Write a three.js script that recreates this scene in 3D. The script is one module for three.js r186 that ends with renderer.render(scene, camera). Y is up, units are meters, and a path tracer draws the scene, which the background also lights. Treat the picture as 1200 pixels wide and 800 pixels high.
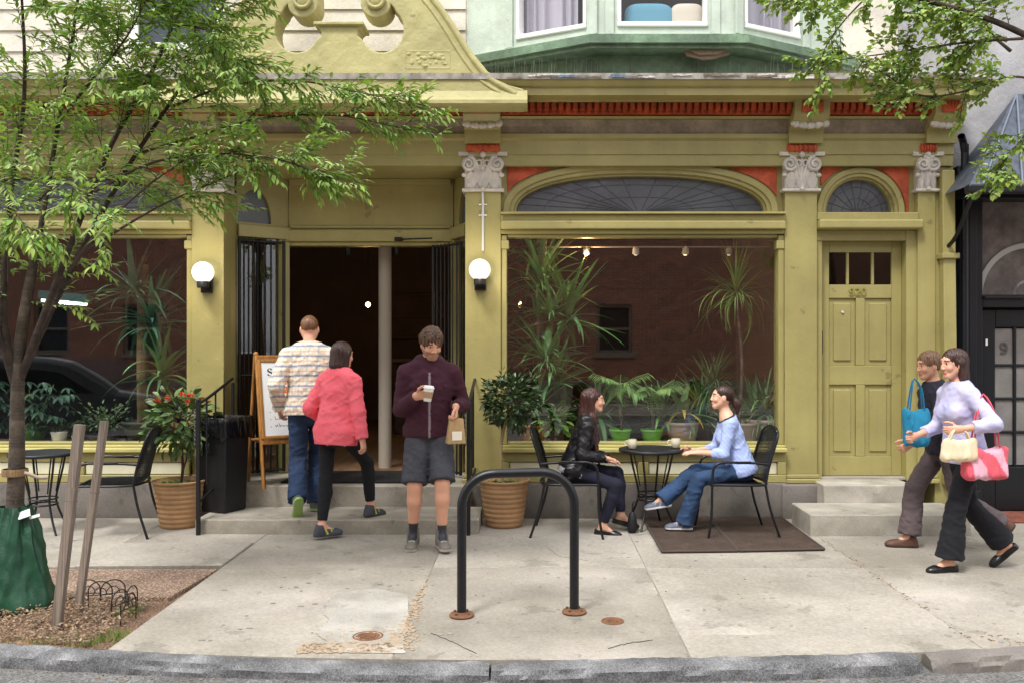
import * as THREE from 'three';
import { mergeGeometries, mergeVertices, toCreasedNormals } from 'three/addons/utils/BufferGeometryUtils.js';
import { RoundedBoxGeometry } from 'three/addons/geometries/RoundedBoxGeometry.js';
import { ImprovedNoise } from 'three/addons/math/ImprovedNoise.js';
import { FontLoader } from 'three/addons/loaders/FontLoader.js';
import { TextGeometry } from 'three/addons/geometries/TextGeometry.js';

// ------------------------------------------------------------------ camera, sky, sun, exposure
const scene = new THREE.Scene();
const CAMH = 1.64, CAMZ = 8.57, F = 1066;                 // metres; focal length in pixels of the 1200 x 800 photograph
const camera = new THREE.PerspectiveCamera(2 * Math.atan(400 / F) * 180 / Math.PI, 1.5, 0.1, 400);
camera.position.set(0, CAMH, CAMZ);
camera.lookAt(0, CAMH, 0);
camera.setViewOffset(1200, 800, -25, -1, 1200, 800);
const renderer = new THREE.WebGLRenderer({ antialias: true });
renderer.setSize(1024, 682);
renderer.toneMapping = THREE.LinearToneMapping;
renderer.toneMappingExposure = 2.2;
renderer.shadowMap.enabled = true;
{
  const W = 512, H = 256, d = new Float32Array(W * H * 4), nz = new ImprovedNoise();
  for (let j = 0; j < H; j++) for (let i = 0; i < W; i++) {
    const el = (j + 0.5) / H * Math.PI - Math.PI / 2, az = i / W * 2 * Math.PI;
    const x = Math.cos(el) * Math.cos(az), y = Math.sin(el), z = Math.cos(el) * Math.sin(az);
    const c = nz.noise(x * 2.2, y * 3.1, z * 2.2) * 0.1 + nz.noise(x * 6, y * 9, z * 6) * 0.05;
    const L = y > 0 ? (1 + 1.6 * y) / 2.6 * 1.2 * (1 + c) : 0.3, k = (j * W + i) * 4;
    d[k] = L * 0.985; d[k + 1] = L; d[k + 2] = L * 1.045; d[k + 3] = 1;
  }
  const sky = new THREE.DataTexture(d, W, H, THREE.RGBAFormat, THREE.FloatType);
  sky.mapping = THREE.EquirectangularReflectionMapping; sky.magFilter = THREE.LinearFilter; sky.needsUpdate = true;
  scene.background = sky; scene.environment = sky;
}
const sun = new THREE.DirectionalLight(new THREE.Color(1, 0.975, 0.94), 1.5);
sun.position.set(-7, 22, 12.5); sun.target.position.set(0, 1, 1);
sun.castShadow = true; sun.shadow.radius = 24; sun.shadow.mapSize.set(2048, 2048);
Object.assign(sun.shadow.camera, { left: -14, right: 14, top: 14, bottom: -14, near: 1, far: 60 });
scene.add(sun, sun.target);

// ------------------------------------------------------------------ helpers
let seed = 20240611;
const rnd = () => { seed = (seed + 0x6D2B79F5) | 0; let t = Math.imul(seed ^ (seed >>> 15), 1 | seed); t = (t + Math.imul(t ^ (t >>> 7), 61 | t)) ^ t; return ((t ^ (t >>> 14)) >>> 0) / 4294967296; };
const rr = (a, b) => a + (b - a) * rnd();
const PI = Math.PI, V = (x, y, z) => new THREE.Vector3(x, y, z), clamp = (x, a, b) => Math.min(b, Math.max(a, x)), mix = (a, b, t) => a + (b - a) * t;
const sst = (a, b, x) => { const t = clamp((x - a) / (b - a), 0, 1); return t * t * (3 - 2 * t); };
const PN = new ImprovedNoise(), noise = (x, y, z) => PN.noise(x, y, z);
// a pixel of the photograph at a known depth plane z / on a surface of known height h
const X = (px, z = 0) => (px - 625) * (CAMZ - z) / F, Y = (py, z = 0) => CAMH + (401 - py) * (CAMZ - z) / F;
const P = (px, py, z = 0) => V(X(px, z), Y(py, z), z);
const G = (px, py, h = 0) => { const D = F * (CAMH - h) / (py - 401); return V((px - 625) * D / F, h, CAMZ - D); };

const taken = {};
const numbered = n => { const k = taken[n] = (taken[n] ?? -1) + 1; return k ? n + '_' + String(k).padStart(3, '0') : n; };
function uvBox(g) {                                        // uv in metres from the dominant axis of each face
  g = g.index ? g.toNonIndexed() : g;
  const p = g.attributes.position, n = p.count, uv = new Float32Array(n * 2), a = V(), b = V(), c = V();
  for (let i = 0; i < n; i += 3) {
    a.fromBufferAttribute(p, i); b.fromBufferAttribute(p, i + 1); c.fromBufferAttribute(p, i + 2);
    const nn = b.clone().sub(a).cross(c.clone().sub(a)), ax = Math.abs(nn.x), ay = Math.abs(nn.y), az = Math.abs(nn.z);
    [a, b, c].forEach((q, k) => {
      const o = (i + k) * 2;
      if (ax > ay && ax > az) { uv[o] = q.z; uv[o + 1] = q.y; } else if (ay > az) { uv[o] = q.x; uv[o + 1] = q.z; } else { uv[o] = q.x; uv[o + 1] = q.y; }
    });
  }
  g.setAttribute('uv', new THREE.BufferAttribute(uv, 2));
  return g;
}
const prep = g => { g = g.index ? g.toNonIndexed() : g; for (const k of Object.keys(g.attributes)) if (!['position', 'normal', 'color', 'uv'].includes(k)) g.deleteAttribute(k); if (!g.attributes.normal) g.computeVertexNormals(); return g; };
function merge(list) { list = list.flat(9).map(prep); return list.length === 1 ? list[0] : mergeGeometries(list); }
function mesh(name, geos, m, parent, keepUv) {
  let g = Array.isArray(geos) ? merge(geos) : geos;
  if (!keepUv && m.map && !g.attributes.color) g = uvBox(prep(g));
  const o = new THREE.Mesh(g, m); o.name = parent ? name : numbered(name); o.castShadow = o.receiveShadow = true;
  (parent || scene).add(o); return o;
}
function tag(o, label, category, group, kind) { Object.assign(o.userData, { label, category }); if (group) o.userData.group = group; if (kind) o.userData.kind = kind; return o; }
function thing(name, label, category, pos, turn = 0, group) { const o = new THREE.Group(); o.name = numbered(name); if (pos) o.position.copy(pos.isVector3 ? pos : V(...pos)); o.rotation.y = turn; scene.add(o); return tag(o, label, category, group); }
const sub = (name, parent) => { const o = new THREE.Group(); o.name = name; parent.add(o); return o; };
function struct(name, geos, m, parent) { const o = mesh(name, geos, m, parent); if (!parent) o.userData.kind = 'structure'; return o; }
const T = (g, x, y, z) => g.translate(x, y, z);
const bx = (x0, x1, y0, y1, z0, z1) => T(new THREE.BoxGeometry(Math.abs(x1 - x0), Math.abs(y1 - y0), Math.abs(z1 - z0)), (x0 + x1) / 2, (y0 + y1) / 2, (z0 + z1) / 2);
const rb = (x0, x1, y0, y1, z0, z1, r = 0.008, s = 1) => T(new RoundedBoxGeometry(Math.abs(x1 - x0), Math.abs(y1 - y0), Math.abs(z1 - z0), s, Math.min(r, Math.abs(x1 - x0) / 2.1, Math.abs(y1 - y0) / 2.1, Math.abs(z1 - z0) / 2.1)), (x0 + x1) / 2, (y0 + y1) / 2, (z0 + z1) / 2);
function rod(a, b, r0, r1 = r0, n = 8) {
  const d = b.clone().sub(a), g = new THREE.CylinderGeometry(r1, r0, d.length(), n, 1);
  g.applyQuaternion(new THREE.Quaternion().setFromUnitVectors(V(0, 1, 0), d.clone().normalize()));
  return g.translate((a.x + b.x) / 2, (a.y + b.y) / 2, (a.z + b.z) / 2);
}
const tube = (pts, r, seg = 24, n = 8, closed = false, tension = 0.5) => new THREE.TubeGeometry(new THREE.CatmullRomCurve3(pts, closed, 'catmullrom', tension), seg, r, n, closed);
function taper(pts, r0, r1, seg = 20, n = 7) {             // a tube whose radius runs from r0 to r1
  const c = new THREE.CatmullRomCurve3(pts), g = new THREE.TubeGeometry(c, seg, 1, n, false), p = g.attributes.position, q = V();
  for (let i = 0; i <= seg; i++) { c.getPointAt(i / seg, q); const r = mix(r0, r1, i / seg); for (let j = 0; j <= n; j++) { const k = i * (n + 1) + j; p.setXYZ(k, q.x + (p.getX(k) - q.x) * r, q.y + (p.getY(k) - q.y) * r, q.z + (p.getZ(k) - q.z) * r); } }
  return g;
}
const lathe = (pts, n = 28) => new THREE.LatheGeometry(pts.map(p => new THREE.Vector2(p[0], p[1])), n);
const ball = (r, x, y, z, w = 16, h = 12) => T(new THREE.SphereGeometry(r, w, h), x, y, z);
const poly = pts => { const s = new THREE.Shape(); pts.forEach((p, i) => i ? s.lineTo(p[0], p[1]) : s.moveTo(p[0], p[1])); s.closePath(); return s; };
const extr = (s, d, b = 0, seg = 1, cs = 16) => new THREE.ExtrudeGeometry(s, { depth: d, bevelEnabled: b > 0, bevelSize: b, bevelThickness: b, bevelSegments: seg, curveSegments: cs });
const alongX = (prof, x0, x1) => { const g = extr(poly(prof.map(([z, y]) => [-z, y])), x1 - x0); return g.rotateY(PI / 2).translate(x0, 0, 0); };   // profile of [z, y] swept along x

// ------------------------------------------------------------------ procedural textures
function lattice(n, s) { let q = s; const f = () => { q = (q * 1664525 + 1013904223) >>> 0; return q / 4294967296; }; return Float32Array.from({ length: n * n }, f); }
function tileNoise(S, per, oct, sd, gain = 0.55) {         // tiling value noise, 0..1
  const out = new Float32Array(S * S); let amp = 1, tot = 0;
  for (let o = 0; o < oct; o++) {
    const n = per << o, L = lattice(n, sd + o * 77);
    for (let j = 0; j < S; j++) { const y = j / S * n, y0 = y | 0, fy = y - y0, v = fy * fy * (3 - 2 * fy), r0 = (y0 % n) * n, r1 = ((y0 + 1) % n) * n;
      for (let i = 0; i < S; i++) { const x = i / S * n, x0 = x | 0, fx = x - x0, u = fx * fx * (3 - 2 * fx), a = x0 % n, b = (x0 + 1) % n;
        out[j * S + i] += amp * mix(mix(L[r0 + a], L[r0 + b], u), mix(L[r1 + a], L[r1 + b], u), v); } }
    tot += amp; amp *= gain;
  }
  for (let i = 0; i < out.length; i++) out[i] /= tot;
  return out;
}
function tex(S, fn, srgb = true, H = S) {                  // fn(i, j) -> [r, g, b] 0..1 (sRGB values when srgb)
  const d = new Uint8Array(S * H * 4);
  for (let j = 0; j < H; j++) for (let i = 0; i < S; i++) { const c = fn(i, j), k = (j * S + i) * 4; d[k] = clamp(c[0], 0, 1) * 255; d[k + 1] = clamp(c[1] ?? c[0], 0, 1) * 255; d[k + 2] = clamp(c[2] ?? c[0], 0, 1) * 255; d[k + 3] = 255; }
  const t = new THREE.DataTexture(d, S, H); t.wrapS = t.wrapT = THREE.RepeatWrapping; t.magFilter = t.minFilter = THREE.LinearFilter; if (srgb) t.colorSpace = THREE.SRGBColorSpace; t.needsUpdate = true; return t;
}
const rep = (t, m) => { const c = t.clone(); c.repeat.set(1 / (m[0] ?? m), 1 / (m[1] ?? m)); c.needsUpdate = true; return c; };   // m metres per tile
const nA = tileNoise(512, 4, 6, 11), nB = tileNoise(512, 8, 6, 29, 0.65), nC = tileNoise(512, 3, 4, 53), nF = tileNoise(512, 64, 3, 91, 0.8);
const tMottle = tex(512, (i, j) => { const k = j * 512 + i, v = 0.9 + (nA[k] - 0.5) * 0.28 + (nF[k] - 0.5) * 0.08; return [v, v, v * (0.985 + (nB[k] - 0.5) * 0.08)]; });
const tPaint = tex(512, (i, j) => {                        // old brushed paint: faint vertical streaks, grime specks, chips
  const k = j * 512 + i, st = nB[((j >> 4) % 512) * 512 + i], v = 0.94 + (nA[k] - 0.5) * 0.17 + (st - 0.5) * 0.09, chip = nB[k] > 0.765 ? 0.86 : 1, d = nF[(k * 7) % 262144] > 0.9 ? 0.9 : 1;
  return [v * chip * d, v * chip * d, v * chip * d * 0.985]; });
const tWear = tex(512, (i, j) => { const k = j * 512 + i, v = 0.82 + (nB[k] - 0.5) * 0.5 + (nF[k] - 0.5) * 0.15; return [v, v * 0.985, v * 0.96]; });
const bFine = tex(512, (i, j) => { const k = j * 512 + i; return [0.5 + (nF[k] - 0.5) * 0.8]; }, false);
const bRough = tex(512, (i, j) => { const k = j * 512 + i; return [nB[k] * 0.7 + nF[k] * 0.3]; }, false);
const bLumpy = tex(512, (i, j) => { const k = j * 512 + i; return [nA[k] * 0.75 + nB[k] * 0.25]; }, false);
const tConc = tex(1024, (i, j) => {                        // concrete: cement mottling, sand grains, dark drops
  const k = (j >> 1) * 512 + (i >> 1), f = nF[((j * 1) % 512) * 512 + (i % 512)], a = nA[k], b = nB[k], c = nC[k];
  let v = 0.87 + (a - 0.5) * 0.26 + (c - 0.5) * 0.18 + (f - 0.5) * 0.2; if (f > 0.86) v *= 0.84; if (b > 0.72) v *= 0.9; if (nB[(k * 3 + 9000) % 262144] > 0.78) v *= 0.82;
  return [v, v * 0.992, v * (0.975 + (c - 0.5) * 0.06)]; });
const tAgg = tex(1024, (i, j) => { const f = nF[(j % 512) * 512 + (i % 512)], g = nF[((j * 2) % 512) * 512 + ((i * 2) % 512)], k = (j >> 1) * 512 + (i >> 1); const v = 0.66 + (f - 0.5) * 1.1 + (nA[k] - 0.5) * 0.25; return [v * 0.98 + 0.06 * g, v * 0.92, v * 0.86]; });
const tAsph = tex(1024, (i, j) => { const k = (j >> 1) * 512 + (i >> 1), f = nF[(j % 512) * 512 + (i % 512)], v = 0.72 + (f - 0.5) * 0.8 + (nA[k] - 0.5) * 0.35; return [v, v, v]; });
const tGran = tex(1024, (i, j) => { const k = (j >> 1) * 512 + (i >> 1), f = nF[(j % 512) * 512 + (i % 512)], v = 0.74 + (f - 0.5) * 0.65 + (nA[k] - 0.5) * 0.7; return [v * 0.985, v * 0.99, v * 1.01]; });
const tWood = tex(512, (i, j) => { const g = nB[((j >> 5) % 512) * 512 + i], k = j * 512 + i, v = 0.82 + (g - 0.5) * 0.55 + (nF[((j >> 3) % 512) * 512 + i] - 0.5) * 0.35 + (nA[k] - 0.5) * 0.15; return [v, v * 0.96, v * 0.9]; });
const tBrick = tex(1024, (i, j) => {                       // brickwork of the house across the street, only ever seen mirrored in the panes
  const row = j >> 5, off = (row & 1) * 64, bi = ((i + off) % 1024) >> 7, u = (i + off) % 128, w = j % 32, k = (j >> 1) * 512 + (i >> 1);
  if (u < 8 || w < 7) return [0.62, 0.57, 0.52]; const h = ((row * 13 + bi * 7919 + row * bi * 31) % 97) / 97, v = 0.78 + h * 0.3 + (nA[k] - 0.5) * 0.35; return [v * 0.64, v * 0.38, v * 0.29]; });
const tBark = tex(512, (i, j) => { const k = j * 512 + i, s = nB[((j * 2) % 512) * 512 + ((i >> 2) % 512)], v = 0.7 + (nA[k] - 0.5) * 0.5 + (s - 0.5) * 0.5 + (nF[k] - 0.5) * 0.25; return [v, v * 0.97, v * 0.92]; });
const tMetal = tex(512, (i, j) => { const k = j * 512 + i, v = 0.8 + (nB[k] - 0.5) * 0.5; return [v, v, v]; });
function M(color, rough = 0.7, o = {}) {
  const { map, ms = 1.3, bump, bs = 0.5, bh = 0.003, ...rest } = o, m = new (rest.clearcoat || rest.transmission || rest.sheen ? THREE.MeshPhysicalMaterial : THREE.MeshStandardMaterial)({ color, roughness: rough, ...rest });
  if (map) m.map = rep(map, ms); if (bump) { m.bumpMap = rep(bump, bs); m.bumpScale = bh; if (!map) m.map = rep(tMottle, ms); } return m;
}
const glass = (ior, tint = 0xffffff) => new THREE.MeshPhysicalMaterial({ color: tint, transmission: 1, thickness: 0, roughness: 0.0, ior });
const mat = {
  olive: M('#aa9f66', 0.42, { map: tPaint, ms: 1.7, bump: bRough, bs: 0.55, bh: 0.0042 }),
  oliveRough: M('#bdb47c', 0.6, { map: tPaint, ms: 1.9, bump: bLumpy, bs: 0.7, bh: 0.02 }),
  red: M('#da6238', 0.6, { map: tWear, ms: 0.7, bump: bRough, bs: 0.2, bh: 0.003 }),
  beige: M('#a79883', 0.65, { map: tWear, ms: 1.1 }),
  stoneCap: M('#e9e0d8', 0.75, { map: tMottle, ms: 0.35, bump: bRough, bs: 0.16, bh: 0.006 }),
  cream: M('#e4dfc4', 0.6, { map: tPaint, ms: 1.2 }),
  stone: M('#8e8883', 0.85, { map: tConc, ms: 1.1, bump: bRough, bs: 0.4, bh: 0.004 }),
  stepStone: M('#b9b2a6', 0.85, { map: tConc, ms: 0.8, bump: bRough, bs: 0.3, bh: 0.005 }),
  conc: [0, 1, 2].map(i => M(['#bab3a9', '#b0a99f', '#bfb8ae'][i], 0.9, { map: tConc, ms: [2.1, 1.7, 2.4][i], bump: bFine, bs: 0.3, bh: 0.0012 })),
  agg: M('#cdc0b0', 0.95, { map: tAgg, ms: 1.1, bump: bFine, bs: 0.4, bh: 0.004 }),
  asph: M('#8d8b88', 0.95, { map: tAsph, ms: 1.2, bump: bFine, bs: 0.4, bh: 0.003 }),
  gran: M('#9c9b99', 0.8, { map: tGran, ms: 0.7, bump: bRough, bs: 0.35, bh: 0.012 }),
  dirt: M('#b09c86', 1, { map: tAgg, ms: 0.8, bump: bRough, bs: 0.3, bh: 0.012 }),
  black: M('#14151a', 0.38, { map: tMetal, ms: 0.3 }),
  blackMatte: M('#17171b', 0.6, { map: tMetal, ms: 0.25 }),
  iron: M('#0e0e11', 0.5),
  whiteWall: M('#f0e8da', 0.85, { map: tMottle, ms: 1.4, bump: bRough, bs: 0.5, bh: 0.008 }),
  greyWall: M('#bab9bd', 0.85, { map: tMottle, ms: 1.8, bump: bRough, bs: 0.5, bh: 0.008 }),
  mint: M('#d0dccf', 0.6, { map: tPaint, ms: 0.9, bump: bRough, bs: 0.4, bh: 0.006 }),
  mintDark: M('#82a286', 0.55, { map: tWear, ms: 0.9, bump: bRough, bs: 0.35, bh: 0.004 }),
  white: M('#eceae6', 0.45), flash: M('#c9c5bd', 0.7, { map: tWear, ms: 0.45 }),
  pane: glass(1.68), upperPane: glass(1.35), leaded: M('#6c6f79', 0.22, { bump: bLumpy, bs: 0.5, bh: 0.006 }),
  inside: M('#6a5546', 0.9, { map: tMottle, ms: 1.5 }), insideDark: M('#7c6c5e', 0.9), insideFloor: M('#7a5f48', 0.6, { map: tWood, ms: 1 }),
  wood: M('#c08a45', 0.55, { map: tWood, ms: [0.5, 1] }), stake: M('#948a84', 0.9, { map: tWood, ms: [0.12, 0.8] }),
  clay: M('#c0966c', 0.8, { map: tMottle, ms: 0.5, bump: bFine, bs: 0.2, bh: 0.001 }), bark: M('#7d7268', 0.95, { map: tBark, ms: 0.35, bump: bRough, bs: 0.2, bh: 0.008 }),
  twig: M('#4a3a32', 0.9), limb: M('#5d5049', 0.95, { map: tBark, ms: 0.3, bump: bRough, bs: 0.2, bh: 0.006 }), soil: M('#3a2c22', 1), rust: M('#8e6448', 0.9, { map: tWear, ms: 0.2, bump: bRough, bs: 0.1, bh: 0.004 }),
};
const leafMat = (c, r = 0.55, t = 0.28) => new THREE.MeshPhysicalMaterial({ color: c, roughness: r, transmission: t, thickness: 0, side: THREE.DoubleSide });
// ------------------------------------------------------------------ ground, road, sidewalk, kerb
struct('road', T(new THREE.PlaneGeometry(160, 160, 1, 1).rotateX(-PI / 2), 0, -0.07, 0), mat.asph);
const kerbZ = x => 3.86 - 0.028 * x * x * (Math.abs(x) < 3 ? 1 : 9 / (x * x));         // the kerb line bows out a little
{
  const walk = struct('sidewalk', bx(-16, 16, -0.13, -0.035, 0.05, 3.6), mat.dirt);    // bedding under the slabs shows in the joints
  const gap = 0.005;
  const slab = (x0, x1, z0, z1f, m, dy = 0, tilt = 0) => {
    const n = 8, top = [], z1 = typeof z1f === 'function' ? z1f : () => z1f, s = new THREE.Shape();
    s.moveTo(x0 + gap, -(z0 + gap)); s.lineTo(x1 - gap, -(z0 + gap));
    for (let i = 0; i <= n; i++) { const x = mix(x1 - gap, x0 + gap, i / n); s.lineTo(x + (i % n ? rr(-1, 1) * 0.002 : 0), -(z1(x) - gap)); }
    s.closePath();
    const g = extr(s, 0.05, 0.006, 1).rotateX(-PI / 2).translate(0, -0.056 + dy, 0);
    if (tilt) { const p = g.attributes.position; for (let i = 0; i < p.count; i++) p.setY(i, p.getY(i) + tilt * (p.getX(i) - x0)); g.computeVertexNormals(); }
    return struct('concrete_slab', [g], m, walk);
  };
  const js = [-2.28, -0.735, 0.82, 2.41, 3.95, 5.5, 7.1, 8.7], kz = x => kerbZ(x) - 0.005;
  for (let i = 0; i < js.length - 1; i++) {
    slab(js[i], js[i + 1], 0.1, 1.95, mat.conc[(i + 1) % 3], [0, 0.002, -0.002, 0.001, 0, 0, 0][i]);
    if (i === 2 || i === 3) { slab(js[i], js[i + 1], 1.95, 3.46, mat.conc[i % 3], 0.001); slab(js[i], js[i + 1], 3.46, kz, mat.conc[0], 0); }
    else slab(js[i], js[i + 1], 1.95, kz, mat.conc[i % 3], i === 0 ? -0.001 : 0);
  }
  slab(-3.35, -2.28, 0.1, 1.18, mat.conc[1], 0.004); slab(-3.35, -2.28, 1.18, 1.93, mat.conc[2], 0.012, 0.006); slab(-5.2, -3.35, 0.1, 1.93, mat.conc[0], 0.006);
  slab(-7, -5.2, 0.1, kz, mat.conc[1]); slab(-9, -7, 0.1, kz, mat.conc[2]);
  struct('gravel_panel', [extr(poly([[-5.2, -1.96], [-2.3, -1.96], [-2.36, -2.68], [-5.2, -2.68]]), 0.04, 0.004).rotateX(-PI / 2).translate(0, -0.05, 0)], mat.agg, walk);
  // worn patch of broken concrete beside the utility cover and stains are real thin pieces lying on the slab
  const flake = (cx, cz, r, h, m) => { const s = new THREE.Shape(), n = 11; for (let i = 0; i < n; i++) { const a = i / n * 2 * PI, q = r * rr(0.6, 1.25); s[i ? 'lineTo' : 'moveTo'](cx + Math.cos(a) * q * 1.25, -(cz + Math.sin(a) * q)); } s.closePath(); return extr(s, h, 0.002).rotateX(-PI / 2).translate(0, 0.0022, 0); };
  const patch = G(437, 746), fl = [], br = [];
  const pale = M('#c6c2bb', 0.9, { map: tConc, ms: 0.9, bump: bRough, bs: 0.3, bh: 0.004 });
  const s = new THREE.Shape(); [[545, 690], [590, 664], [640, 690], [600, 722], [520, 760], [478, 768], [400, 766], [398, 752], [440, 738], [505, 718]].forEach(([a, b], i) => { const q = G(Math.min(a - 90, 478), b), zz = Math.min(q.z, kerbZ(q.x) - 0.03); s[i ? 'lineTo' : 'moveTo'](q.x, -zz); });
  for (let i = 0; i < 150; i++) { const x = patch.x + rr(-0.42, 0.24), z = patch.z + rr(-0.2, 0.18); if (Math.hypot((x - patch.x), z - patch.z) < 0.1) continue; fl.push(flake(x, z, rr(0.008, 0.034), 0.0025, 0)); }
  for (let i = 0; i < 190; i++) { const t = Math.sqrt(rnd()), x = -0.735 + rr(-1, 1) * 0.03 * t * (1 + (i % 3)), z = mix(2.2, 3.72, t); br.push(flake(x, z, rr(0.003, 0.012), 0.002, 0)); }
  for (let i = 0; i < 260; i++) br.push(flake(mix(-1.25, -0.75, rnd()), 3.7 + rr(-0.09, 0.07), rr(0.003, 0.014), 0.002)); for (let i = 0; i < 120; i++) { const a = rr(0, 6.3), q = rr(0.09, 0.3); br.push(flake(patch.x + Math.cos(a) * q, patch.z + Math.sin(a) * q * 0.6, rr(0.003, 0.011), 0.002)); }
  fl.length = 0; { const pp = [[388, 700], [412, 693], [440, 690], [478, 698], [476, 735], [474, 766], [450, 772], [425, 770], [398, 773], [376, 768], [383, 752], [370, 742], [384, 728], [380, 712]].map(([a, b]) => G(a, b)), sh = new THREE.Shape(); pp.forEach((a, i) => { const b = pp[(i + 1) % pp.length]; for (let k = 0; k < 6; k++) { const q = a.clone().lerp(b, k / 6), x = q.x + rr(-1, 1) * 0.012, z = Math.min(q.z + rr(-1, 1) * 0.015, kerbZ(q.x) - 0.07); i + k ? sh.lineTo(x, -z) : sh.moveTo(x, -z); } }); sh.closePath(); fl.push(extr(sh, 0.002, 0.001).rotateX(-PI / 2).translate(0, 0.002, 0)); }
  const fp = struct('broken_cement_patch', fl, pale, walk); fp.userData.kind = 'stuff';
  const bp = struct('joint_debris', br, M('#a5927b', 1), walk); bp.userData.kind = 'stuff';
  // thin surface cracks: shallow dark bitumen-filled seams
  const crack = (pts, w) => { const q = pts.map(([a, b]) => G(a, b)), g = []; for (let i = 0; i + 1 < q.length; i++) for (let k = 0; k < 5; k++) { const a = q[i].clone().lerp(q[i + 1], k / 5), b = q[i].clone().lerp(q[i + 1], (k + 1) / 5); a.z += k ? rr(-0.012, 0.012) : 0; const d = b.clone().sub(a), L = d.length(); g.push(new THREE.BoxGeometry(L, 0.002, w * rr(0.5, 1.2)).rotateY(-Math.atan2(d.z, d.x)).translate((a.x + b.x) / 2, 0.0025, (a.z + b.z) / 2)); } return g; };
  struct('surface_crack', [crack([[505, 742], [530, 752], [558, 766]], 0.004), crack([[713, 760], [735, 754], [765, 750]], 0.005)], M('#4b443c', 1), walk).userData.kind = 'stuff';
  { const gs = []; for (let i = 0; i < 150; i++) { const r = rr(0.006, 0.02); gs.push(T(new THREE.CylinderGeometry(r, r * 1.1, 0.002, 9).scale(1, 1, rr(0.6, 1)), rr(-2.2, 4.3), 0.0028, rr(0.9, 3.6))); } struct('gum_spots', gs, M('#8f8981', 0.9), walk).userData.kind = 'stuff'; }
  struct('surface_crack', [crack([[640, 640], [655, 652], [690, 657]], 0.003)], M('#6d655b', 1), walk).userData.kind = 'stuff';
  // tree pit
  const soil = new THREE.PlaneGeometry(2.9, 1.0, 58, 22).rotateX(-PI / 2).translate(-3.86, 0, 3.2), sp = soil.attributes.position;
  for (let i = 0; i < sp.count; i++) { const x = sp.getX(i), z = sp.getZ(i); sp.setY(i, -0.045 + 0.03 * noise(x * 3, 0, z * 3) + 0.012 * noise(x * 14, 2, z * 14) + 0.05 * Math.exp(-((x + 3.1) ** 2 + (z - 3.2) ** 2) * 3)); if (z > 3.4) sp.setZ(i, Math.min(z, kerbZ(x) - 0.02)); if (x > -2.5) sp.setX(i, x + (z - 2.7) * 0.05); }
  soil.computeVertexNormals(); struct('tree_pit_soil', [soil], mat.dirt);
  const chips = new THREE.InstancedMesh(new THREE.BoxGeometry(0.018, 0.005, 0.009), M('#b5a592', 1), 5200), mt = new THREE.Object3D(), cc = new THREE.Color();
  for (let i = 0; i < 5200; i++) { mt.position.set(rr(-4.9, -2.42), 0.008 + rr(-0.03, 0.012), rr(2.75, 3.6)); mt.position.y += 0.04 * Math.exp(-((mt.position.x + 3.1) ** 2 + (mt.position.z - 3.2) ** 2) * 3); mt.rotation.set(rr(-0.5, 0.5), rr(0, 6), rr(-0.5, 0.5)); mt.scale.setScalar(rr(0.4, 1.3)); mt.updateMatrix(); chips.setMatrixAt(i, mt.matrix); cc.setHSL(0.08, rr(0.1, 0.3), rr(0.35, 0.75)); chips.setColorAt(i, cc); }
  chips.name = 'mulch'; tag(chips, 'wood chips and grit scattered over the tree pit soil', 'mulch', null, 'stuff'); scene.add(chips);
  const blade = new THREE.BufferGeometry(); blade.setAttribute('position', new THREE.Float32BufferAttribute([-0.003, 0, 0, 0.003, 0, 0, 0.004, 0.05, 0.012], 3)); blade.computeVertexNormals();
  const grass = new THREE.InstancedMesh(blade, leafMat('#6d8a35', 0.9), 700);
  for (let i = 0; i < 700; i++) { const c = [[60, 748, 0.28], [132, 742, 0.09], [150, 712, 0.06], [20, 752, 0.2]][i % 4], q = G(c[0], c[1]); mt.position.set(q.x + rr(-1, 1) * c[2], -0.03, Math.min(q.z + rr(-1, 1) * 0.07, 3.58)); mt.rotation.set(rr(-0.6, 0.6), rr(0, 6), rr(-0.4, 0.4)); mt.scale.setScalar(rr(0.5, 1.3)); mt.updateMatrix(); grass.setMatrixAt(i, mt.matrix); cc.setRGB(rr(0.7, 1.5), rr(0.8, 1.2), rr(0.6, 1)); grass.setColorAt(i, cc); }
  grass.name = 'grass'; tag(grass, 'sparse weedy grass growing along the kerb in the tree pit', 'grass', null, 'stuff'); scene.add(grass);
  // leaf litter along gutter and joints
  const litter = new THREE.InstancedMesh(new THREE.BoxGeometry(0.02, 0.003, 0.012), M('#b39a72', 1), 420);
  for (let i = 0; i < 420; i++) { const a = i % 3; let x, z, y; if (a === 0) { x = rr(-3.4, 4); z = kerbZ(x) + 0.17 + rnd() * rnd() * 0.25; y = -0.066; } else if (a === 1) { x = rr(2.5, 4); z = 3.5 + rr(-0.1, 0.16); y = 0.003; } else { x = rr(-3, 4); z = rr(1, 3.6); y = 0.004; if (rnd() < 0.6) x = [-0.735, 0.82, 2.41][i % 3 | 0] + rr(-0.03, 0.03); } mt.position.set(x, y, z); mt.rotation.set(0, rr(0, 6), 0); mt.scale.setScalar(rr(0.2, 0.8)); mt.updateMatrix(); litter.setMatrixAt(i, mt.matrix); cc.setHSL(0.09, rr(0.1, 0.5), rr(0.2, 0.8)); litter.setColorAt(i, cc); }
  litter.name = 'leaf_litter'; tag(litter, 'dry blossom and leaf litter in the gutter and slab joints', 'litter', null, 'stuff'); scene.add(litter);
}
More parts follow.
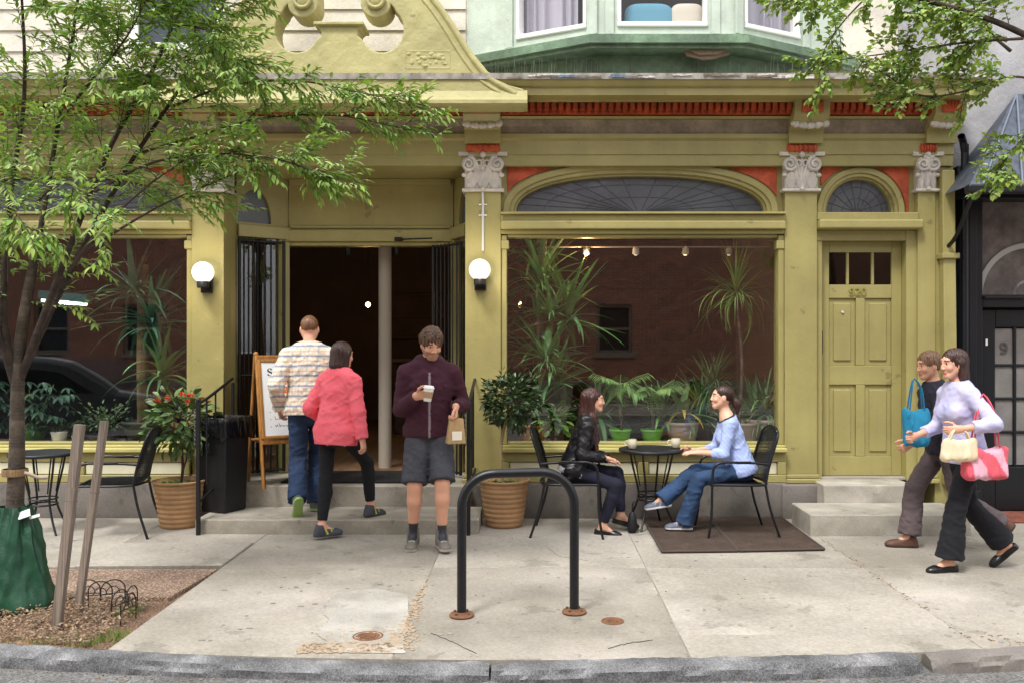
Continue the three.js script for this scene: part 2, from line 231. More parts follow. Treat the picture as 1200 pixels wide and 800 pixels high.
{ // granite kerb stones, rough split faces
  const kerb = new THREE.Group(); kerb.name = 'kerb'; kerb.userData.kind = 'structure'; scene.add(kerb);
  const ends = [-14, -9.5, -6.2, -0.22, 2.02, 2.06, 5.2, 9, 14];
  for (let k = 0; k + 1 < ends.length; k++) {
    if (k === 4) continue;
    const x0 = ends[k] + 0.006, x1 = ends[k + 1] - 0.006, n = Math.ceil((x1 - x0) / 0.035), prof = [[-0.01, -0.2], [-0.012, -0.02], [0, 0.002], [0.04, 0.007], [0.08, 0.004], [0.115, -0.002], [0.138, -0.018], [0.148, -0.04], [0.154, -0.08], [0.158, -0.2]];
    const pos = [], idx = [], m = prof.length;
    for (let i = 0; i <= n; i++) { const x = mix(x0, x1, i / n), e = Math.min(1, Math.min(i, n - i) / 2.5), low = x > -2.2 && x < 0.6 ? 0.02 * Math.sin((x + 2.2) / 2.8 * PI) : 0;
      prof.forEach(([z, y], j) => { const a = 0.014 * noise(x * 5, j * 0.9, k * 9) + 0.008 * noise(x * 19, j * 2.3, k); pos.push(x, y + (j > 1 && j < 9 ? a * 0.7 : 0) - low - (1 - e) * 0.012, kerbZ(x) - 0.001 + z + (j > 4 ? a * 1.2 - (1 - e) * 0.02 : 0)); }); }
    for (let i = 0; i < n; i++) for (let j = 0; j < m - 1; j++) { const a = i * m + j, b = a + m; idx.push(a, a + 1, b, b, a + 1, b + 1); }
    for (const [o, f] of [[0, 1], [n * m, 0]]) for (let j = 1; j < m - 1; j++) f ? idx.push(o, o + j + 1, o + j) : idx.push(o, o + j, o + j + 1);
    const g = new THREE.BufferGeometry(); g.setAttribute('position', new THREE.Float32BufferAttribute(pos, 3)); g.setIndex(idx);
    mesh('kerb_stone', [toCreasedNormals(g, 0.7)], k === 5 ? mat.stone : mat.gran, kerb);
  }
}
// far side of the street, mirrored in the shop windows
struct('far_pavement', rb(-16, 16, -0.3, 0, 11.8, 16, 0.02), mat.conc[0]);
{
  const b = thing('brick_house', 'red brick row house with sash windows across the street', 'house', [0, 0, 15.6]), br = M('#ffffff', 0.9, { map: tBrick, ms: 1.76 }), sillM = M('#857a6c', 0.8), dk = M('#20242a', 0.3), fr = M('#7a7068', 0.7);
  const wall = [], ws = [];
  const wx = [-13.4, -11.0, -7.6, -4.6, 1.7, 6.9, 9.6];
  for (const x of wx) for (const y of [1.0, 4.4]) ws.push([x, x + 0.95, y + 0.35, y + 1.65]);
  const s = poly([[-15, -0.1], [15, -0.1], [15, 7.4], [-15, 7.4]]);
  for (const [a, c, d, e] of ws) s.holes.push(new THREE.Path([[a, d], [c, d], [c, e], [a, e]].map(q => new THREE.Vector2(...q))));
  mesh('wall', [extr(s, 0.3).translate(0, 0, 0)], br, b);
  mesh('cornice', [rb(-15, 15, 7.1, 7.5, -0.3, 0.3)], sillM, b);
  mesh('base_course', [rb(-15, 15, -0.1, 0.62, -0.06, 0.0)], sillM, b);
  for (const [a, c, d, e] of ws) { const w = mesh('window', [bx(a, a + 0.08, d, e, 0.06, 0.14), bx(c - 0.08, c, d, e, 0.06, 0.14), bx(a + 0.08, c - 0.08, d, d + 0.08, 0.06, 0.14), bx(a + 0.08, c - 0.08, e - 0.08, e, 0.06, 0.14), bx(a + 0.08, c - 0.08, (d + e) / 2 - 0.03, (d + e) / 2 + 0.03, 0.05, 0.13)], fr, b); mesh('pane', [bx(a + 0.08, c - 0.08, d + 0.08, e - 0.08, 0.15, 0.16)], dk, w); mesh('sill', [rb(a - 0.08, c + 0.08, d - 0.12, d, -0.08, 0.1)], sillM, w); }
  mesh('back', [bx(-15, 15, -0.1, 7.2, 6, 6.2), bx(-15, 15, 7.0, 7.1, 0.3, 6)], br, b);
}
// ------------------------------------------------------------------ the cafe building
const cafe = thing('cafe_building', 'olive green cafe storefront with arched transoms, scroll pediment and mint bay window', 'building');
const LX = -6.3, RX = X(1119), FLOOR = 0.32;
{
  const O = mat.olive;
  // pillars: shaft, foot moulding, plinth, carved capital
  function pillar(x0, x1, z1 = 0, z0 = -0.4, full = true) {
    const p = sub('pillar', cafe), c = (x0 + x1) / 2, w = (x1 - x0) / 2;
    mesh('shaft', [rb(x0, x1, 0.4, 3.06, z0, z1, 0.006)], O, p);
    mesh('foot_moulding', [rb(x0 - 0.03, x1 + 0.03, 0.315, 0.36, z0, z1 + 0.035, 0.012, 2), rb(x0 - 0.015, x1 + 0.015, 0.36, 0.4, z0, z1 + 0.02, 0.012, 2)], O, p);
    if (full) mesh('plinth', [rb(x0 - 0.05, x1 + 0.06, -0.02, 0.315, z0, z1 + 0.1, 0.012, 2)], mat.stone, p);
    capital(p, c, w, z1);
    mesh('capital_cushion', [rb(c - w * 0.98, c + w * 0.98, 3.425, 3.5, -0.1, z1 + 0.05, 0.03, 3), ...[-0.75, -0.42, 0.42, 0.75].map(t => T(new THREE.TorusGeometry(0.037, 0.009, 6, 10).rotateY(PI / 2), c + w * t, 3.462, z1 + 0.02)), ...[-0.14, 0.14].map(t => T(new THREE.TorusGeometry(0.038, 0.011, 6, 10).rotateY(PI / 2), c + w * t, 3.462, z1 + 0.02))], mat.red, p);
    return p;
  }
  function capital(p, c, w, z) {
    const g = [], y0 = 3.055;
    g.push(rb(c - w - 0.03, c + w + 0.03, y0, y0 + 0.03, -0.3, z + 0.035, 0.012, 2), ball(0.022, c, y0 + 0.02, z + 0.045, 10, 8));
    g.push(rb(c - w - 0.005, c + w + 0.005, y0 + 0.03, y0 + 0.33, -0.3, z + 0.012, 0.01));                         // bell
    for (const sx of [-1, 1]) {                                                                                     // volutes
      const pts = []; for (let i = 0; i <= 30; i++) { const a = i / 30 * PI * 3.6, r = mix(0.068, 0.012, i / 30); pts.push(V(c + sx * (w - 0.035 + Math.cos(a + PI / 2) * r * 1), y0 + 0.255 + Math.sin(a + PI / 2) * r, z + 0.035 + 0.02 * i / 30)); }
      g.push(taper(pts, 0.021, 0.012, 44, 7)); g.push(T(new THREE.CylinderGeometry(0.066, 0.06, 0.05, 16).rotateX(PI / 2), c + sx * (w - 0.035), y0 + 0.255, z + 0.015));
      const st = []; for (let i = 0; i <= 10; i++) { const t = i / 10; st.push(V(c + sx * mix(0.015, w - 0.06, t), y0 + mix(0.14, 0.322, Math.sin(t * PI / 2)), z + 0.025 + 0.02 * t)); } g.push(taper(st, 0.012, 0.017, 14, 6));
      g.push(T(new THREE.SphereGeometry(0.026, 10, 8).scale(1, 0.8, 0.8), c + sx * (w + 0.008), y0 + 0.155, z + 0.02));
    }
    const leaf = (x, y, h, ww) => { const s = new THREE.SphereGeometry(1, 10, 10); const q = s.attributes.position; for (let i = 0; i < q.count; i++) { const yy = q.getY(i), k = Math.abs(q.getX(i)); q.setXYZ(i, q.getX(i) * (1 - 0.35 * sst(0.2, 1, yy) + 0.1 * Math.sin(yy * 12)), yy, q.getZ(i) * (0.5 + 0.5 * (1 - k)) + 0.8 * sst(0.3, 1, yy)); } s.computeVertexNormals(); return s.scale(ww, h, 0.022).translate(x, y, z + 0.016); };
    for (const t of [-0.66, 0, 0.66]) g.push(leaf(c + w * t, y0 + 0.105, 0.085, w * 0.33));
    for (const t of [-0.34, 0.34]) g.push(leaf(c + w * t, y0 + 0.17, 0.085, w * 0.27));
    g.push(leaf(c, y0 + 0.24, 0.07, w * 0.25)); for (const t of [-0.2, 0.2]) g.push(T(new THREE.TorusGeometry(0.028, 0.01, 6, 12), c + w * t * 1.1, y0 + 0.265, z + 0.035));
    const ab = new THREE.Shape(); ab.moveTo(c - w - 0.055, 0.04 + z); ab.quadraticCurveTo(c, z - 0.012, c + w + 0.055, 0.04 + z); ab.lineTo(c + w + 0.055, -0.3); ab.lineTo(c - w - 0.055, -0.3); ab.closePath();
    g.push(extr(ab, 0.026, 0.006, 2).rotateX(PI / 2).translate(0, y0 + 0.366, 0), ball(0.03, c, y0 + 0.345, z + 0.03, 10, 8));
    mesh('capital', g, mat.stoneCap, p);
  }
  const pil = [[X(-72), X(-34)], [X(224), X(262)], [X(545), X(587)], [X(920), X(958)]];
  pil.forEach(q => pillar(...q));
  pillar(X(1076), X(1097), 0, -0.3, false);

  // stone base and bulkheads under the display windows
  const bays = [[pil[0][1], pil[1][0], X(62)], [pil[2][1], pil[3][0], X(751.5)]];
  for (const [x0, x1, cx] of bays) {
    const bk = sub('bulkhead', cafe);
    mesh('base_wall', [rb(x0, x1, -0.1, 0.325, -0.3, 0.07, 0.008)], mat.stone, bk);
    mesh('kick_board', [rb(x0, x1, 0.327, 0.4, -0.28, 0.055, 0.008), rb(x0, x1, 0.4, 0.52, -0.28, 0.02, 0.004), rb(x0, x1, 0.52, 0.61, -0.28, 0.045, 0.01), rb(x0, x0 + 0.08, 0.4, 0.52, -0.2, 0.05), rb(x1 - 0.08, x1, 0.4, 0.52, -0.2, 0.05), rb((x0 + x1) / 2 - 0.05, (x0 + x1) / 2 + 0.05, 0.4, 0.52, -0.2, 0.05)], O, bk);
    for (const [a, b] of [[x0 + 0.085, (x0 + x1) / 2 - 0.055], [(x0 + x1) / 2 + 0.055, x1 - 0.085]]) mesh('panel', [rb(a, b, 0.405, 0.515, 0.01, 0.03, 0.006)], mat.cream, bk);
    mesh('sill', [rb(x0, x1, 0.613, 0.655, -0.3, 0.1, 0.012, 2), rb(x0, x1, 0.655, 0.675, -0.3, 0.03, 0.006)], M('#c3ba74', 0.45, { map: tPaint, ms: 1.1 }), bk);
    // display window
    const w = sub('display_window', cafe), gz = -0.1, jw = 0.055;
    mesh('frame', [rb(x0, x0 + jw, 0.675, 2.65, -0.16, -0.02), rb(x1 - jw, x1, 0.675, 2.65, -0.16, -0.02), rb(x0 + jw, x1 - jw, 0.675, 0.7, -0.15, -0.05), rb(x0 + jw, x1 - jw, 2.63, 2.66, -0.15, -0.04), ...[x0, x1 - 0.075].map(a => rb(a, a + 0.075, 2.52, 2.6, -0.12, -0.008, 0.008))], O, w);
    mesh('pane', [bx(x0 + jw, x1 - jw, 0.7, 2.63, gz - 0.004, gz + 0.004).translate(0, 0, 0)], mat.pane, w);
    mesh('lintel', [rb(x0, x1, 2.66, 2.7, -0.3, 0.0, 0.01), rb(x0, x1, 2.7, 2.78, -0.3, 0.05, 0.014, 2), rb(x0, x1, 2.78, 2.84, -0.3, 0.02, 0.01), rb(x0, x1, 2.84, 2.862, -0.3, 0.06, 0.008, 2)], O, w);
    // arched transom
    arch(cx, 2.87, 1.185, 0.355, 2.35, x0, x1, 0.115);
  }
  function ell(cx, y, a, b, e, n = 40) { const q = []; for (let i = 0; i <= n; i++) { const t = PI * i / n, c = Math.cos(t), s = Math.sin(t); q.push([cx + a * Math.sign(c) * Math.abs(c) ** (2 / e), y + b * s ** (2 / e)]); } return q; }
  function arch(cx, y, a, b, e, x0, x1, tw, zo = 0, leads = true) {
    const t = sub('transom_window', cafe), hole = ell(cx, y, a + tw * 0.98, b + tw * 0.98, e), s = poly([[x0, y - 0.006], [x0, 3.42], [x1, 3.42], [x1, y - 0.006], [cx + a + tw * 0.98, y - 0.006], ...hole, [cx - a - tw * 0.98, y - 0.006]]);
    mesh('spandrel_wall', [extr(s, 0.2).translate(0, 0, -0.28 + zo)], O, t);
    const ring = (o, i, z0, z1) => { const q = ell(cx, y, a + o, b + o, e), r = ell(cx, y, a + i, b + i, e).reverse(); return extr(poly([...q, ...r]), z1 - z0, 0.005).translate(0, 0, z0 + zo); };
    mesh('arch_moulding', [ring(tw, tw * 0.55, -0.2, -0.045), ring(tw * 0.55, tw * 0.2, -0.2, -0.065), ring(tw * 0.2, 0, -0.2, -0.095)], O, t);
    mesh('pane', [extr(poly(ell(cx, y, a, b, e)), 0.006).translate(0, 0, -0.16 + zo)], mat.leaded, t);
    if (leads) {
      const g = [], n = a > 0.6 ? 15 : 9; for (let i = 1; i < n; i++) { const q = ell(cx, y, a, b, e, n * 2)[i * 2]; g.push(rod(V(cx + (q[0] - cx) * 0.12, y + 0.03, -0.15 + zo), V(q[0], q[1], -0.15 + zo), 0.0025, 0.0025, 4)); }
      for (const k of [0.45, 0.78]) { const q = ell(cx, y, a * k, b * k, e, 24); for (let i = 0; i < 24; i++) g.push(rod(V(q[i][0], q[i][1], -0.15 + zo), V(q[i + 1][0], q[i + 1][1], -0.15 + zo), 0.0022, 0.0022, 4)); }
      mesh('lead_strip', g, M('#5a5b60', 0.5), t);
    }
    for (const sx of [-1, 1]) {                                                          // red corner panels
      const ex = sx < 0 ? x0 + 0.06 : x1 - 0.06, top = 3.295, arc = ell(cx, y, a + tw + 0.03, b + tw + 0.03, e, 80).filter(q => (q[0] - cx) * sx > 0 && q[1] < top && Math.abs(q[0] - cx) < Math.abs(ex - cx)), pts = arc.sort((p, q) => (p[0] - q[0]) * sx);
      if (pts.length > 2) mesh('corner_panel', [extr(poly([[pts[0][0], top], ...pts, [ex, pts[pts.length - 1][1]], [ex, top]]), 0.008, 0.003).translate(0, 0, -0.078 + zo)], mat.red, t);
    }
  }
  // entablature
  const ent = sub('cornice', cafe), N = X(545), E = X(1119);
  mesh('architrave', [alongX([[-0.3, 3.3], [0.015, 3.3], [0.015, 3.4], [0.03, 3.405], [0.03, 3.53], [0.06, 3.55], [0.06, 3.59], [-0.3, 3.59]], LX, E - 0.02)], O, ent);
  mesh('frieze', [alongX([[-0.3, 3.592], [0.035, 3.592], [0.05, 3.66], [0.09, 3.715], [-0.3, 3.715]], LX, E - 0.04)], mat.beige, ent);
  mesh('bed_moulding', [alongX([[-0.3, 3.717], [0.12, 3.717], [0.14, 3.735], [-0.3, 3.735]], LX, E - 0.03)], O, ent);
  mesh('dentil_band', [alongX([[-0.3, 3.737], [0.165, 3.748], [0.165, 3.86], [-0.3, 3.86]], LX, E - 0.03)], mat.red, ent);
  const dn = []; for (let x = LX + 0.05; x < E - 0.06; x += 0.0655) dn.push(bx(x, x + 0.04, 3.775, 3.84, 0.16, 0.23), bx(x + 0.004, x + 0.034, 3.752, 3.775, 0.16, 0.195));
  mesh('dentils', dn, mat.red, ent).userData.kind = 'stuff';
  mesh('corona', [alongX([[-0.3, 3.862], [0.24, 3.862], [0.24, 3.838], [0.27, 3.85], [0.47, 3.858], [0.47, 3.835], [0.49, 3.835], [0.49, 3.9], [0.52, 3.91], [0.55, 3.945], [0.56, 3.975], [0.56, 3.995], [-0.3, 3.995]], LX, E + 0.03)], O, ent);
  const fl = alongX([[0.566, 3.955], [0.575, 4.006], [0.3, 4.03], [-0.1, 4.09], [-0.1, 3.997], [0.56, 3.997]], LX, E + 0.035);
  mesh('flashing', [fl], mat.flash, ent);
  for (const [c, n] of [['#7d93ac', 8], ['#8f7f6c', 14], ['#ece8e0', 16]]) { const g = []; for (let i = 0; i < n; i++) { const x = c === '#7d93ac' ? rr(-0.4, 0.9) : rr(-0.3, 3.9), w = rr(0.05, 0.3), y = 3.957 + rr(0, 0.028), hh = rr(0.008, 0.02), pts = []; for (let k = 0; k <= 6; k++) pts.push([x + w * k / 6, y + rr(-0.004, 0.004)]); for (let k = 6; k >= 0; k--) pts.push([x + w * k / 6, y + hh + rr(-0.006, 0.006)]); g.push(extr(poly(pts), 0.003).translate(0, 0, 0.5745 + rr(0, 0.002))); } mesh('peeling_paint', g, M(c, 0.8, { map: tWear, ms: 0.2 }), ent).userData.kind = 'stuff'; }
  // brackets above the capitals
  const bracket = (x0, x1) => {
    const b = sub('bracket', ent), c = (x0 + x1) / 2, w = x1 - x0;
    mesh('block', [alongX([[-0.1, 3.5], [0.08, 3.5], [0.09, 3.62], [0.2, 3.66], [0.27, 3.72], [0.29, 3.86], [-0.1, 3.86]], x0, x1)], O, b);
    mesh('fan_panel', [rb(x0 + w * 0.2, x1 - w * 0.2, 3.735, 3.84, 0.25, 0.3, 0.006), ...[-2, -1, 0, 1, 2].map(k => rod(V(c + k * 0.008, 3.745, 0.3), V(c + k * w * 0.12, 3.83, 0.302), 0.006, 0.012, 6))], mat.red, b);
    const curl = []; for (let i = 0; i <= 12; i++) { const t = i / 12; curl.push(T(new THREE.SphereGeometry(0.026 + 0.01 * Math.sin(i * 2.2), 8, 6), mix(x0 + 0.01, x1 - 0.01, t), 3.655 - 0.02 * Math.sin(t * PI), 0.19)); }
    mesh('leaf_curl', curl, mat.stoneCap, b);
  };
  for (const [a, b] of [[X(-72), X(-34)], [X(226), X(262)], [X(545), X(587)], [X(922), X(962)], [X(1082), X(1117)]]) bracket(a, b);
  // upper storey
  mesh('upper_wall', [bx(X(545, -0.1), -0.5, 4.0, 9.2, -0.4, -0.08), bx(2.8, 3.47, 4.0, 9.2, -0.4, -0.08), bx(-0.5, 2.8, 4.0, 4.2, -0.4, -0.08), bx(-0.5, 2.8, 6.4, 9.2, -0.4, -0.08)], mat.whiteWall, cafe);
  const sid = []; for (let i = 0; i < 24; i++) sid.push(alongX([[-0.3, 4.0 + i * 0.2], [-0.055, 4.0 + i * 0.2], [-0.075, 4.2 + i * 0.2], [-0.3, 4.2 + i * 0.2]], LX, X(546, -0.1)));
  const lap = sub('upper_siding', cafe); sid.forEach(g => mesh('siding_board', [g], mat.whiteWall, lap));
  { const w = sub('upper_window', cafe), a = X(150), b = X(262); mesh('frame', [rb(a, b, 4.38, 4.46, -0.09, 0.02), rb(a, a + 0.08, 4.46, 6, -0.09, -0.02), rb(b - 0.08, b, 4.46, 6, -0.09, -0.02), rb(a, b, 6, 6.1, -0.09, 0)], mat.white, w); mesh('pane', [bx(a + 0.08, b - 0.08, 4.46, 6, -0.06, -0.05)], M('#3a4048', 0.08), w); }
  mesh('upper_roof', [bx(LX, 3.47, 9.2, 9.3, -8, 0.05)], mat.flash, cafe);
  // bay window, mint green
  const bay = sub('bay_window', cafe), z0 = -0.08, z1 = 0.52, bp = [[X(548, z0), z0], [X(697, z1), z1], [X(866, z1), z1], [X(988, z0), z0]];
  const off = d => { const [a, b, c, e] = bp; return [[a[0] - d * 1.3, z0], [b[0] - d * 0.45, z1 + d], [c[0] + d * 0.45, z1 + d], [e[0] + d * 1.3, z0]]; };
  const ring = (d, y0, y1, m, nm, parent = bay) => { const q = off(d).map(([x, z]) => [x, -z]); return mesh(nm, [extr(poly(q), y1 - y0).rotateX(-PI / 2).translate(0, y0, 0)], m, parent); };
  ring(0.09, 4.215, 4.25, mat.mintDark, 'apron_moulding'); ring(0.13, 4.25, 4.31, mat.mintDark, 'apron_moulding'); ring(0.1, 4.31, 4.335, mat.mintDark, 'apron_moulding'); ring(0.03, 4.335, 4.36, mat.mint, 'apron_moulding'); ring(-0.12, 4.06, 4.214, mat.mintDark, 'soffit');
  const face = (a, b, wx0, wx1, nm) => {                     // one wall of the bay with a window in it, along a -> b
    const L = Math.hypot(b[0] - a[0], b[1] - a[1]), an = Math.atan2(-(b[1] - a[1]), b[0] - a[0]), f = sub(nm, bay); f.position.set(a[0], 0, a[1]); f.rotation.y = an;
    const s = poly([[0, 4.36], [L, 4.36], [L, 6.6], [0, 6.6]]); s.holes.push(new THREE.Path([[wx0, 4.43], [wx1, 4.43], [wx1, 6.1], [wx0, 6.1]].map(q => new THREE.Vector2(...q))));
    mesh('wall', [extr(s, 0.1).translate(0, 0, -0.1)], mat.mint, f);
    mesh('casing', [rb(wx0 - 0.11, wx0 - 0.03, 4.36, 6.2, 0, 0.025), rb(wx1 + 0.03, wx1 + 0.11, 4.36, 6.2, 0, 0.025)], mat.mint, f);
    mesh('window_frame', [rb(wx0, wx1, 4.43, 4.475, -0.09, 0.02), rb(wx0, wx0 + 0.035, 4.475, 6.1, -0.09, 0.012), rb(wx1 - 0.035, wx1, 4.475, 6.1, -0.09, 0.012)], mat.white, f);
    mesh('pane', [bx(wx0 + 0.035, wx1 - 0.035, 4.475, 6.1, -0.05, -0.045)], mat.upperPane, f);
    return f;
  };
  const L1 = Math.hypot(bp[1][0] - bp[0][0], z1 - z0);
  face(bp[0], bp[1], L1 * 0.4, L1 * 0.94, 'bay_side'); face(bp[1], bp[2], 0.2, 1.0, 'bay_front'); face(bp[2], bp[3], L1 * 0.05, L1 * 0.55, 'bay_side');
  mesh('room_shell', [bx(-0.7, 3.1, 4.2, 4.21, -3, -0.41), bx(-0.7, 3.1, 4.2, 6.7, -3.1, -3), bx(-0.7, -0.6, 4.2, 6.7, -3, -0.41), bx(3, 3.1, 4.2, 6.7, -3, -0.41), bx(-0.7, 3.1, 6.5, 6.6, -3, -0.41)], M('#b0a8a8', 0.9), bay);
  { const cu = (px0, px1, z) => { const g = new THREE.PlaneGeometry(px1 - px0, 1.9, 60, 1), q = g.attributes.position; for (let i = 0; i < q.count; i++) q.setZ(i, 0.03 * Math.sin(q.getX(i) * 60 + Math.sin(q.getX(i) * 17) * 2)); g.computeVertexNormals(); return g.translate((px0 + px1) / 2, 5.3, z); }; mesh('curtain', [cu(-0.42, 0.42, 0.0), cu(1.95, 2.5, 0.0)], M('#b9b4c0', 0.9, { side: THREE.DoubleSide }), bay); }
  mesh('roof', [bx(-0.75, 3.15, 6.6, 6.72, -0.08, 0.6)], mat.mintDark, bay);
  mesh('peeled_plaster', [extr(poly([[1.34, 4.212], [1.74, 4.212], [1.73, 4.185], [1.66, 4.17], [1.6, 4.15], [1.5, 4.14], [1.43, 4.16], [1.36, 4.175]]), 0.03, 0.004).translate(0, 0, 0.5), extr(poly([[1.38, 4.21], [1.7, 4.21], [1.62, 4.18], [1.46, 4.175]]), 0.02, 0.004).translate(0, 0, 0.54)], M('#b9a48e', 1, { bump: bRough, bs: 0.1, bh: 0.02 }), bay);
  // bird spikes
  const sp = []; for (let x = -0.65; x < 3.75; x += 0.026) { const z = rr(0.3, 0.52); sp.push(rod(V(x, 4.0, z), V(x + rr(-0.02, 0.02), 4.16 + rr(-0.02, 0.03), z + rr(-0.03, 0.05)), 0.0022, 0.0015, 3)); }
  mesh('bird_spikes', sp, M('#8c8780', 0.4, { metalness: 0.6 }), cafe).userData.kind = 'stuff';
  // scroll pediment
  const zp = 0.56, pc = X(397, zp), Q = (px, py) => [X(px, zp), Y(py, zp)];
  const half = sg => { const m = ([x, y]) => [pc + sg * (x - pc), y]; const o = [];
    o.push(Q(612, 121), Q(612, 105), Q(594, 100), Q(570, 84), Q(548, 56), Q(528, 24), Q(508, -4), Q(486, -26), Q(458, -38), Q(436, -32), Q(424, -14));
    const [bx_, by] = Q(440, 2); for (let i = 0; i <= 10; i++) { const a = PI * 1.05 + i / 10 * PI * 0.95; o.push([bx_ + Math.cos(a) * 0.125, by + Math.sin(a) * 0.125]); }
    o.push(Q(463, 8)); const cc = Q(447, 34); for (let i = 0; i <= 14; i++) { const a = 0.85 - i / 14 * 3.55; o.push([cc[0] + Math.cos(a) * 0.205, cc[1] + Math.sin(a) * 0.215]); }
    o.push(Q(417, 42), Q(417, 33), Q(424, 28)); return o.map(m); };
  const R = half(1), Lh = half(-1).reverse();
  const ped = sub('pediment', cafe);
  mesh('body', [extr(poly([...R, ...Lh]), 0.24, 0.012, 2).translate(0, 0, zp - 0.26)], mat.oliveRough, ped);
  // raised raking mouldings, base ledge, boss balls, incised panel
  for (const sg of [1, -1]) {
    const pts = [[604, 110], [594, 104], [570, 88], [548, 60], [528, 28], [508, 0], [486, -22], [458, -33]].map(q => { const [x, y] = Q(...q); return V(pc + sg * (x - pc), y, zp - 0.02); });
    mesh('raking_moulding', [tube(pts, 0.032, 50, 8), tube(pts.map(p => V(p.x - sg * 0.06, p.y - 0.035, p.z + 0.005)), 0.018, 50, 6)], mat.oliveRough, ped);
    const [x, y] = Q(440, 0); mesh('scroll_boss', [ball(0.105, pc + sg * (x - pc), y, zp - 0.08, 20, 14).applyMatrix4(new THREE.Matrix4()), T(new THREE.TorusGeometry(0.07, 0.018, 8, 20), pc + sg * (x - pc), y, zp + 0.015)], mat.oliveRough, ped);
    const [a, b] = Q(475, 60), [c, d] = Q(527, 80); const lt = []; const xa = Math.min(pc + sg * (a - pc), pc + sg * (c - pc)), xb = Math.max(pc + sg * (a - pc), pc + sg * (c - pc)); for (let i = 0; i < 26; i++) lt.push(T(new THREE.SphereGeometry(rr(0.012, 0.024), 8, 6).scale(rr(0.8, 1.6), rr(0.8, 1.4), 0.5), rr(xa + 0.02, xb - 0.02), rr(d + 0.02, b - 0.02), zp - 0.01)); for (const [p, q] of [[V(xa, b, 0), V(xb, b, 0)], [V(xa, d, 0), V(xb, d, 0)], [V(xa, b, 0), V(xa, d, 0)], [V(xb, b, 0), V(xb, d, 0)]]) lt.push(rod(p.setZ(zp - 0.012), q.setZ(zp - 0.012), 0.008, 0.008, 5)); mesh('worn_relief', lt, mat.oliveRough, ped);
  }
  mesh('pedestal_cap', [rb(pc - 0.22, pc + 0.22, Y(30, zp), Y(26, zp), zp - 0.28, zp + 0.03, 0.008)], mat.oliveRough, ped);
  mesh('base_ledge', [alongX([[0.2, 3.76], [0.56, 3.72], [0.6, 3.735], [0.6, 3.765], [0.58, 3.79], [0.55, 3.86], [0.2, 3.86]], pc - 1.66, pc + 1.66)], mat.oliveRough, ped);
  // door bay on the side: jambs, lintel, arched light, panelled door
  const dx0 = X(958), dx1 = X(1076), zd = -0.14;
  const da = X(966), db = X(1064);
  arch(X(1011), 2.87, 0.315, 0.325, 2.05, dx0, dx1, 0.095);
  const dj = sub('door_frame', cafe);
  mesh('jamb', [rb(dx0, da, 0.33, 2.7, -0.3, -0.05), rb(db, dx1 + 0.01, 0.33, 2.7, -0.3, -0.03)], O, dj);
  mesh('lintel', [rb(dx0, dx1, 2.6, 2.7, -0.3, -0.04), rb(dx0, dx1 + 0.03, 2.7, 2.79, -0.3, 0.08, 0.02, 2), rb(dx0, dx1, 2.79, 2.862, -0.3, 0.02)], O, dj);
  mesh('threshold', [rb(dx0, dx1 - 0.02, 0.335, 0.365, -0.3, -0.05)], mat.stepStone, dj);
  const dr = sub('door', cafe), pw = (db - da), rx = t => da + pw * t, st = [];
  const xs = [0, 0.135, 0.45, 0.55, 0.875, 1], yb = 0.367, rows = [[0.367, 0.55], [1.235, 1.42], [2.06, 2.19], [2.5, 2.6]];
  st.push(rb(rx(0), rx(0.12), yb, 2.6, zd - 0.04, zd, 0.006), rb(rx(0.88), rx(1), yb, 2.6, zd - 0.04, zd, 0.006)); rows.forEach(([a, b]) => st.push(rb(rx(0.12), rx(0.88), a, b, zd - 0.04, zd, 0.006))); for (const [a, b] of [[0.55, 1.235], [1.42, 2.06]]) st.push(rb(rx(0.445), rx(0.555), a, b, zd - 0.04, zd, 0.006));
  st.push(rb(rx(0.33), rx(0.365), 2.19, 2.5, zd - 0.035, zd - 0.004), rb(rx(0.635), rx(0.67), 2.19, 2.5, zd - 0.035, zd - 0.004));
  mesh('leaf_frame', st, O, dr);
  for (const [a, b] of [[0.55, 1.235], [1.42, 2.06]]) for (const [c, d] of [[0.12, 0.445], [0.555, 0.88]]) mesh('panel', [rb(rx(c), rx(d), a, b, zd - 0.035, zd - 0.02, 0.004), rb(rx(c) + 0.045, rx(d) - 0.045, a + 0.045, b - 0.045, zd - 0.03, zd - 0.006, 0.01, 2)], O, dr);
  for (const [a, b] of [[0.12, 0.33], [0.365, 0.635], [0.67, 0.88]]) mesh('pane', [bx(rx(a), rx(b), 2.19, 2.5, zd - 0.028, zd - 0.022)], mat.upperPane, dr);
  mesh('lock_plate', [rb(da + 0.005, da + 0.03, 1.53, 1.75, zd - 0.002, zd + 0.012, 0.004)], mat.black, dr);
  mesh('peephole', [T(new THREE.CylinderGeometry(0.012, 0.012, 0.012, 14).rotateX(PI / 2), rx(0.28), 1.93, zd + 0.002)], mat.stoneCap, dr);
  const font = await new FontLoader().loadAsync('fonts/droid/droid_sans_bold.typeface.json');
  cafe.userData.font = undefined; globalThis.__font = font;
  mesh('house_number', [new TextGeometry('920', { font, size: 0.075, depth: 0.012, curveSegments: 5 }).translate(rx(0.355), 2.085, zd - 0.001)], M('#8f8749', 0.5), dr);
  mesh('stair_hall', [bx(dx0 - 0.1, dx1 + 0.2, 0.3, 3.3, -3, -2.9), bx(dx0 - 0.1, dx0 - 0.05, 0.3, 3.3, -2.9, -0.31), bx(dx1 + 0.15, dx1 + 0.2, 0.3, 3.3, -2.9, -0.31), bx(dx0 - 0.1, dx1 + 0.2, 0.28, 0.3, -3, -0.31), bx(dx0, dx1, -0.1, 0.3, -0.35, -0.31)], mat.insideDark, dr);
  // boxed downspout at the corner, leaning a little
  mesh('corner_board', [rb(X(1097), X(1119), 0.0, 3.3, -0.3, -0.02)], O, cafe);
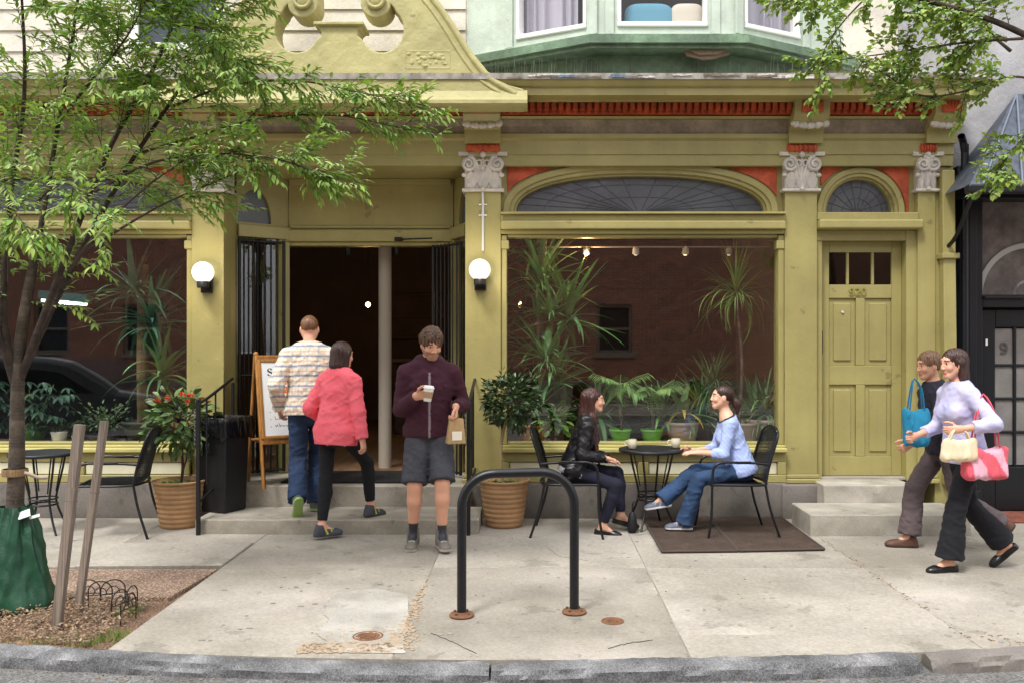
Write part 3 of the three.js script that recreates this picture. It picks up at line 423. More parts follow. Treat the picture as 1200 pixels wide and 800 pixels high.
  const ds = sub('downspout', cafe); const dsg = rb(-0.06, 0.06, 0, 2.95, 0, 0.1, 0.012); const dq = dsg.attributes.position; for (let i = 0; i < dq.count; i++) dq.setX(i, dq.getX(i) + X(1112) - 0.035 * dq.getY(i) / 3);
  mesh('pipe', [dsg.translate(0, 0.3, -0.02)], O, ds); mesh('pipe_collar', [rb(X(1110) - 0.09, X(1110) + 0.075, 2.42, 2.47, -0.02, 0.11)], O, ds);
  // recessed entrance
  const en = sub('entrance_recess', cafe), zb = -0.72, zf = -0.38, xl = X(262), xr = X(545), bl = X(338, zb), brr = X(531, zb), k = (a, b) => Math.atan2(b[1] - a[1], b[0] - a[0]);
  mesh('soffit', [bx(xl, xr, 3.3, 3.36, zb - 0.1, -0.3)], O, en);
  mesh('head_panel', [bx(bl, brr, 2.78, 3.3, zb - 0.1, zb), rb(bl + 0.02, brr - 0.02, 3.24, 3.3, zb - 0.01, zb + 0.05), rb(bl + 0.02, brr - 0.02, 2.8, 2.83, zb - 0.01, zb + 0.02)], O, en);
  const wallSide = (a, b, y0, y1, t, o = 0) => { const L = Math.hypot(b[0] - a[0], b[1] - a[1]); return rb(-t * 0, L, y0, y1, -t, o, 0.006).rotateY(-k(a, b)).translate(a[0], 0, a[1]); };
  for (const [f, bb, sg] of [[[xl, zf], [bl, zb], 1], [[xr, zf], [brr, zb], -1]]) {
    const A = sg > 0 ? f : bb, B = sg > 0 ? bb : f, at = (t, z) => [mix(f[0], bb[0], t), mix(f[1], bb[1], t)];
    mesh('side_beam', [wallSide(A, B, 2.68, 2.8, 0.1, 0.05)], O, en);
    const u0 = at(0.78), U = sg > 0 ? [u0, bb] : [bb, u0]; mesh('jamb', [wallSide(...U, 0.32, 2.68, 0.08, 0.03)], O, en);
    const L = Math.hypot(B[0] - A[0], B[1] - A[1]), cxx = sg > 0 ? L * 0.34 : L * 0.66, e = ell(cxx, 2.83, L * 0.36, 0.33, 2.1, 24).filter(q => q[0] > 0.001 && q[0] < L - 0.001), s = poly([[0, 2.8], [L, 2.8], [L, 3.3], [0, 3.3]]); s.holes.push(new THREE.Path(ell(cxx, 2.83, L * 0.32, 0.33, 2.1, 24).map(q => new THREE.Vector2(...q))));
    const mv = g => g.rotateY(-k(A, B)).translate(A[0], 0, A[1]);
    mesh('transom_wall', [mv(extr(s, 0.05).translate(0, 0, -0.06))], O, en);
    mesh('pane', [mv(extr(poly(ell(cxx, 2.83, L * 0.32, 0.33, 2.1, 24)), 0.004).translate(0, 0, -0.05))], mat.leaded, en);
    mesh('side_pane', [wallSide(...(sg > 0 ? [f, u0] : [u0, f]), 0.5, 2.68, 0.006)], mat.pane, en);
  }
  mesh('lintel', [rb(bl - 0.02, brr + 0.02, 2.62, 2.66, zb - 0.12, zb + 0.03), rb(bl - 0.02, brr + 0.02, 2.66, 2.78, zb - 0.12, zb + 0.06, 0.012, 2)], O, en);
  mesh('door_closer', [rb(X(464, zb), X(473, zb), 2.66, 2.7, zb + 0.06, zb + 0.12), rod(V(X(473, zb), 2.68, zb + 0.09), V(X(508, zb), 2.685, zb + 0.14), 0.008)], mat.black, en);
  // interior
  const inn = sub('interior', cafe), iz = -7;
  mesh('floor', [bx(LX, X(958), 0.25, FLOOR, iz, zb + 0.02), bx(LX, pil[1][0], 0.25, FLOOR, zb + 0.02, -0.31), bx(pil[2][1], X(958), 0.25, FLOOR, zb + 0.02, -0.31)], mat.insideFloor, inn);
  mesh('ceiling', [bx(LX, X(958), 3.36, 3.44, iz, -0.4)], mat.inside, inn);
  mesh('back_wall', [bx(LX, X(958), 0.3, 3.4, iz - 0.1, iz)], mat.inside, inn);
  mesh('side_wall', [bx(LX - 0.1, LX, 0.0, 3.4, iz, -0.3), bx(X(952), X(958), 0.3, 3.4, iz, -0.4)], mat.inside, inn);
  mesh('ceiling_beam', [bx(LX, X(958), 2.9, 3.3, -2.3, -2.1)], M('#9a7f72', 0.9), inn);
  mesh('post', [T(new THREE.CylinderGeometry(0.068, 0.068, 3.05, 18), X(451, -1.05), 1.84, -1.05)], M('#a59a8c', 0.8), inn);
  mesh('window_shelf', [rb(pil[2][1] + 0.02, pil[3][0], 0.6, 0.64, -0.9, -0.31), rb(LX, pil[1][0], 0.6, 0.64, -0.9, -0.31), bx(pil[2][1], pil[3][0], 0.32, 0.6, -0.9, -0.87), bx(LX, pil[1][0], 0.32, 0.6, -0.9, -0.87)], M('#4a4038', 0.8), inn);
  mesh('service_counter', [rb(-2.0, -0.2, 0.32, 1.35, -5.2, -4.5, 0.02), rb(-2.1, -0.1, 1.35, 1.4, -5.3, -4.4, 0.01)], M('#3b2a20', 0.6), inn);
  mesh('wall_shelf', [0.0, 0.45, 0.9].map(y => rb(-2.4, 0, 1.7 + y * 0.8, 1.73 + y * 0.8, -6.98, -6.75)), M('#5a4433', 0.6), inn);
  mesh('party_wall', [bx(LX - 0.3, LX, -0.1, 9.2, -8, 0.0), bx(3.2, 3.47, 4.0, 9.2, -8, -0.4), bx(LX, 3.47, 4.0, 9.2, -8.1, -8), bx(LX, 4, -0.1, 4, -8.2, -8.1)], mat.whiteWall, cafe);
  // security gates folded back on both sides of the entrance
  const gate = (pts, y0, y1, n, name) => { const g = sub(name, cafe), b = []; const L = pts.length - 1;
    for (let i = 0; i < L; i++) for (let j = 0; j <= n; j++) { const p = V(mix(pts[i][0], pts[i + 1][0], j / n), 0, mix(pts[i][1], pts[i + 1][1], j / n)), th = j === 0 || j === n ? 0.017 : 0.0085; mesh('bar', [rod(V(p.x, y0, p.z), V(p.x, y1, p.z), th, th, 6)], mat.iron, g); }
    for (let i = 0; i < L; i++) for (const y of [y0 + 0.02, mix(y0, y1, 0.42), y1 - 0.02]) mesh('rail', [rod(V(pts[i][0], y, pts[i][1]), V(pts[i + 1][0], y, pts[i + 1][1]), 0.013, 0.013, 6)], mat.iron, g); };
  gate([[X(279, -0.36) + 0.02, -0.33], [X(303, -0.5), -0.46], [X(333, -0.62), -0.6]], 0.345, 2.66, 4, 'security_gate');
  gate([[X(544, -0.36) - 0.03, -0.3], [X(508, -0.66) + 0.0, -0.62]], 0.345, 2.62, 7, 'security_gate');
  // electrical conduit and gate latch on the pillars
  mesh('conduit', [rod(V(X(566), 2.5, 0.012), V(X(566), 2.98, 0.012), 0.0125, 0.0125, 8), rod(V(X(566), 2.98, 0.012), V(X(565.5), 3.05, 0.012), 0.011, 0.011, 8), ...[2.93, 2.83].map(y => rb(X(566) - 0.04, X(566) + 0.04, y, y + 0.012, 0, 0.02, 0.003))], M('#d8d8d6', 0.35, { metalness: 0.4 }), cafe);
}
// ------------------------------------------------------------------ stone steps
{
  const s = thing('stone_steps', 'two worn concrete steps leading up to the open cafe entrance', 'steps');
  mesh('step', [rb(X(228, 0.8), X(561, 0.8), -0.06, 0.13, 0.19, 0.8, 0.014, 2)], mat.stepStone, s);
  mesh('step', [rb(X(262) + 0.01, X(545) + 0.06, -0.06, 0.32, -0.3, 0.19, 0.014, 2), rb(X(262) + 0.004, X(545) - 0.004, -0.06, 0.318, -0.9, -0.3, 0.006)], mat.stepStone, s);
  const d = thing('stone_steps', 'two pale stone steps below the closed olive door', 'steps');
  mesh('step', [rb(X(950, 0.87), X(1139, 0.87), -0.06, 0.185, 0.3, 0.87, 0.014, 2)], M('#cbc5ba', 0.85, { map: tConc, ms: 0.9, bump: bRough, bs: 0.3, bh: 0.004 }), d);
  mesh('step', [rb(X(966, 0.3), X(1072, 0.3), -0.06, 0.345, -0.29, 0.3, 0.014, 2)], M('#cbc5ba', 0.85, { map: tConc, ms: 0.7, bump: bRough, bs: 0.3, bh: 0.004 }), d);
  tag(mesh('door_mat', [rb(X(340, -0.3), X(522, -0.3), 0.322, 0.336, -0.7, 0.05, 0.005)], M('#1b1b1e', 0.95, { bump: bFine, bs: 0.1, bh: 0.006 })), 'black rubber entrance mat on the landing before the open doorway', 'mat');
}
// ------------------------------------------------------------------ neighbouring black shopfront
{
  const b = thing('black_shopfront', 'black painted neighbouring shopfront with fanlight, glazed door and grey upper wall', 'building'), K = M('#101319', 0.35, { map: tPaint, ms: 0.8 }), x0 = X(1122);
  mesh('upper_wall', [bx(3.48, 9.5, 3.3, 9.2, -0.5, -0.1)], mat.greyWall, b);
  mesh('pilaster', [rb(x0, X(1136), -0.02, 3.3, -0.4, -0.05), rb(X(1136), X(1146), -0.02, 3.3, -0.4, 0.0), rb(X(1146), X(1156), -0.02, 3.3, -0.4, -0.06), rb(X(1136) - 0.02, X(1148), -0.02, 0.25, -0.3, 0.04)], K, b);
  mesh('drain_pipe', [rod(V(X(1130), 0, 0.02), V(X(1130), 3.5, 0.02), 0.035, 0.035, 10), tube([V(X(1130), 3.42, 0.02), V(X(1126), 3.52, 0.05), V(X(1121), 3.56, 0.1)], 0.035, 10, 8)], K, b);
  mesh('head_beam', [rb(x0, 9, 2.98, 3.2, -0.4, 0.08), rb(x0, 9, 3.2, 3.3, -0.4, 0.02)], K, b);
  const cx = X(1216), yb = Y(345), r = 0.5, ring = (o, i) => { const s = new THREE.Shape(); s.absarc(cx, yb, o, 0, PI); s.lineTo(cx - i, yb); s.absarc(cx, yb, i, PI, 0, true); s.closePath(); return s; };
  const pan = poly([[X(1156), yb], [X(1290), yb], [X(1290), 2.98], [X(1156), 2.98]]), hp = new THREE.Path(); hp.absarc(cx, yb + 0.001, r, 0, PI); hp.closePath(); pan.holes.push(hp);
  mesh('fanlight_panel', [extr(pan, 0.05).translate(0, 0, -0.2)], M('#8a7f7c', 0.6, { map: tWear, ms: 0.8 }), b);
  const fan = sub('fanlight', b); mesh('frame', [extr(ring(r, r - 0.05), 0.07).translate(0, 0, -0.2), extr(ring(0.15, 0.125), 0.03).translate(0, 0, -0.18), ...[0.25, 0.5, 0.75].map(t => rod(V(cx - Math.cos(t * PI) * 0.14, yb + Math.sin(t * PI) * 0.14, -0.165), V(cx - Math.cos(t * PI) * 0.46, yb + Math.sin(t * PI) * 0.46, -0.165), 0.012))], M('#b7b2ae', 0.6), fan);
  const cir = new THREE.Shape(); cir.absarc(cx, yb, r - 0.04, 0, PI); mesh('pane', [extr(cir, 0.006).translate(0, 0, -0.185)], mat.leaded, fan);
  const font = globalThis.__font, num = (s, x, y, z, size, m, par) => mesh('house_number', [new TextGeometry(s, { font, size, depth: 0.006, curveSegments: 5 }).translate(x, y, z)], m, par);
  num('9', X(1190), yb + 0.03, -0.17, 0.09, M('#e8e6e0', 0.5), fan);
  mesh('rail', [rb(X(1156), X(1290), Y(360), yb, -0.35, -0.06), rb(X(1156), X(1290), Y(350), Y(347), -0.06, -0.02)], K, b);
  const d = sub('door', b), a0 = X(1157), a1 = X(1275), zc = -0.16, yt = Y(362), y0 = 0.03;
  const c0 = X(1177), c1 = X(1199), st = [rb(a0, c0, y0, yt, zc - 0.05, zc), rb(c0, a1, y0, 0.45, zc - 0.05, zc), rb(c0, a1, Y(383), yt, zc - 0.05, zc)], pr = [0.45, 0.78, 1.1, 1.42, Y(383)];
  const cols = [[c0, c1], [c1 + 0.03, c1 + 0.2], [c1 + 0.23, c1 + 0.4]]; st.push(rb(c1 + 0.4, a1, 0.45, Y(383), zc - 0.05, zc)); for (const [, q] of cols) st.push(rb(q, q + 0.03, 0.45, Y(383), zc - 0.045, zc - 0.004)); for (const y of pr.slice(1, -1)) st.push(rb(c0, c1 + 0.4, y - 0.013, y + 0.013, zc - 0.04, zc - 0.008));
  mesh('leaf_frame', st, K, d);
  for (const [p, q] of cols) for (let i = 0; i < 4; i++) mesh('pane', [bx(p, q, pr[i] + 0.014, pr[i + 1] - 0.014, zc - 0.03, zc - 0.025)], M('#8f8b8a', 0.15, { map: tMottle, ms: 0.8 }), d);
  num('9', X(1183), 1.53, zc - 0.02, 0.11, M('#4a4644', 0.5), d);
  mesh('letter_slot', [rb(X(1165), X(1167.5), Y(405), Y(397), zc, zc + 0.01, 0.003)], mat.white, d);
  mesh('rest_of_front', [bx(X(1290), 9, -0.02, 3, -0.4, -0.1), bx(x0, 9, 3.2, 3.3, -0.6, -0.4), bx(x0, 9, 3.0, 3.1, -3, -0.4), bx(x0, 9, 0, 3.0, -3.1, -3)], K, b);
  mesh('brick_sill', [rb(X(1140), 9, -0.05, 0.02, -0.3, 0.32, 0.008)], M('#9a5a48', 0.9, { map: tWear, ms: 0.4 }), b);
  // sloping metal canopy
  const cn = sub('canopy', b), q0 = V(X(1136, 0.3), 2.98, 0.45), zA = 0.55, xa = X(1133, 0.5); const tri = new THREE.BufferGeometry();
  const pts = [[xa, 3.02, zA], [9, 3.02, zA], [9, 4.0, -0.08], [xa + 0.75, 4.0, -0.08], [xa, 3.02, -0.08]]; tri.setAttribute('position', new THREE.Float32BufferAttribute([0, 1, 2, 0, 2, 3, 0, 3, 4].flatMap(i => pts[i]), 3)); tri.computeVertexNormals();
  mesh('sheet', [tri], M('#626a78', 0.5, { map: tMetal, ms: 0.4, metalness: 0.3, side: THREE.DoubleSide }), cn);
  for (let i = 0; i < 8; i++) { const t = xa + 0.12 + i * 0.35; mesh('seam', [rod(V(t, 3.03, zA + 0.005), V(Math.max(t, xa + 0.75), 4.0, -0.07), 0.012, 0.012, 5)], M('#69707e', 0.45), cn); }
  mesh('gutter', [rb(xa - 0.02, 9, 2.95, 3.03, zA - 0.06, zA + 0.04, 0.02, 2)], K, cn);
  mesh('bracket', [tube([V(xa + 0.02, 2.5, 0), V(xa + 0.05, 2.62, 0.2), V(xa + 0.06, 2.95, 0.5)], 0.02, 12, 6)], K, cn);
}
// ------------------------------------------------------------------ people: distance fields meshed with surface nets
const cap = (a, b, ra, rb = ra, k = 0.03, o = {}) => ({ t: 0, a, b, ra, rb, k, ...o });
const ello = (c, r, k = 0.03, o = {}) => ({ t: 1, c, r, k, ...o });
function sdfGeo(prims, cell, { cut, disp, color } = {}) {
  const lo = V(1e9, 1e9, 1e9), hi = V(-1e9, -1e9, -1e9), box = p => { const m = p.t ? Math.max(...p.r) : Math.max(p.ra, p.rb), q = p.t ? [p.c] : [p.a, p.b], l = q[0].clone(), h = q[0].clone(); q.forEach(v => { l.min(v); h.max(v); }); return [l.subScalar(m), h.addScalar(m)]; };
  for (const p of prims) if (!p.neg) { const [l, h] = box(p); lo.min(l); hi.max(h); }
  lo.subScalar(0.02 + 3 * cell); hi.addScalar(0.02 + 3 * cell);
  const n = ['x', 'y', 'z'].map(k => Math.ceil((hi[k] - lo[k]) / cell) + 1), [nx, ny, nz] = n, f = new Float32Array(nx * ny * nz).fill(0.1);
  for (const p of prims) {
    const [l, h] = box(p), pad = p.k + 2.5 * cell + 0.008, r0 = [], r1 = [];
    ['x', 'y', 'z'].forEach((k, i) => { r0[i] = Math.max(0, Math.floor((l[k] - pad - lo[k]) / cell)); r1[i] = Math.min(n[i] - 1, Math.ceil((h[k] + pad - lo[k]) / cell)); });
    let dx, dy, dz, L2; if (!p.t) { dx = p.b.x - p.a.x; dy = p.b.y - p.a.y; dz = p.b.z - p.a.z; L2 = dx * dx + dy * dy + dz * dz || 1e-9; }
    for (let k = r0[2]; k <= r1[2]; k++) for (let j = r0[1]; j <= r1[1]; j++) for (let i = r0[0]; i <= r1[0]; i++) {
      let x = lo.x + i * cell, y = lo.y + j * cell, z = lo.z + k * cell, d;
      if (!p.t) {
        let ax = x - p.a.x, ay = y - p.a.y, az = z - p.a.z;
        if (p.ax) { const s = (ax * p.ax.x + ay * p.ax.y + az * p.ax.z) * (p.q - 1); ax += p.ax.x * s; ay += p.ax.y * s; az += p.ax.z * s; }
        const t = clamp((ax * dx + ay * dy + az * dz) / L2, 0, 1); d = Math.hypot(ax - dx * t, ay - dy * t, az - dz * t) - mix(p.ra, p.rb, t);
        if (p.ax) d /= mix(1, p.q, 0.5); if (p.flat) d = Math.max(d, ((x - p.b.x) * dx + (y - p.b.y) * dy + (z - p.b.z) * dz) / Math.sqrt(L2));
      } else {
        let ax = x - p.c.x, ay = y - p.c.y, az = z - p.c.z; if (p.B) { const [u, v, w] = p.B, qx = ax * u.x + ay * u.y + az * u.z, qy = ax * v.x + ay * v.y + az * v.z, qz = ax * w.x + ay * w.y + az * w.z; ax = qx; ay = qy; az = qz; }
        const [rx, ry, rz] = p.r, k0 = Math.hypot(ax / rx, ay / ry, az / rz), k1 = Math.hypot(ax / rx / rx, ay / ry / ry, az / rz / rz); d = k1 > 1e-9 ? k0 * (k0 - 1) / k1 : -Math.min(rx, ry, rz);
      }
      const o = (k * ny + j) * nx + i, a = f[o];
      if (p.neg) { const e = -d, hh = Math.max(p.k - Math.abs(a - e), 0) / p.k; f[o] = Math.max(a, e) + hh * hh * p.k / 4; }
      else { const hh = Math.max(p.k - Math.abs(a - d), 0) / p.k; f[o] = Math.min(a, d) - hh * hh * p.k / 4; }
    }
  }
  if (cut || disp) for (let k = 0, o = 0; k < nz; k++) for (let j = 0; j < ny; j++) for (let i = 0; i < nx; i++, o++) if (f[o] < 0.06) { const x = lo.x + i * cell, y = lo.y + j * cell, z = lo.z + k * cell; if (disp && f[o] > -0.05) f[o] += disp(x, y, z); if (cut) f[o] = Math.max(f[o], cut(x, y, z)); }
  const vid = new Int32Array(f.length).fill(-1), pos = [], idx = [], sx = 1, sy = nx, sz = nx * ny, off = [0, sx, sy, sx + sy, sz, sx + sz, sy + sz, sx + sy + sz];
  const E = [[0, 1], [2, 3], [4, 5], [6, 7], [0, 2], [1, 3], [4, 6], [5, 7], [0, 4], [1, 5], [2, 6], [3, 7]];
  for (let k = 0; k < nz - 1; k++) for (let j = 0; j < ny - 1; j++) for (let i = 0; i < nx - 1; i++) {
    const o = k * sz + j * sy + i; let m = 0; for (let c = 0; c < 8; c++) if (f[o + off[c]] < 0) m |= 1 << c; if (m === 0 || m === 255) continue;
    let x = 0, y = 0, z = 0, c = 0; for (const [a, b] of E) { if (((m >> a) & 1) === ((m >> b) & 1)) continue; const fa = f[o + off[a]], fb = f[o + off[b]], t = fa / (fa - fb); x += mix(a & 1, b & 1, t); y += mix((a >> 1) & 1, (b >> 1) & 1, t); z += mix((a >> 2) & 1, (b >> 2) & 1, t); c++; }
    vid[o] = pos.length / 3; pos.push(lo.x + (i + x / c) * cell, lo.y + (j + y / c) * cell, lo.z + (k + z / c) * cell);
  }
  const quad = (a, b, c, d, flip) => flip ? idx.push(a, c, b, a, d, c) : idx.push(a, b, c, a, c, d);
  for (let k = 1; k < nz - 1; k++) for (let j = 1; j < ny - 1; j++) for (let i = 1; i < nx - 1; i++) {
    const o = k * sz + j * sy + i, a = f[o] < 0;
    if (a !== f[o + sx] < 0) quad(vid[o - sy - sz], vid[o - sz], vid[o], vid[o - sy], !a);
    if (a !== f[o + sy] < 0) quad(vid[o - sx - sz], vid[o - sx], vid[o], vid[o - sz], !a);
    if (a !== f[o + sz] < 0) quad(vid[o - sx - sy], vid[o - sy], vid[o], vid[o - sx], !a);
  }
  const g = new THREE.BufferGeometry(); g.setAttribute('position', new THREE.Float32BufferAttribute(pos, 3)); g.setIndex(idx); g.computeVertexNormals();
  if (color) { const c = new Float32Array(pos.length); for (let i = 0; i < pos.length; i += 3) { const q = color(pos[i], pos[i + 1], pos[i + 2]); c[i] = q.r; c[i + 1] = q.g; c[i + 2] = q.b; } g.setAttribute('color', new THREE.BufferAttribute(c, 3)); }
  return g;
}
const cMemo = {}, C = h => cMemo[h] || (cMemo[h] = new THREE.Color(h)), lerpC = (a, b, t) => a.clone().lerp(b, clamp(t, 0, 1));
const vc = (rough, o = {}) => M(0xffffff, rough, { vertexColors: true, ...o });
const pm = { skin: vc(0.55), cloth: vc(0.88), denim: vc(0.85), leather: vc(0.36), hair: vc(0.45), shoe: vc(0.6), gloss: vc(0.3) };
const ik = (a, c, l1, l2, pole) => { const d = c.clone().sub(a); let L = d.length(); const mx = (l1 + l2) * 0.999; if (L > mx) { c.copy(a).addScaledVector(d, mx / L); L = mx; } d.normalize(); const x = (l1 * l1 - l2 * l2 + L * L) / (2 * L), y = Math.sqrt(Math.max(0, l1 * l1 - x * x)), p = pole.clone().addScaledVector(d, -pole.dot(d)).normalize(); return a.clone().addScaledVector(d, x).addScaledVector(p, y); };
const folds = (amp, fx = 9, fy = 22, s = 0) => (x, y, z) => Math.min(0.0015, amp * (2.0 * Math.abs(noise(x * fx * 0.8 + s + y * 5, y * fy * 0.62 + x * 4, z * fx * 0.8)) + 0.9 * Math.abs(noise(x * fx * 1.7 - y * 9, y * fy * 1.1 + s, z * fx * 1.7 + y * 6)) - 0.75 + 0.35 * noise(x * fx * 2.3, y * fy * 1.7 + s, z * fx * 2.1)));

function person(o) {
  const s = o.h / 1.75, fem = o.fem ? 1 : 0, root = thing('person', o.label, 'person', o.base, o.yaw), inv = root.matrix.compose(root.position, root.quaternion, root.scale).clone().invert();
  const toL = w => w.clone().applyMatrix4(inv), lv = (a, d) => a ? (a.w ? toL(a.w) : V(...a)) : d;
  // skeleton
  const Pv = lv(o.pelvis, V(0, 0.93 * s, 0)), u = V(Math.sin(o.side || 0), Math.cos(o.lean || 0), Math.sin(o.lean || 0)).normalize(), tw = o.twist || 0, sx0 = V(Math.cos(tw), 0, -Math.sin(tw)), sx = sx0.addScaledVector(u, -sx0.dot(u)).normalize(), fw = sx.clone().cross(u).normalize(), pf = V(0, 0, 1);
  const at = (k, l = 0, m = 0) => Pv.clone().addScaledVector(u, k * s).addScaledVector(sx, l * s).addScaledVector(fw, m * s);
  const hw = 0.088 + 0.008 * fem, hip = { L: Pv.clone().add(V(hw * s, -0.02 * s, 0)), R: Pv.clone().add(V(-hw * s, -0.02 * s, 0)) }, shw = 0.185 - 0.025 * fem, W = at(0.14), Ch = at(0.33, 0, 0.005), Nk = at(0.535, 0, -0.015), sh = { L: at(0.447, shw), R: at(0.447, -shw) };
  const J = { root, Pv, u, sx, fw, W, Ch, Nk, s, at, sh, hip, kn: {}, an: {}, el: {}, wr: {} };
  for (const k of ['L', 'R']) {
    const g = k === 'L' ? 1 : -1;
    J.an[k] = lv(o.ankle?.[k], V(g * 0.09 * s, 0.085 * s, 0)); J.kn[k] = ik(hip[k], J.an[k], 0.43 * s, 0.42 * s, lv(o.kneePole?.[k], V(g * 0.05, 0, 1)));
    J.wr[k] = lv(o.wrist?.[k], sh[k].clone().add(V(g * 0.08 * s, -0.5 * s, 0.06 * s))); J.el[k] = ik(sh[k], J.wr[k], 0.285 * s, 0.25 * s, lv(o.elbowPole?.[k], V(g * 0.5, -0.2, -1)));
  }
  const hr = o.head || {}, hq = new THREE.Quaternion().setFromEuler(new THREE.Euler(hr.pitch || 0, hr.yaw || 0, hr.roll || 0, 'YXZ'));
  const Hc = Nk.clone().addScaledVector(u, 0.05 * s).add(V(0, 0.103 * s, 0.038 * s).applyQuaternion(hq)), hs = s * (o.headScale || 0.98); J.Hc = Hc; J.hq = hq;
  const HM = new THREE.Matrix4().compose(Hc, hq, V(hs, hs, hs)), skin = C(o.skin || '#d9a583'), skin2 = lerpC(skin, C('#b5614a'), 0.28);
  const legR = 0.97 - 0.04 * fem, armR = 1 - 0.14 * fem;
  const torso = (i, k = 0.05) => { const l = [cap(hip.L, hip.R, 0.098 * s + i, 0.098 * s + i, k), cap(Pv, W, (0.142 + 0.006 * fem) * s + i, (0.132 - 0.012 * fem) * s + i, k, { ax: fw, q: 1.3 }), cap(W, Ch, (0.13 - 0.012 * fem) * s + i, (0.15 - 0.014 * fem) * s + i, k, { ax: fw, q: 1.38 }), cap(Ch, at(0.44, 0, -0.01), (0.152 - 0.016 * fem) * s + i, 0.115 * s + i, k, { ax: fw, q: 1.45 }), ...[1, -1].map(g => cap(at(0.505, g * 0.03, -0.012), at(0.447, g * shw * 0.86, -0.005), 0.05 * s + i * 0.7, 0.046 * s + i, k))]; if (fem) for (const g of [-1, 1]) l.push(ello(at(0.315, g * 0.065, 0.085), [0.062 * s + i * 0.6, 0.06 * s + i * 0.6, 0.055 * s + i * 0.6], k)); else l.push(ello(at(0.36, 0, 0.06), [0.12 * s, 0.08 * s, 0.05 * s], k)); return l; };
  const arm = (k, i, e = 1, flat = true) => { const a = sh[k], b = J.el[k], c = J.wr[k], ee = b.clone().lerp(c, e); return [cap(a, b, 0.05 * s * armR + i * 0.85, 0.041 * s * armR + i, 0.03), cap(b, ee, 0.041 * s * armR + i, mix(0.043, 0.029, e) * s * armR + i, 0.02, { flat })]; };
  const leg = (k, i, e = 1, fl = 0, flat = true) => { const a = hip[k], b = J.kn[k], c = J.an[k]; if (e <= 0) { const q = a.clone().lerp(b, 1 + e); return [cap(a, q, 0.082 * s * legR + i * 0.6, mix(0.088, 0.06, 1 + e) * s + i + fl, 0.05, { flat })]; } const q = b.clone().lerp(c, e), bk = b.clone().lerp(c, 0.28).add(c.clone().sub(b).cross(V(1, 0, 0)).normalize().multiplyScalar(0.012 * s)); return [cap(a, b, 0.08 * s * legR + i * 0.7, 0.056 * s * legR + i, 0.05), cap(b, q, 0.054 * s * legR + i, mix(0.054, 0.036, e) * s + i + fl, 0.03, { flat }), cap(b, bk, 0.05 * s + i, 0.052 * s + i, 0.04), ...(fl > 0 ? [] : [cap(bk, b.clone().lerp(c, Math.min(0.7, e)), 0.052 * s + i, 0.036 * s + i, 0.03)])]; };
  // hands
  function handGeo(k) {
    const h = (o.hand || {})[k] || {}, g = k === 'L' ? 1 : -1, d = h.dir ? V(...h.dir).normalize() : J.wr[k].clone().sub(J.el[k]).normalize(), n0 = V(...(h.palm || [-g, 0, 0])), pn = n0.addScaledVector(d, -n0.dot(d)).normalize(), tx = V(...(h.thumb || [0, 0.2, 1])); tx.addScaledVector(d, -tx.dot(d)).addScaledVector(pn, -tx.dot(pn)).normalize();
    const hs = s * (0.96 - 0.08 * fem), q = (x, y, z) => J.wr[k].clone().addScaledVector(tx, x * hs).addScaledVector(d, y * hs).addScaledVector(pn, z * hs), cu = h.curl ?? 0.45, l = [];
    for (const x of [-0.027, -0.009, 0.009, 0.027]) l.push(cap(q(x * 0.55, 0.0, 0), q(x, 0.085, 0), 0.0165 * hs, 0.0125 * hs, 0.014));
    [[0.03, 0.088, 0.072], [0.0105, 0.092, 0.08], [-0.0095, 0.089, 0.074], [-0.028, 0.08, 0.058]].forEach(([x, y, L], f) => { let p = [x, y, 0], a = cu * 0.5, seg = [0.45, 0.32, 0.25]; for (let i = 0; i < 3; i++) { a += cu * (i ? 0.9 : 0.4) * (1 + f * 0.06); const e = [p[0] + x * 0.05 * (1 - cu), p[1] + Math.cos(a) * L * seg[i], p[2] + Math.sin(a) * L * seg[i]]; l.push(cap(q(...p), q(...e), (0.0095 - i * 0.0008) * hs, (0.009 - i * 0.001) * hs, 0.004)); p = e; } });
    const tc = h.thumbCurl ?? 0.5; let p = [0.03, 0.025, 0.006]; for (const [dx, dy, dz] of [[0.026, 0.022, 0.012 * tc + 0.006], [0.012, 0.03, 0.02 * tc], [0.002, 0.026, 0.018 * tc]]) { const e = [p[0] + dx, p[1] + dy, p[2] + dz]; l.push(cap(q(...p), q(...e), 0.0115 * hs, 0.0098 * hs, 0.008)); p = e; }
    l.push(cap(J.el[k].clone().lerp(J.wr[k], 0.75), J.wr[k], 0.03 * s * armR, 0.026 * s * armR, 0.02));
    return sdfGeo(l, 0.0048, { color: (x, y, z) => lerpC(skin, skin2, 0.35 + 0.3 * noise(x * 40, y * 40, z * 40)) });
  }
  // head
  const hl = [], nf = fem ? 0.93 : 1;
  hl.push(ello(V(0, 0.03, -0.014), [0.074, 0.088, 0.094], 0.03), ello(V(0, -0.02, 0.022), [0.061 * nf, 0.086, 0.067], 0.03), ello(V(0, -0.093, 0.06), [0.024, 0.019, 0.02], 0.03));
  for (const g of [-1, 1]) hl.push(cap(V(g * 0.05 * nf, -0.045, -0.005), V(g * 0.02, -0.094, 0.052), 0.021, 0.018, 0.03), ello(V(g * 0.036, -0.03, 0.06), [0.025, 0.022, 0.02], 0.02), ello(V(g * 0.076, -0.008, -0.012), [0.011, 0.032, 0.02], 0.01));
  hl.push(cap(V(-0.032, 0.031, 0.073), V(0.032, 0.031, 0.073), 0.013 - 0.002 * fem, undefined, 0.02), cap(V(0, 0.016, 0.084), V(0, -0.03, 0.1 - 0.003 * fem), 0.0085, 0.0105, 0.014), ello(V(0.012, -0.035, 0.093), [0.009, 0.008, 0.011], 0.008), ello(V(-0.012, -0.035, 0.093), [0.009, 0.008, 0.011], 0.008));
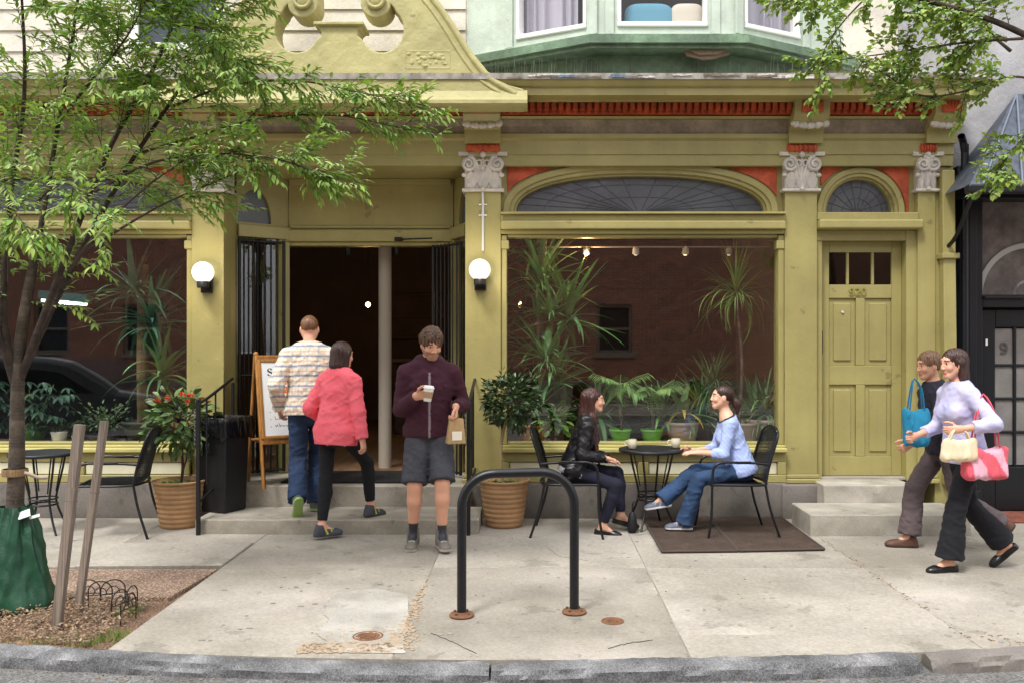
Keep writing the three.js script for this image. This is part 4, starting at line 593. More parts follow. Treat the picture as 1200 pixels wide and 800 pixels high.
  for (const g of [-1, 1]) hl.push(ello(V(g * 0.031, 0.006, 0.094), [0.018, 0.012, 0.017], 0.012, { neg: true }), ello(V(g * 0.031, 0.006, 0.071), [0.0135, 0.0125, 0.0125], 0.004));
  hl.push(cap(V(-0.019, -0.06, 0.08), V(0.019, -0.06, 0.08), 0.0065, undefined, 0.008), cap(V(-0.016, -0.072, 0.079), V(0.016, -0.072, 0.079), 0.0075, undefined, 0.008), ello(V(0, -0.061, 0.084), [0.012, 0.006, 0.007], 0.008));
  hl.push(cap(V(0, -0.05, -0.022), V(0, -0.17, -0.04), 0.05 - 0.007 * fem, 0.054 - 0.007 * fem, 0.03));
  const lip = lerpC(skin, C(fem ? '#a8463f' : '#9a5a4c'), 0.6), brow = C(o.brow || '#3a2a22'), wht = C('#e6ded6'), iris = C('#2a2019');
  const headGeo = sdfGeo(hl, 0.0042, { color: (x, y, z) => {
    const ax = Math.abs(x); let c = lerpC(skin, skin2, 0.2 + 0.35 * Math.exp(-((ax - 0.036) ** 2 + (y + 0.025) ** 2) / 0.0006) + 0.15 * noise(x * 50, y * 50, z * 50));
    if (z > 0.06 && ax < 0.026 && y > -0.08 && y < -0.053) c = o.smile && y < -0.0605 && y > -0.071 && ax < 0.019 ? C('#efe9e2') : lip;
    if (z > 0.06 && Math.hypot((ax - 0.031) / 0.0135, (y - 0.006) / 0.0075) < 1) c = Math.hypot(ax - 0.031, y - 0.006) < 0.0075 ? iris : Math.abs(y - 0.006) > 0.0045 ? brow : lerpC(wht, skin, 0.72);
    if (z > 0.055 && y > 0.0245 + (ax - 0.03) * -0.12 && y < 0.034 + (ax - 0.03) * -0.12 && ax > 0.013 && ax < 0.05) c = brow;
    if (o.beard && y < -0.035 && z > -0.01 && !(z > 0.06 && ax < 0.026 && y > -0.08 && y < -0.053)) c = lerpC(c, C(o.beard), 0.5);
    return c; } }).applyMatrix4(HM);
  // body
  const bare = [...torso(-0.006), ...arm('L', 0, 1, false), ...arm('R', 0, 1, false), ...leg('L', -0.004, 1, 0, false), ...leg('R', -0.004, 1, 0, false), cap(Nk.clone().addScaledVector(u, -0.06 * s), Hc.clone().add(V(0, -0.06, -0.02).multiplyScalar(hs).applyQuaternion(hq)), (0.056 - 0.008 * fem) * s, (0.052 - 0.007 * fem) * s, 0.03)];
  // feet frames
  const feet = {}; for (const k of ['L', 'R']) { const q = (o.foot || {})[k] || {}, e = new THREE.Quaternion().setFromEuler(new THREE.Euler(q.pitch || 0, q.yaw ?? (k === 'L' ? 0.12 : -0.12), q.roll || 0, 'YXZ')); feet[k] = new THREE.Matrix4().compose(J.an[k], e, V(s, s, s).multiplyScalar(o.footScale || 1)); const w = (x, y, z) => V(x, y, z).applyMatrix4(feet[k]); bare.push(cap(J.an[k], w(0, -0.045, 0.09), 0.036 * s, 0.026 * s, 0.03), ello(w(0, -0.05, -0.02), [0.03 * s, 0.03 * s, 0.035 * s], 0.02)); }
  const skinCol = (x, y, z) => o.sock && y < o.sock[0] ? C(o.sock[1]) : lerpC(skin, skin2, 0.15 + 0.3 * noise(x * 12, y * 12, z * 12)), bodyGeo = sdfGeo(bare, 0.011, { color: skinCol });
  mesh('body', [bodyGeo, headGeo, handGeo('L'), handGeo('R')], pm.skin, root);
  // shoes
  for (const k of ['L', 'R']) {
    const sc = o.shoe, w = sc.flat ? 0.9 : 1, l = [ello(V(0, -0.05, -0.028), [0.036 * w, 0.045, 0.043], 0.02), cap(V(0, -0.03, -0.01), V(0, -0.058, 0.12), 0.04 * w, 0.034 * w, 0.03), ello(V(0, -0.062, 0.145), [0.044 * w, 0.03, 0.058], 0.03), cap(V(0, -0.078, -0.04), V(0, -0.078, 0.15), 0.037 * w, 0.045 * w, 0.012)];
    if (!sc.flat) l.push(cap(V(0, 0.0, -0.012), V(0, -0.05, -0.01), 0.044, 0.044, 0.02)); if (sc.high) l.push(cap(V(0, 0.05, -0.012), V(0, -0.03, -0.01), 0.046, 0.046, 0.02));
    const g = sdfGeo(l, 0.006, { cut: (x, y, z) => Math.max(-0.086 - y, sc.flat ? Math.max(y + 0.038 + (z > 0.075 ? -(z - 0.075) * 0.3 : 0), 0.012 - Math.hypot(Math.max(0, Math.abs(x) - 0.006) * 0.9, Math.max(0, Math.abs(z - 0.03) - 0.05), 0) - (y < -0.055 ? 1 : 0)) : y - (sc.high ? 0.06 : 0.022)), color: (x, y, z) => { const c = y < -0.067 + (z > 0.1 ? 0.004 : 0) ? C(sc.sole) : sc.lace && z > 0.035 && z < 0.115 && Math.abs(x) < 0.024 && y > -0.045 && (z * 70 % 1) < 0.5 ? C(sc.lace) : sc.side && Math.abs(x) > 0.028 && z > 0 && z < 0.09 && Math.sin(z * 110 + y * 50) > 0.55 ? C(sc.side) : C(sc.color); return c; } });
    mesh('shoe', [g.applyMatrix4(feet[k])], sc.mat || pm.shoe, root);
  }
  J.torso = torso; J.arm = arm; J.leg = leg; J.HM = HM; J.hs = hs; J.toL = toL;
  // bottom and top garments
  const bt = o.bottom, flat = c => () => c;
  if (bt) { const i = bt.inf ?? 0.012, ip = Math.min(i, 0.006), prims = [cap(hip.L, hip.R, 0.096 * s + ip, undefined, 0.05), cap(Pv, at(0.08), 0.138 * s + ip, 0.126 * s + ip, 0.05, { ax: fw, q: 1.32 }), cap(Pv, at(-0.04), 0.12 * s + ip, 0.09 * s + ip, 0.03, { ax: fw, q: 1.2 }), ...leg('L', i, bt.end, bt.flare || 0).map(q => ({ ...q, k: 0.018 })), ...leg('R', i, bt.end, bt.flare || 0).map(q => ({ ...q, k: 0.018 }))]; mesh(bt.name, [sdfGeo(prims, 0.009, { disp: folds(bt.fold ?? 0.006, 10, 24, 3), color: bt.color || flat(C(bt.c)) })], bt.mat || pm.cloth, root); }
  const tp = o.top, i = (tp.inf ?? 0.014) + 0.004, tops = [...torso(i), ...arm('L', tp.armInf ?? i * 0.9, tp.sleeve ?? 0.97), ...arm('R', tp.armInf ?? i * 0.9, tp.sleeve ?? 0.97)], hem = tp.hem ?? -0.02, hd = at(hem, 0, tp.hemF || 0);
  tops.push(cap(at(0.12), hd, 0.135 * s + i, (tp.hemR ?? 0.15) * s + i, 0.04, { ax: fw, q: 1.25, flat: true })); if (tp.extra) tops.push(...tp.extra(J));
  const nd = tp.neck ?? 0.545, cutTop = (x, y, z) => { const a = (x - Pv.x) * u.x + (y - Pv.y) * u.y + (z - Pv.z) * u.z, f = (x - Pv.x) * fw.x + (y - Pv.y) * fw.y + (z - Pv.z) * fw.z, lt = (x - Pv.x) * sx.x + (y - Pv.y) * sx.y + (z - Pv.z) * sx.z, hand = Math.abs(lt) > 0.2 * s || f > 0.2 * s; return Math.max(hand ? -1 : hem * s - a, a - (nd + (tp.collar ? 0.02 : 0)) * s, tp.scoop ? (a - (nd - tp.scoop) * s - Math.hypot(lt * 0.55, f - 0.02 * s) * 0.8) * 0.7 : -1); };
  mesh(tp.name, [sdfGeo(tops, 0.009, { cut: cutTop, disp: folds(tp.fold ?? 0.006, 11, 20, 7), color: (x, y, z) => { const q = V(x, y, z).sub(Pv); return tp.color ? tp.color(q.dot(sx) / s, q.dot(u) / s, q.dot(fw) / s, x, y, z, J) : C(tp.c); } })], tp.mat || pm.cloth, root);
  // hair
  if (o.hair) { const a = o.hair, c0 = C(a.c), c1 = C(a.c2 || a.c), l = [ello(V(0, 0.036, -0.02), [0.083 + (a.puff || 0), 0.092 + (a.puff || 0), 0.101 + (a.puff || 0)], 0.02), ...(a.prims || []), ello(V(0, -0.05, 0.088), [0.066, a.fore ?? 0.098, 0.075], 0.015, { neg: true })]; if (a.after) l.push(...a.after); if (!a.longSides) for (const g of [-1, 1]) l.push(ello(V(g * 0.085, -0.05, 0.01), [0.03, 0.055, 0.045], 0.01, { neg: true }));
    mesh('hair', [sdfGeo(l, 0.0042, { disp: (x, y, z) => (a.rough || 0.005) * (noise(x * 95, y * 10, z * 95) + 0.5 * noise(x * 22, y * 12, z * 22)), color: (x, y, z) => lerpC(c0, c1, 0.5 + 1.3 * noise(x * 120, y * 7, z * 120)), cut: a.cut }).applyMatrix4(HM)], pm.hair, root); }
  return J;
}
// ------------------------------------------------------------------ the seven people
const seatY = 0.45, navy = C('#181a2c'), jean = C('#1f3652'), jean2 = C('#33507a');
const denim = (a, b) => (x, y, z) => lerpC(a, b, 0.4 + 0.35 * noise(x * 9, y * 7, z * 9) + 0.15 * noise(x * 60, y * 60, z * 60));
{ // woman in leather jacket, seated, facing +x (towards the table)
  const D = G(700, 624).z, hp = P(672, 541, D - 0.08), base = V(hp.x, 0, hp.z), kn = P(738, 540, D - 0.1);
  person({ h: 1.56, fem: 1, base, yaw: PI / 2 - 0.08, pelvis: [0, 0.545, 0], lean: 0.31, head: { yaw: 0.05, pitch: -0.02 }, skin: '#dba88c', label: 'person with long dark hair in black leather jacket, seated at the bistro table',
    ankle: { L: { w: P(728, 604, D - 0.12) }, R: { w: P(706, 616, D + 0.06) } }, kneePole: { L: [0.25, 1, 0.6], R: [-0.1, 1, 0.6] }, foot: { L: { yaw: 0.1, pitch: 0.25 }, R: { yaw: -0.15, pitch: 0.12 } },
    wrist: { L: { w: P(712, 537, D - 0.1) }, R: { w: P(708, 536, D + 0.02) } }, elbowPole: { L: [0.5, -0.6, -0.6], R: [-0.5, -0.7, -0.7] }, hand: { L: { dir: [0.1, -0.2, 1], palm: [0, -1, 0], thumb: [-1, 0, 0], curl: 0.35 }, R: { dir: [0.3, -0.2, 1], palm: [0, -1, 0], thumb: [1, 0, 0], curl: 0.35 } },
    bottom: { name: 'trousers', inf: 0.008, end: 0.9, c: '#15162a', fold: 0.004 }, shoe: { flat: true, color: '#101012', sole: '#161616', mat: pm.gloss },
    top: { name: 'jacket', inf: 0.016, sleeve: 0.98, hem: -0.05, hemR: 0.16, fold: 0.013, mat: pm.leather, neck: 0.555, color: (l, a, f) => a < 0.0 && Math.abs(l) < 0.19 && f < 0.12 ? lerpC(C('#6d7078'), C('#c8c8d0'), 0.5 + 1.5 * noise(l * 60, a * 60, f * 60)) : Math.abs(l) < 0.045 && f > 0.05 ? C('#0c0c10') : C('#131318') },
    hair: { c: '#2a1411', c2: '#4a2419', longSides: true, rough: 0.007, prims: [cap(V(0, 0.03, -0.06), V(0, -0.16, -0.085), 0.075, 0.07, 0.03), cap(V(0, -0.14, -0.085), V(0.0, -0.33, -0.06), 0.066, 0.04, 0.03), cap(V(-0.066, 0.02, -0.02), V(-0.075, -0.16, -0.03), 0.03, 0.03, 0.03), cap(V(-0.085, -0.16, -0.02), V(-0.12, -0.54, 0.02), 0.044, 0.018, 0.02), cap(V(0.066, 0.02, -0.02), V(0.075, -0.16, -0.03), 0.03, 0.03, 0.03), cap(V(0.075, -0.16, -0.03), V(0.06, -0.36, 0.02), 0.03, 0.014, 0.02)] } });
}
{ // woman in blue sweater, seated, facing -x
  const D = G(820, 622).z, hp = P(869, 541, D - 0.02), base = V(hp.x, 0, hp.z);
  person({ h: 1.6, fem: 1, base, yaw: -PI / 2 - 0.05, pelvis: [0, 0.55, 0], lean: 0.3, head: { yaw: 0.0, pitch: -0.1 }, smile: true, skin: '#e2b296', label: 'smiling person with dark ponytail in pale blue sweater and jeans, seated cross-legged',
    ankle: { L: { w: P(803, 610, D + 0.06) }, R: { w: P(777, 584, D + 0.0) } }, kneePole: { L: [0.2, 1, 0.5], R: [-0.1, 1, 0.7] }, foot: { L: { yaw: -0.05 }, R: { yaw: -0.1, pitch: 0.18 } }, footScale: 0.95,
    wrist: { L: { w: P(818, 530, D + 0.04) }, R: { w: P(812, 528, D - 0.14) } }, elbowPole: { L: [0.5, -0.8, -0.6], R: [-0.5, -0.8, -0.6] }, hand: { L: { dir: [0, 0.0, 1], palm: [-0.3, -1, 0], thumb: [-1, 0, 0], curl: 0.25 }, R: { dir: [0, 0.05, 1], palm: [1, -0.4, 0], thumb: [0, 1, 0], curl: 0.45 } },
    bottom: { name: 'jeans', inf: 0.013, end: 1.05, flare: 0.03, color: denim(C('#16293f'), C('#3a5a86')), fold: 0.008 }, shoe: { color: '#5c6270', sole: '#d8d8da', lace: '#9aa0d0', side: '#8a90a8' },
    top: { name: 'sweater', inf: 0.012, sleeve: 0.42, hem: -0.06, hemR: 0.155, fold: 0.007, neck: 0.56, scoop: 0.12, color: (l, a, f, x, y, z) => { const e = a - 0.44 - Math.hypot(l * 0.55, f - 0.02) * 0.8; if (a > 0.36 && e > -0.024) return C('#1b1b28'); return lerpC(C('#93a6dc'), C('#b9c8f0'), 0.5 + 0.5 * Math.sin(a * 520) * 0.5 + 0.2 * noise(x * 30, y * 30, z * 30)); } },
    hair: { c: '#241310', c2: '#3d2119', rough: 0.003, puff: -0.003, fore: 0.088, prims: [cap(V(0, 0.0, -0.1), V(0, -0.02, -0.135), 0.03, 0.026, 0.02)], after: [ello(V(0, -0.045, -0.15), [0.042, 0.05, 0.045], 0.02), cap(V(0, -0.06, -0.16), V(0.01, -0.14, -0.165), 0.036, 0.014, 0.02)] } });
}
{ // man in check shirt, walking up the steps, seen from behind
  const base = V(X(362, 0.42), 0, 0.42);
  person({ h: 1.79, base, yaw: PI + 0.25, pelvis: [0, 1.06, 0], lean: 0.09, head: { yaw: -0.1, pitch: 0.12 }, skin: '#d9a488', brow: '#6a4a30', label: 'person in pale checked shirt and jeans walking up the cafe steps',
    ankle: { L: [0.1, 0.29, -0.26], R: [-0.06, 0.222, 0.02] }, kneePole: { L: [0, 0, 1], R: [0, 0, 1] }, foot: { L: { pitch: 1.0 }, R: { pitch: 0.05, yaw: -0.3 } },
    wrist: { L: [0.26, 1.05, 0.1], R: [-0.2, 1.06, 0.22] }, bottom: { name: 'jeans', inf: 0.02, end: 1.05, flare: 0.025, color: denim(C('#14233c'), C('#2c4468')), fold: 0.012 },
    shoe: { color: '#4e5a50', sole: '#93b066', lace: '#d8e0d0', side: '#b8d858' },
    top: { name: 'shirt', inf: 0.024, hem: -0.07, hemR: 0.165, fold: 0.012, neck: 0.56, collar: true, color: (l, a, f, x, y, z, J) => { const base = C('#e2d6c2'), k = a * 11.5, h = ((k % 1) + 1) % 1, v = (((l + f * 0.7) * 13) % 1 + 1) % 1; let c = base; if (h < 0.2) c = lerpC(c, C('#5f7396'), 0.75); else if (h > 0.5 && h < 0.62) c = lerpC(c, C('#c98c6a'), 0.7); if (v < 0.14) c = lerpC(c, C('#7d8aa6'), 0.4); else if (v > 0.5 && v < 0.58) c = lerpC(c, C('#d09a78'), 0.45); return c; } },
    hair: { c: '#5e3d28', c2: '#80583a', rough: 0.003, puff: -0.006, fore: 0.088, cut: (x, y, z) => -(y + 0.052) } });
}
{ // woman in coral jacket, walking up, from behind
  const b = G(385, 632), base = V(b.x, 0, b.z);
  person({ h: 1.62, fem: 1, base, yaw: PI - 0.45, pelvis: [0.0, 0.9, 0.1], lean: 0.1, side: 0.0, head: { yaw: -0.15, pitch: 0.1 }, skin: '#d9a28a', label: 'person in coral pink jacket and black leggings stepping up to the cafe',
    ankle: { R: [-0.12, 0.215, 0.42], L: [0.06, 0.075, -0.02] }, foot: { R: { pitch: 0.1 }, L: { pitch: 0.02, yaw: -0.5 } }, wrist: { R: [-0.27, 0.82, 0.1], L: [0.22, 0.95, 0.26] }, hand: { R: { curl: 0.6 } },
    bottom: { name: 'leggings', inf: 0.006, end: 0.86, c: '#0e0e14', fold: 0.003 }, shoe: { color: '#3c4048', sole: '#3a3c40', lace: '#d8d860', side: '#c8c040' },
    top: { name: 'jacket', inf: 0.028, hem: -0.13, hemR: 0.165, fold: 0.009, neck: 0.57, collar: true, color: (l, a, f, x, y, z) => lerpC(C('#e8505f'), C('#f47a86'), 0.45 + 0.25 * noise(x * 8, y * 8, z * 8)) },
    hair: { c: '#2a1a18', c2: '#452a22', longSides: true, rough: 0.006, prims: [cap(V(0, 0.02, -0.05), V(0, -0.09, -0.06), 0.085, 0.08, 0.03), cap(V(-0.06, 0, -0.02), V(-0.06, -0.1, -0.02), 0.035, 0.03, 0.03), cap(V(0.06, 0, -0.02), V(0.06, -0.1, -0.02), 0.035, 0.03, 0.03)] } });
}
{ // man in maroon hoodie and shorts coming down with a paper cup and a bag
  const b = G(500, 640), base = V(b.x, 0, b.z);
  const J = person({ h: 1.79, base, yaw: 0.12, pelvis: [0.02, 0.94, -0.04], lean: 0.06, head: { yaw: 0.25, pitch: 0.35 }, skin: '#d8a184', beard: '#5a4030', label: 'person in maroon zip hoodie and charcoal shorts holding a white paper cup',
    ankle: { R: [-0.11, 0.087, 0.0], L: [0.12, 0.1, 0.12] }, foot: { L: { pitch: -0.05, yaw: 0.15 }, R: { yaw: -0.1 } },
    wrist: { R: { w: P(487, 464, b.z + 0.2) }, L: { w: P(534, 476, b.z + 0.12) } }, elbowPole: { R: [-0.45, -1, -0.6], L: [0.4, -0.6, -1] }, hand: { R: { dir: [1, 0.2, 0.35], palm: [0.2, 0, 1], thumb: [0, 1, 0], curl: 0.75 }, L: { dir: [0.0, -1, 0.25], palm: [-1, 0, 0], thumb: [0, 0.2, 1], curl: 1.1 } },
    sock: [0.2, '#33323a'], bottom: { name: 'shorts', inf: 0.03, end: -0.04, flare: 0.012, color: denim(C('#2c2d32'), C('#55565e')), fold: 0.009 }, shoe: { high: true, color: '#6f6a62', sole: '#b8aea0', lace: '#d0cac0' },
    top: { name: 'hoodie', inf: 0.019, hem: -0.05, hemR: 0.145, fold: 0.008, neck: 0.57, collar: true, extra: J => [cap(J.at(0.5, 0.07, -0.05), J.at(0.52, -0.07, -0.05), 0.055, 0.055, 0.04), cap(J.at(0.53, 0.06, -0.08), J.at(0.53, -0.06, -0.08), 0.05, 0.05, 0.04), cap(J.at(0.5, 0.08, 0), J.at(0.44, 0.035, 0.1), 0.03, 0.022, 0.02), cap(J.at(0.5, -0.08, 0), J.at(0.44, -0.035, 0.1), 0.03, 0.022, 0.02)], color: (l, a, f, x, y, z) => { if (f > 0.06 && Math.abs(l) < 0.0065 && a < 0.46) return C('#8a7a80'); return lerpC(C('#34101f'), C('#45162a'), 0.5 + 0.4 * noise(x * 9, y * 9, z * 9)); } },
    hair: { c: '#33211a', c2: '#6a4a34', rough: 0.012, puff: 0.012, fore: 0.08 } });
  // the cup and the bag are things held in the hands
  const R = J.root, w = v => R.localToWorld(v.clone()); R.updateMatrixWorld(true);
  const hd = w(J.wr.R.clone().add(V(0.09, 0.02, 0.075))), cup = thing('paper_cup', 'white lidded paper coffee cup in the hand of the hoodie wearer', 'cup', V(hd.x, hd.y - 0.055, hd.z), 0.2); cup.rotation.z = -0.12;
  mesh('cup', [lathe([[0, 0], [0.029, 0], [0.04, 0.1], [0.0425, 0.103], [0.04, 0.104]], 24)], M('#e9e4dc', 0.6), cup); mesh('sleeve', [lathe([[0.0325, 0.025], [0.0385, 0.075], [0.0375, 0.075], [0.0315, 0.025]], 24)], M('#a98a66', 0.9), cup); mesh('lid', [lathe([[0.043, 0.1], [0.0435, 0.108], [0.039, 0.112], [0.037, 0.122], [0.034, 0.123], [0.033, 0.117], [0, 0.117]], 24)], M('#f4f2ee', 0.4), cup);
  const hl = w(J.wr.L.clone().add(V(0, -0.12, 0.03))), bag = thing('paper_bag', 'rolled brown paper bag hanging from the hoodie wearer\'s hand', 'bag', V(hl.x, hl.y - 0.17, hl.z), 0.3);
  const bg = new RoundedBoxGeometry(0.15, 0.2, 0.08, 8, 0.01); const q = bg.attributes.position; for (let i = 0; i < q.count; i++) { const x = q.getX(i), y = q.getY(i), z = q.getZ(i), t = sst(0.02, 0.1, y); q.setXYZ(i, x * (1 - 0.25 * t) + 0.006 * noise(x * 30, y * 30, z * 20), y, z * (1 - 0.7 * t) + 0.01 * noise(x * 22, y * 22, 3)); } bg.computeVertexNormals();
  mesh('bag_body', [bg.translate(0, 0.1, 0)], M('#c9a577', 0.85, { bump: bRough, bs: 0.15, bh: 0.004 }), bag); mesh('sticker', [rb(-0.04, 0.04, 0.03, 0.1, 0.04, 0.043, 0.002)], M('#e9e0cc', 0.7), bag);
}
{ // two passers-by walking off to the side with shopping
  const b = G(1104, 668), base = V(b.x, 0, b.z);
  const J = person({ h: 1.6, fem: 1, base, yaw: -PI / 2 + 0.05, pelvis: [0, 0.86, -0.17], lean: 0.12, twist: 0.15, head: { yaw: 0.15, pitch: 0.05 }, skin: '#dba88c', label: 'person in lilac top and wide black trousers walking with bags',
    ankle: { L: { w: V(X(1113, b.z + 0.04), 0.08, b.z + 0.04) }, R: [-0.06, 0.17, -0.5] }, kneePole: { L: [0, 0, 1], R: [0, -0.2, 1] }, foot: { L: { pitch: 0.05 }, R: { pitch: 0.7 } }, wrist: { L: [0.25, 1.04, -0.0], R: [-0.16, 0.95, 0.12] }, hand: { L: { curl: 0.8 }, R: { curl: 0.8 } },
    bottom: { name: 'trousers', inf: 0.018, end: 0.94, flare: 0.045, c: '#101018', fold: 0.008 }, shoe: { flat: true, color: '#0d0d10', sole: '#141414', mat: pm.gloss },
    top: { name: 'blouse', inf: 0.014, sleeve: 0.6, hem: -0.08, hemR: 0.155, fold: 0.007, neck: 0.555, color: (l, a, f, x, y, z) => lerpC(C('#a6acd6'), C('#cfc6de'), 0.5 + 0.5 * noise(x * 9, y * 5, z * 9)) },
    hair: { c: '#2c1a16', c2: '#4a2e24', longSides: true, rough: 0.007, prims: [cap(V(0, 0.02, -0.05), V(0, -0.12, -0.075), 0.08, 0.06, 0.03), cap(V(0.064, 0, -0.02), V(0.07, -0.12, -0.03), 0.03, 0.022, 0.03), cap(V(-0.064, 0, -0.02), V(-0.07, -0.12, -0.03), 0.03, 0.022, 0.03)] } });
  const softBag = (name, label, p, w, h, d, ca, cb, strapTop, band) => {   // slumped cloth bag: sagging outline, soft bevel, creases
    const t = thing(name, label, 'bag', p, 0.06);
    const prims = []; for (let i = 0; i <= 10; i++) for (let k = 0; k <= 5; k++) { const x = mix(-0.34, 0.34, i / 10) * w, y = mix(0.1, 0.8 - 0.12 * Math.sin(i / 10 * PI), k / 5) * h; prims.push(ello(V(x, y, 0), [w * 0.07, h * 0.14, d * (0.5 - 0.22 * k / 5)], 0.025)); }
    const fo = folds(0.012, 12, 9, 4); mesh('bag_body', [sdfGeo(prims, 0.008, { disp: (x, y, z) => fo(x, y * 0.6, z) + 0.006 * Math.abs(Math.sin(x * 26 + y * 9)), color: (x, y, z) => band ? (Math.sin(x * 30 + y * 16 + 3 * noise(x * 6, y * 6, 1)) > 0.1 ? C(ca) : C(cb)) : lerpC(C(ca), C(cb), 0.4 + 0.4 * noise(x * 8, y * 8, z * 8)) })], pm.cloth, t);
    mesh('strap', [-1, 1].map(sg => tube([V(-w * 0.26, h * 0.82, sg * d * 0.2), V(-w * 0.16, h + strapTop * 0.6, sg * d * 0.12), V(0, h + strapTop, -0.03), V(w * 0.16, h + strapTop * 0.6, sg * d * 0.12), V(w * 0.24, h * 0.8, sg * d * 0.2)], 0.006, 24, 6)), M(ca, 0.8), t); return t; };
  softBag('shoulder_bag', 'coral red and white shoulder bag at the hip of the lilac top wearer', V(b.x + 0.2, 0.7, b.z + 0.23), 0.38, 0.24, 0.12, '#d65a68', '#dfa9ba', 0.34, true);
  softBag('shopping_bag', 'folded cream canvas bag under the arm of the lilac top wearer', V(b.x + 0.0, 0.83, b.z + 0.27), 0.3, 0.16, 0.08, '#dcc6a2', '#ead9bd', 0.05);
  const c = G(1068, 641), bc = V(c.x, 0, c.z);
  person({ h: 1.64, base: bc, yaw: -PI / 2 - 0.05, pelvis: [0, 0.82, -0.27], lean: 0.2, head: { yaw: 0.2, pitch: 0.08 }, skin: '#d9a284', label: 'person in dark top and brown trousers striding past the olive door',
    ankle: { R: { w: V(X(1066, c.z), 0.082, c.z) }, L: [0.07, 0.2, -0.68] }, foot: { R: { pitch: 0 }, L: { pitch: 0.9 } }, wrist: { L: [0.24, 0.86, 0.08], R: [-0.22, 0.85, -0.1] }, hand: { L: { curl: 1 } },
    bottom: { name: 'trousers', inf: 0.022, end: 0.95, flare: 0.03, color: denim(C('#4a3e40'), C('#6a5c5c')), fold: 0.01 }, shoe: { color: '#5a3a2c', sole: '#3a2a22' },
    top: { name: 'sweater', inf: 0.022, hem: -0.05, hemR: 0.155, fold: 0.01, neck: 0.56, color: (l, a, f, x, y, z) => lerpC(C('#1c1c28'), C('#2c2a3a'), 0.5 + noise(x * 9, y * 9, z * 9)) },
    hair: { c: '#5a4030', c2: '#8a6648', rough: 0.008, puff: 0.006, fore: 0.084 } });
  softBag('tote_bag', 'teal blue tote bag carried in front of the dark top', P(1074, 520, c.z + 0.3), 0.24, 0.3, 0.11, '#156f96', '#2a93b4', 0.2);
}
// ------------------------------------------------------------------ street furniture and small things
const oneSide = new THREE.Quaternion();
// bike rack: bent steel tube with bolted flanges
{
  const a = G(541, 722), b = G(673, 718), t = thing('bike_rack', 'black inverted U bike rack of painted steel tube', 'bike rack', a.clone().lerp(b, 0.5)), w = b.x - a.x, h = 0.855, r = 0.0285, c = 0.2, z = (b.z - a.z) / 2, pts = [];
  const L = [V(-w / 2, 0.01, -z)]; for (let i = 0; i <= 10; i++) { const q = PI - i / 10 * PI / 2; L.push(V(-w / 2 + c + Math.cos(q) * c, h - c + Math.sin(q) * c, -z * (1 - i * 0.03))); } for (let i = 0; i <= 10; i++) { const q = PI / 2 - i / 10 * PI / 2; L.push(V(w / 2 - c + Math.cos(q) * c, h - c + Math.sin(q) * c, z * (0.7 + i * 0.03))); } L.push(V(w / 2, 0.01, z));
  const path = new THREE.CurvePath(); for (let i = 0; i + 1 < L.length; i++) path.add(new THREE.LineCurve3(L[i], L[i + 1])); const cr = new THREE.CatmullRomCurve3(path.getSpacedPoints(160));
  mesh('tube', [new THREE.TubeGeometry(cr, 160, r, 14)], M('#16171c', 0.33, { map: tMetal, ms: 0.12, bump: bFine, bs: 0.1, bh: 0.0006 }), t);
  for (const q of [L[0], L[L.length - 1]]) { const f = mesh('flange', [lathe([[0, 0.002], [0.073, 0.002], [0.075, 0.01], [0.07, 0.018], [0.03, 0.02], [0.028, 0.03], [0.024, 0.034]], 28)], mat.rust, t); f.position.copy(q).setY(0); for (let i = 0; i < 4; i++) mesh('bolt', [T(new THREE.CylinderGeometry(0.008, 0.008, 0.012, 6), Math.cos(i * PI / 2 + 0.6) * 0.053, 0.024, Math.sin(i * PI / 2 + 0.6) * 0.053)], mat.rust, f); }
}
// utility covers
for (const [px, py, r, lab] of [[431, 746, 0.085, 'rusty round utility cover in the broken cement patch'], [718, 728, 0.066, 'small brown round utility cover set in the concrete slab near the bike rack']]) {
  const t = thing('utility_cover', lab, 'utility cover', G(px, py)); mesh('lid', [lathe([[0, 0.006], [r * 0.8, 0.006], [r * 0.82, 0.003], [r * 0.88, 0.003], [r * 0.9, 0.008], [r, 0.007], [r * 1.03, 0.001]], 30)], mat.rust, t);
  mesh('raised_mark', [T(new THREE.TorusGeometry(r * 0.5, 0.003, 5, 20).rotateX(PI / 2), 0, 0.007, 0), rb(-r * 0.3, r * 0.3, 0.005, 0.01, -0.006, 0.006, 0.002)], mat.rust, t);
}
// two pavement mats under the far chair
{
  const q = [[752, 606], [826, 604], [911, 604], [966, 645], [866, 647], [776, 648]].map(([a, b]) => G(a, b)), mk = (pts, lab) => { const t = thing('floor_mat', lab, 'mat'); const s = poly(pts.map(p => [p.x, -p.z])); mesh('mat', [extr(s, 0.006, 0.004, 1).rotateX(-PI / 2).translate(0, 0.005, 0)], M('#766a60', 0.95, { map: tAgg, ms: 0.5, bump: bFine, bs: 0.12, bh: 0.006 }), t); const e = pts.map(p => V(p.x, 0.014, p.z)); mesh('border', e.map((p, i) => rod(p, e[(i + 1) % e.length], 0.011, 0.011, 5)), M('#4a3f38', 0.9), t); };
  const e = 0.008; mk([q[0], q[1].clone().add(V(-e, 0, 0)), q[4].clone().add(V(-e, 0, 0)), q[5]], 'brown ribbed mat beside the table under the crossed feet'); mk([q[1].clone().add(V(e, 0, 0)), q[2], q[3], q[4].clone().add(V(e, 0, 0))], 'brown ribbed mat under the chair nearer the pale stone steps');
}
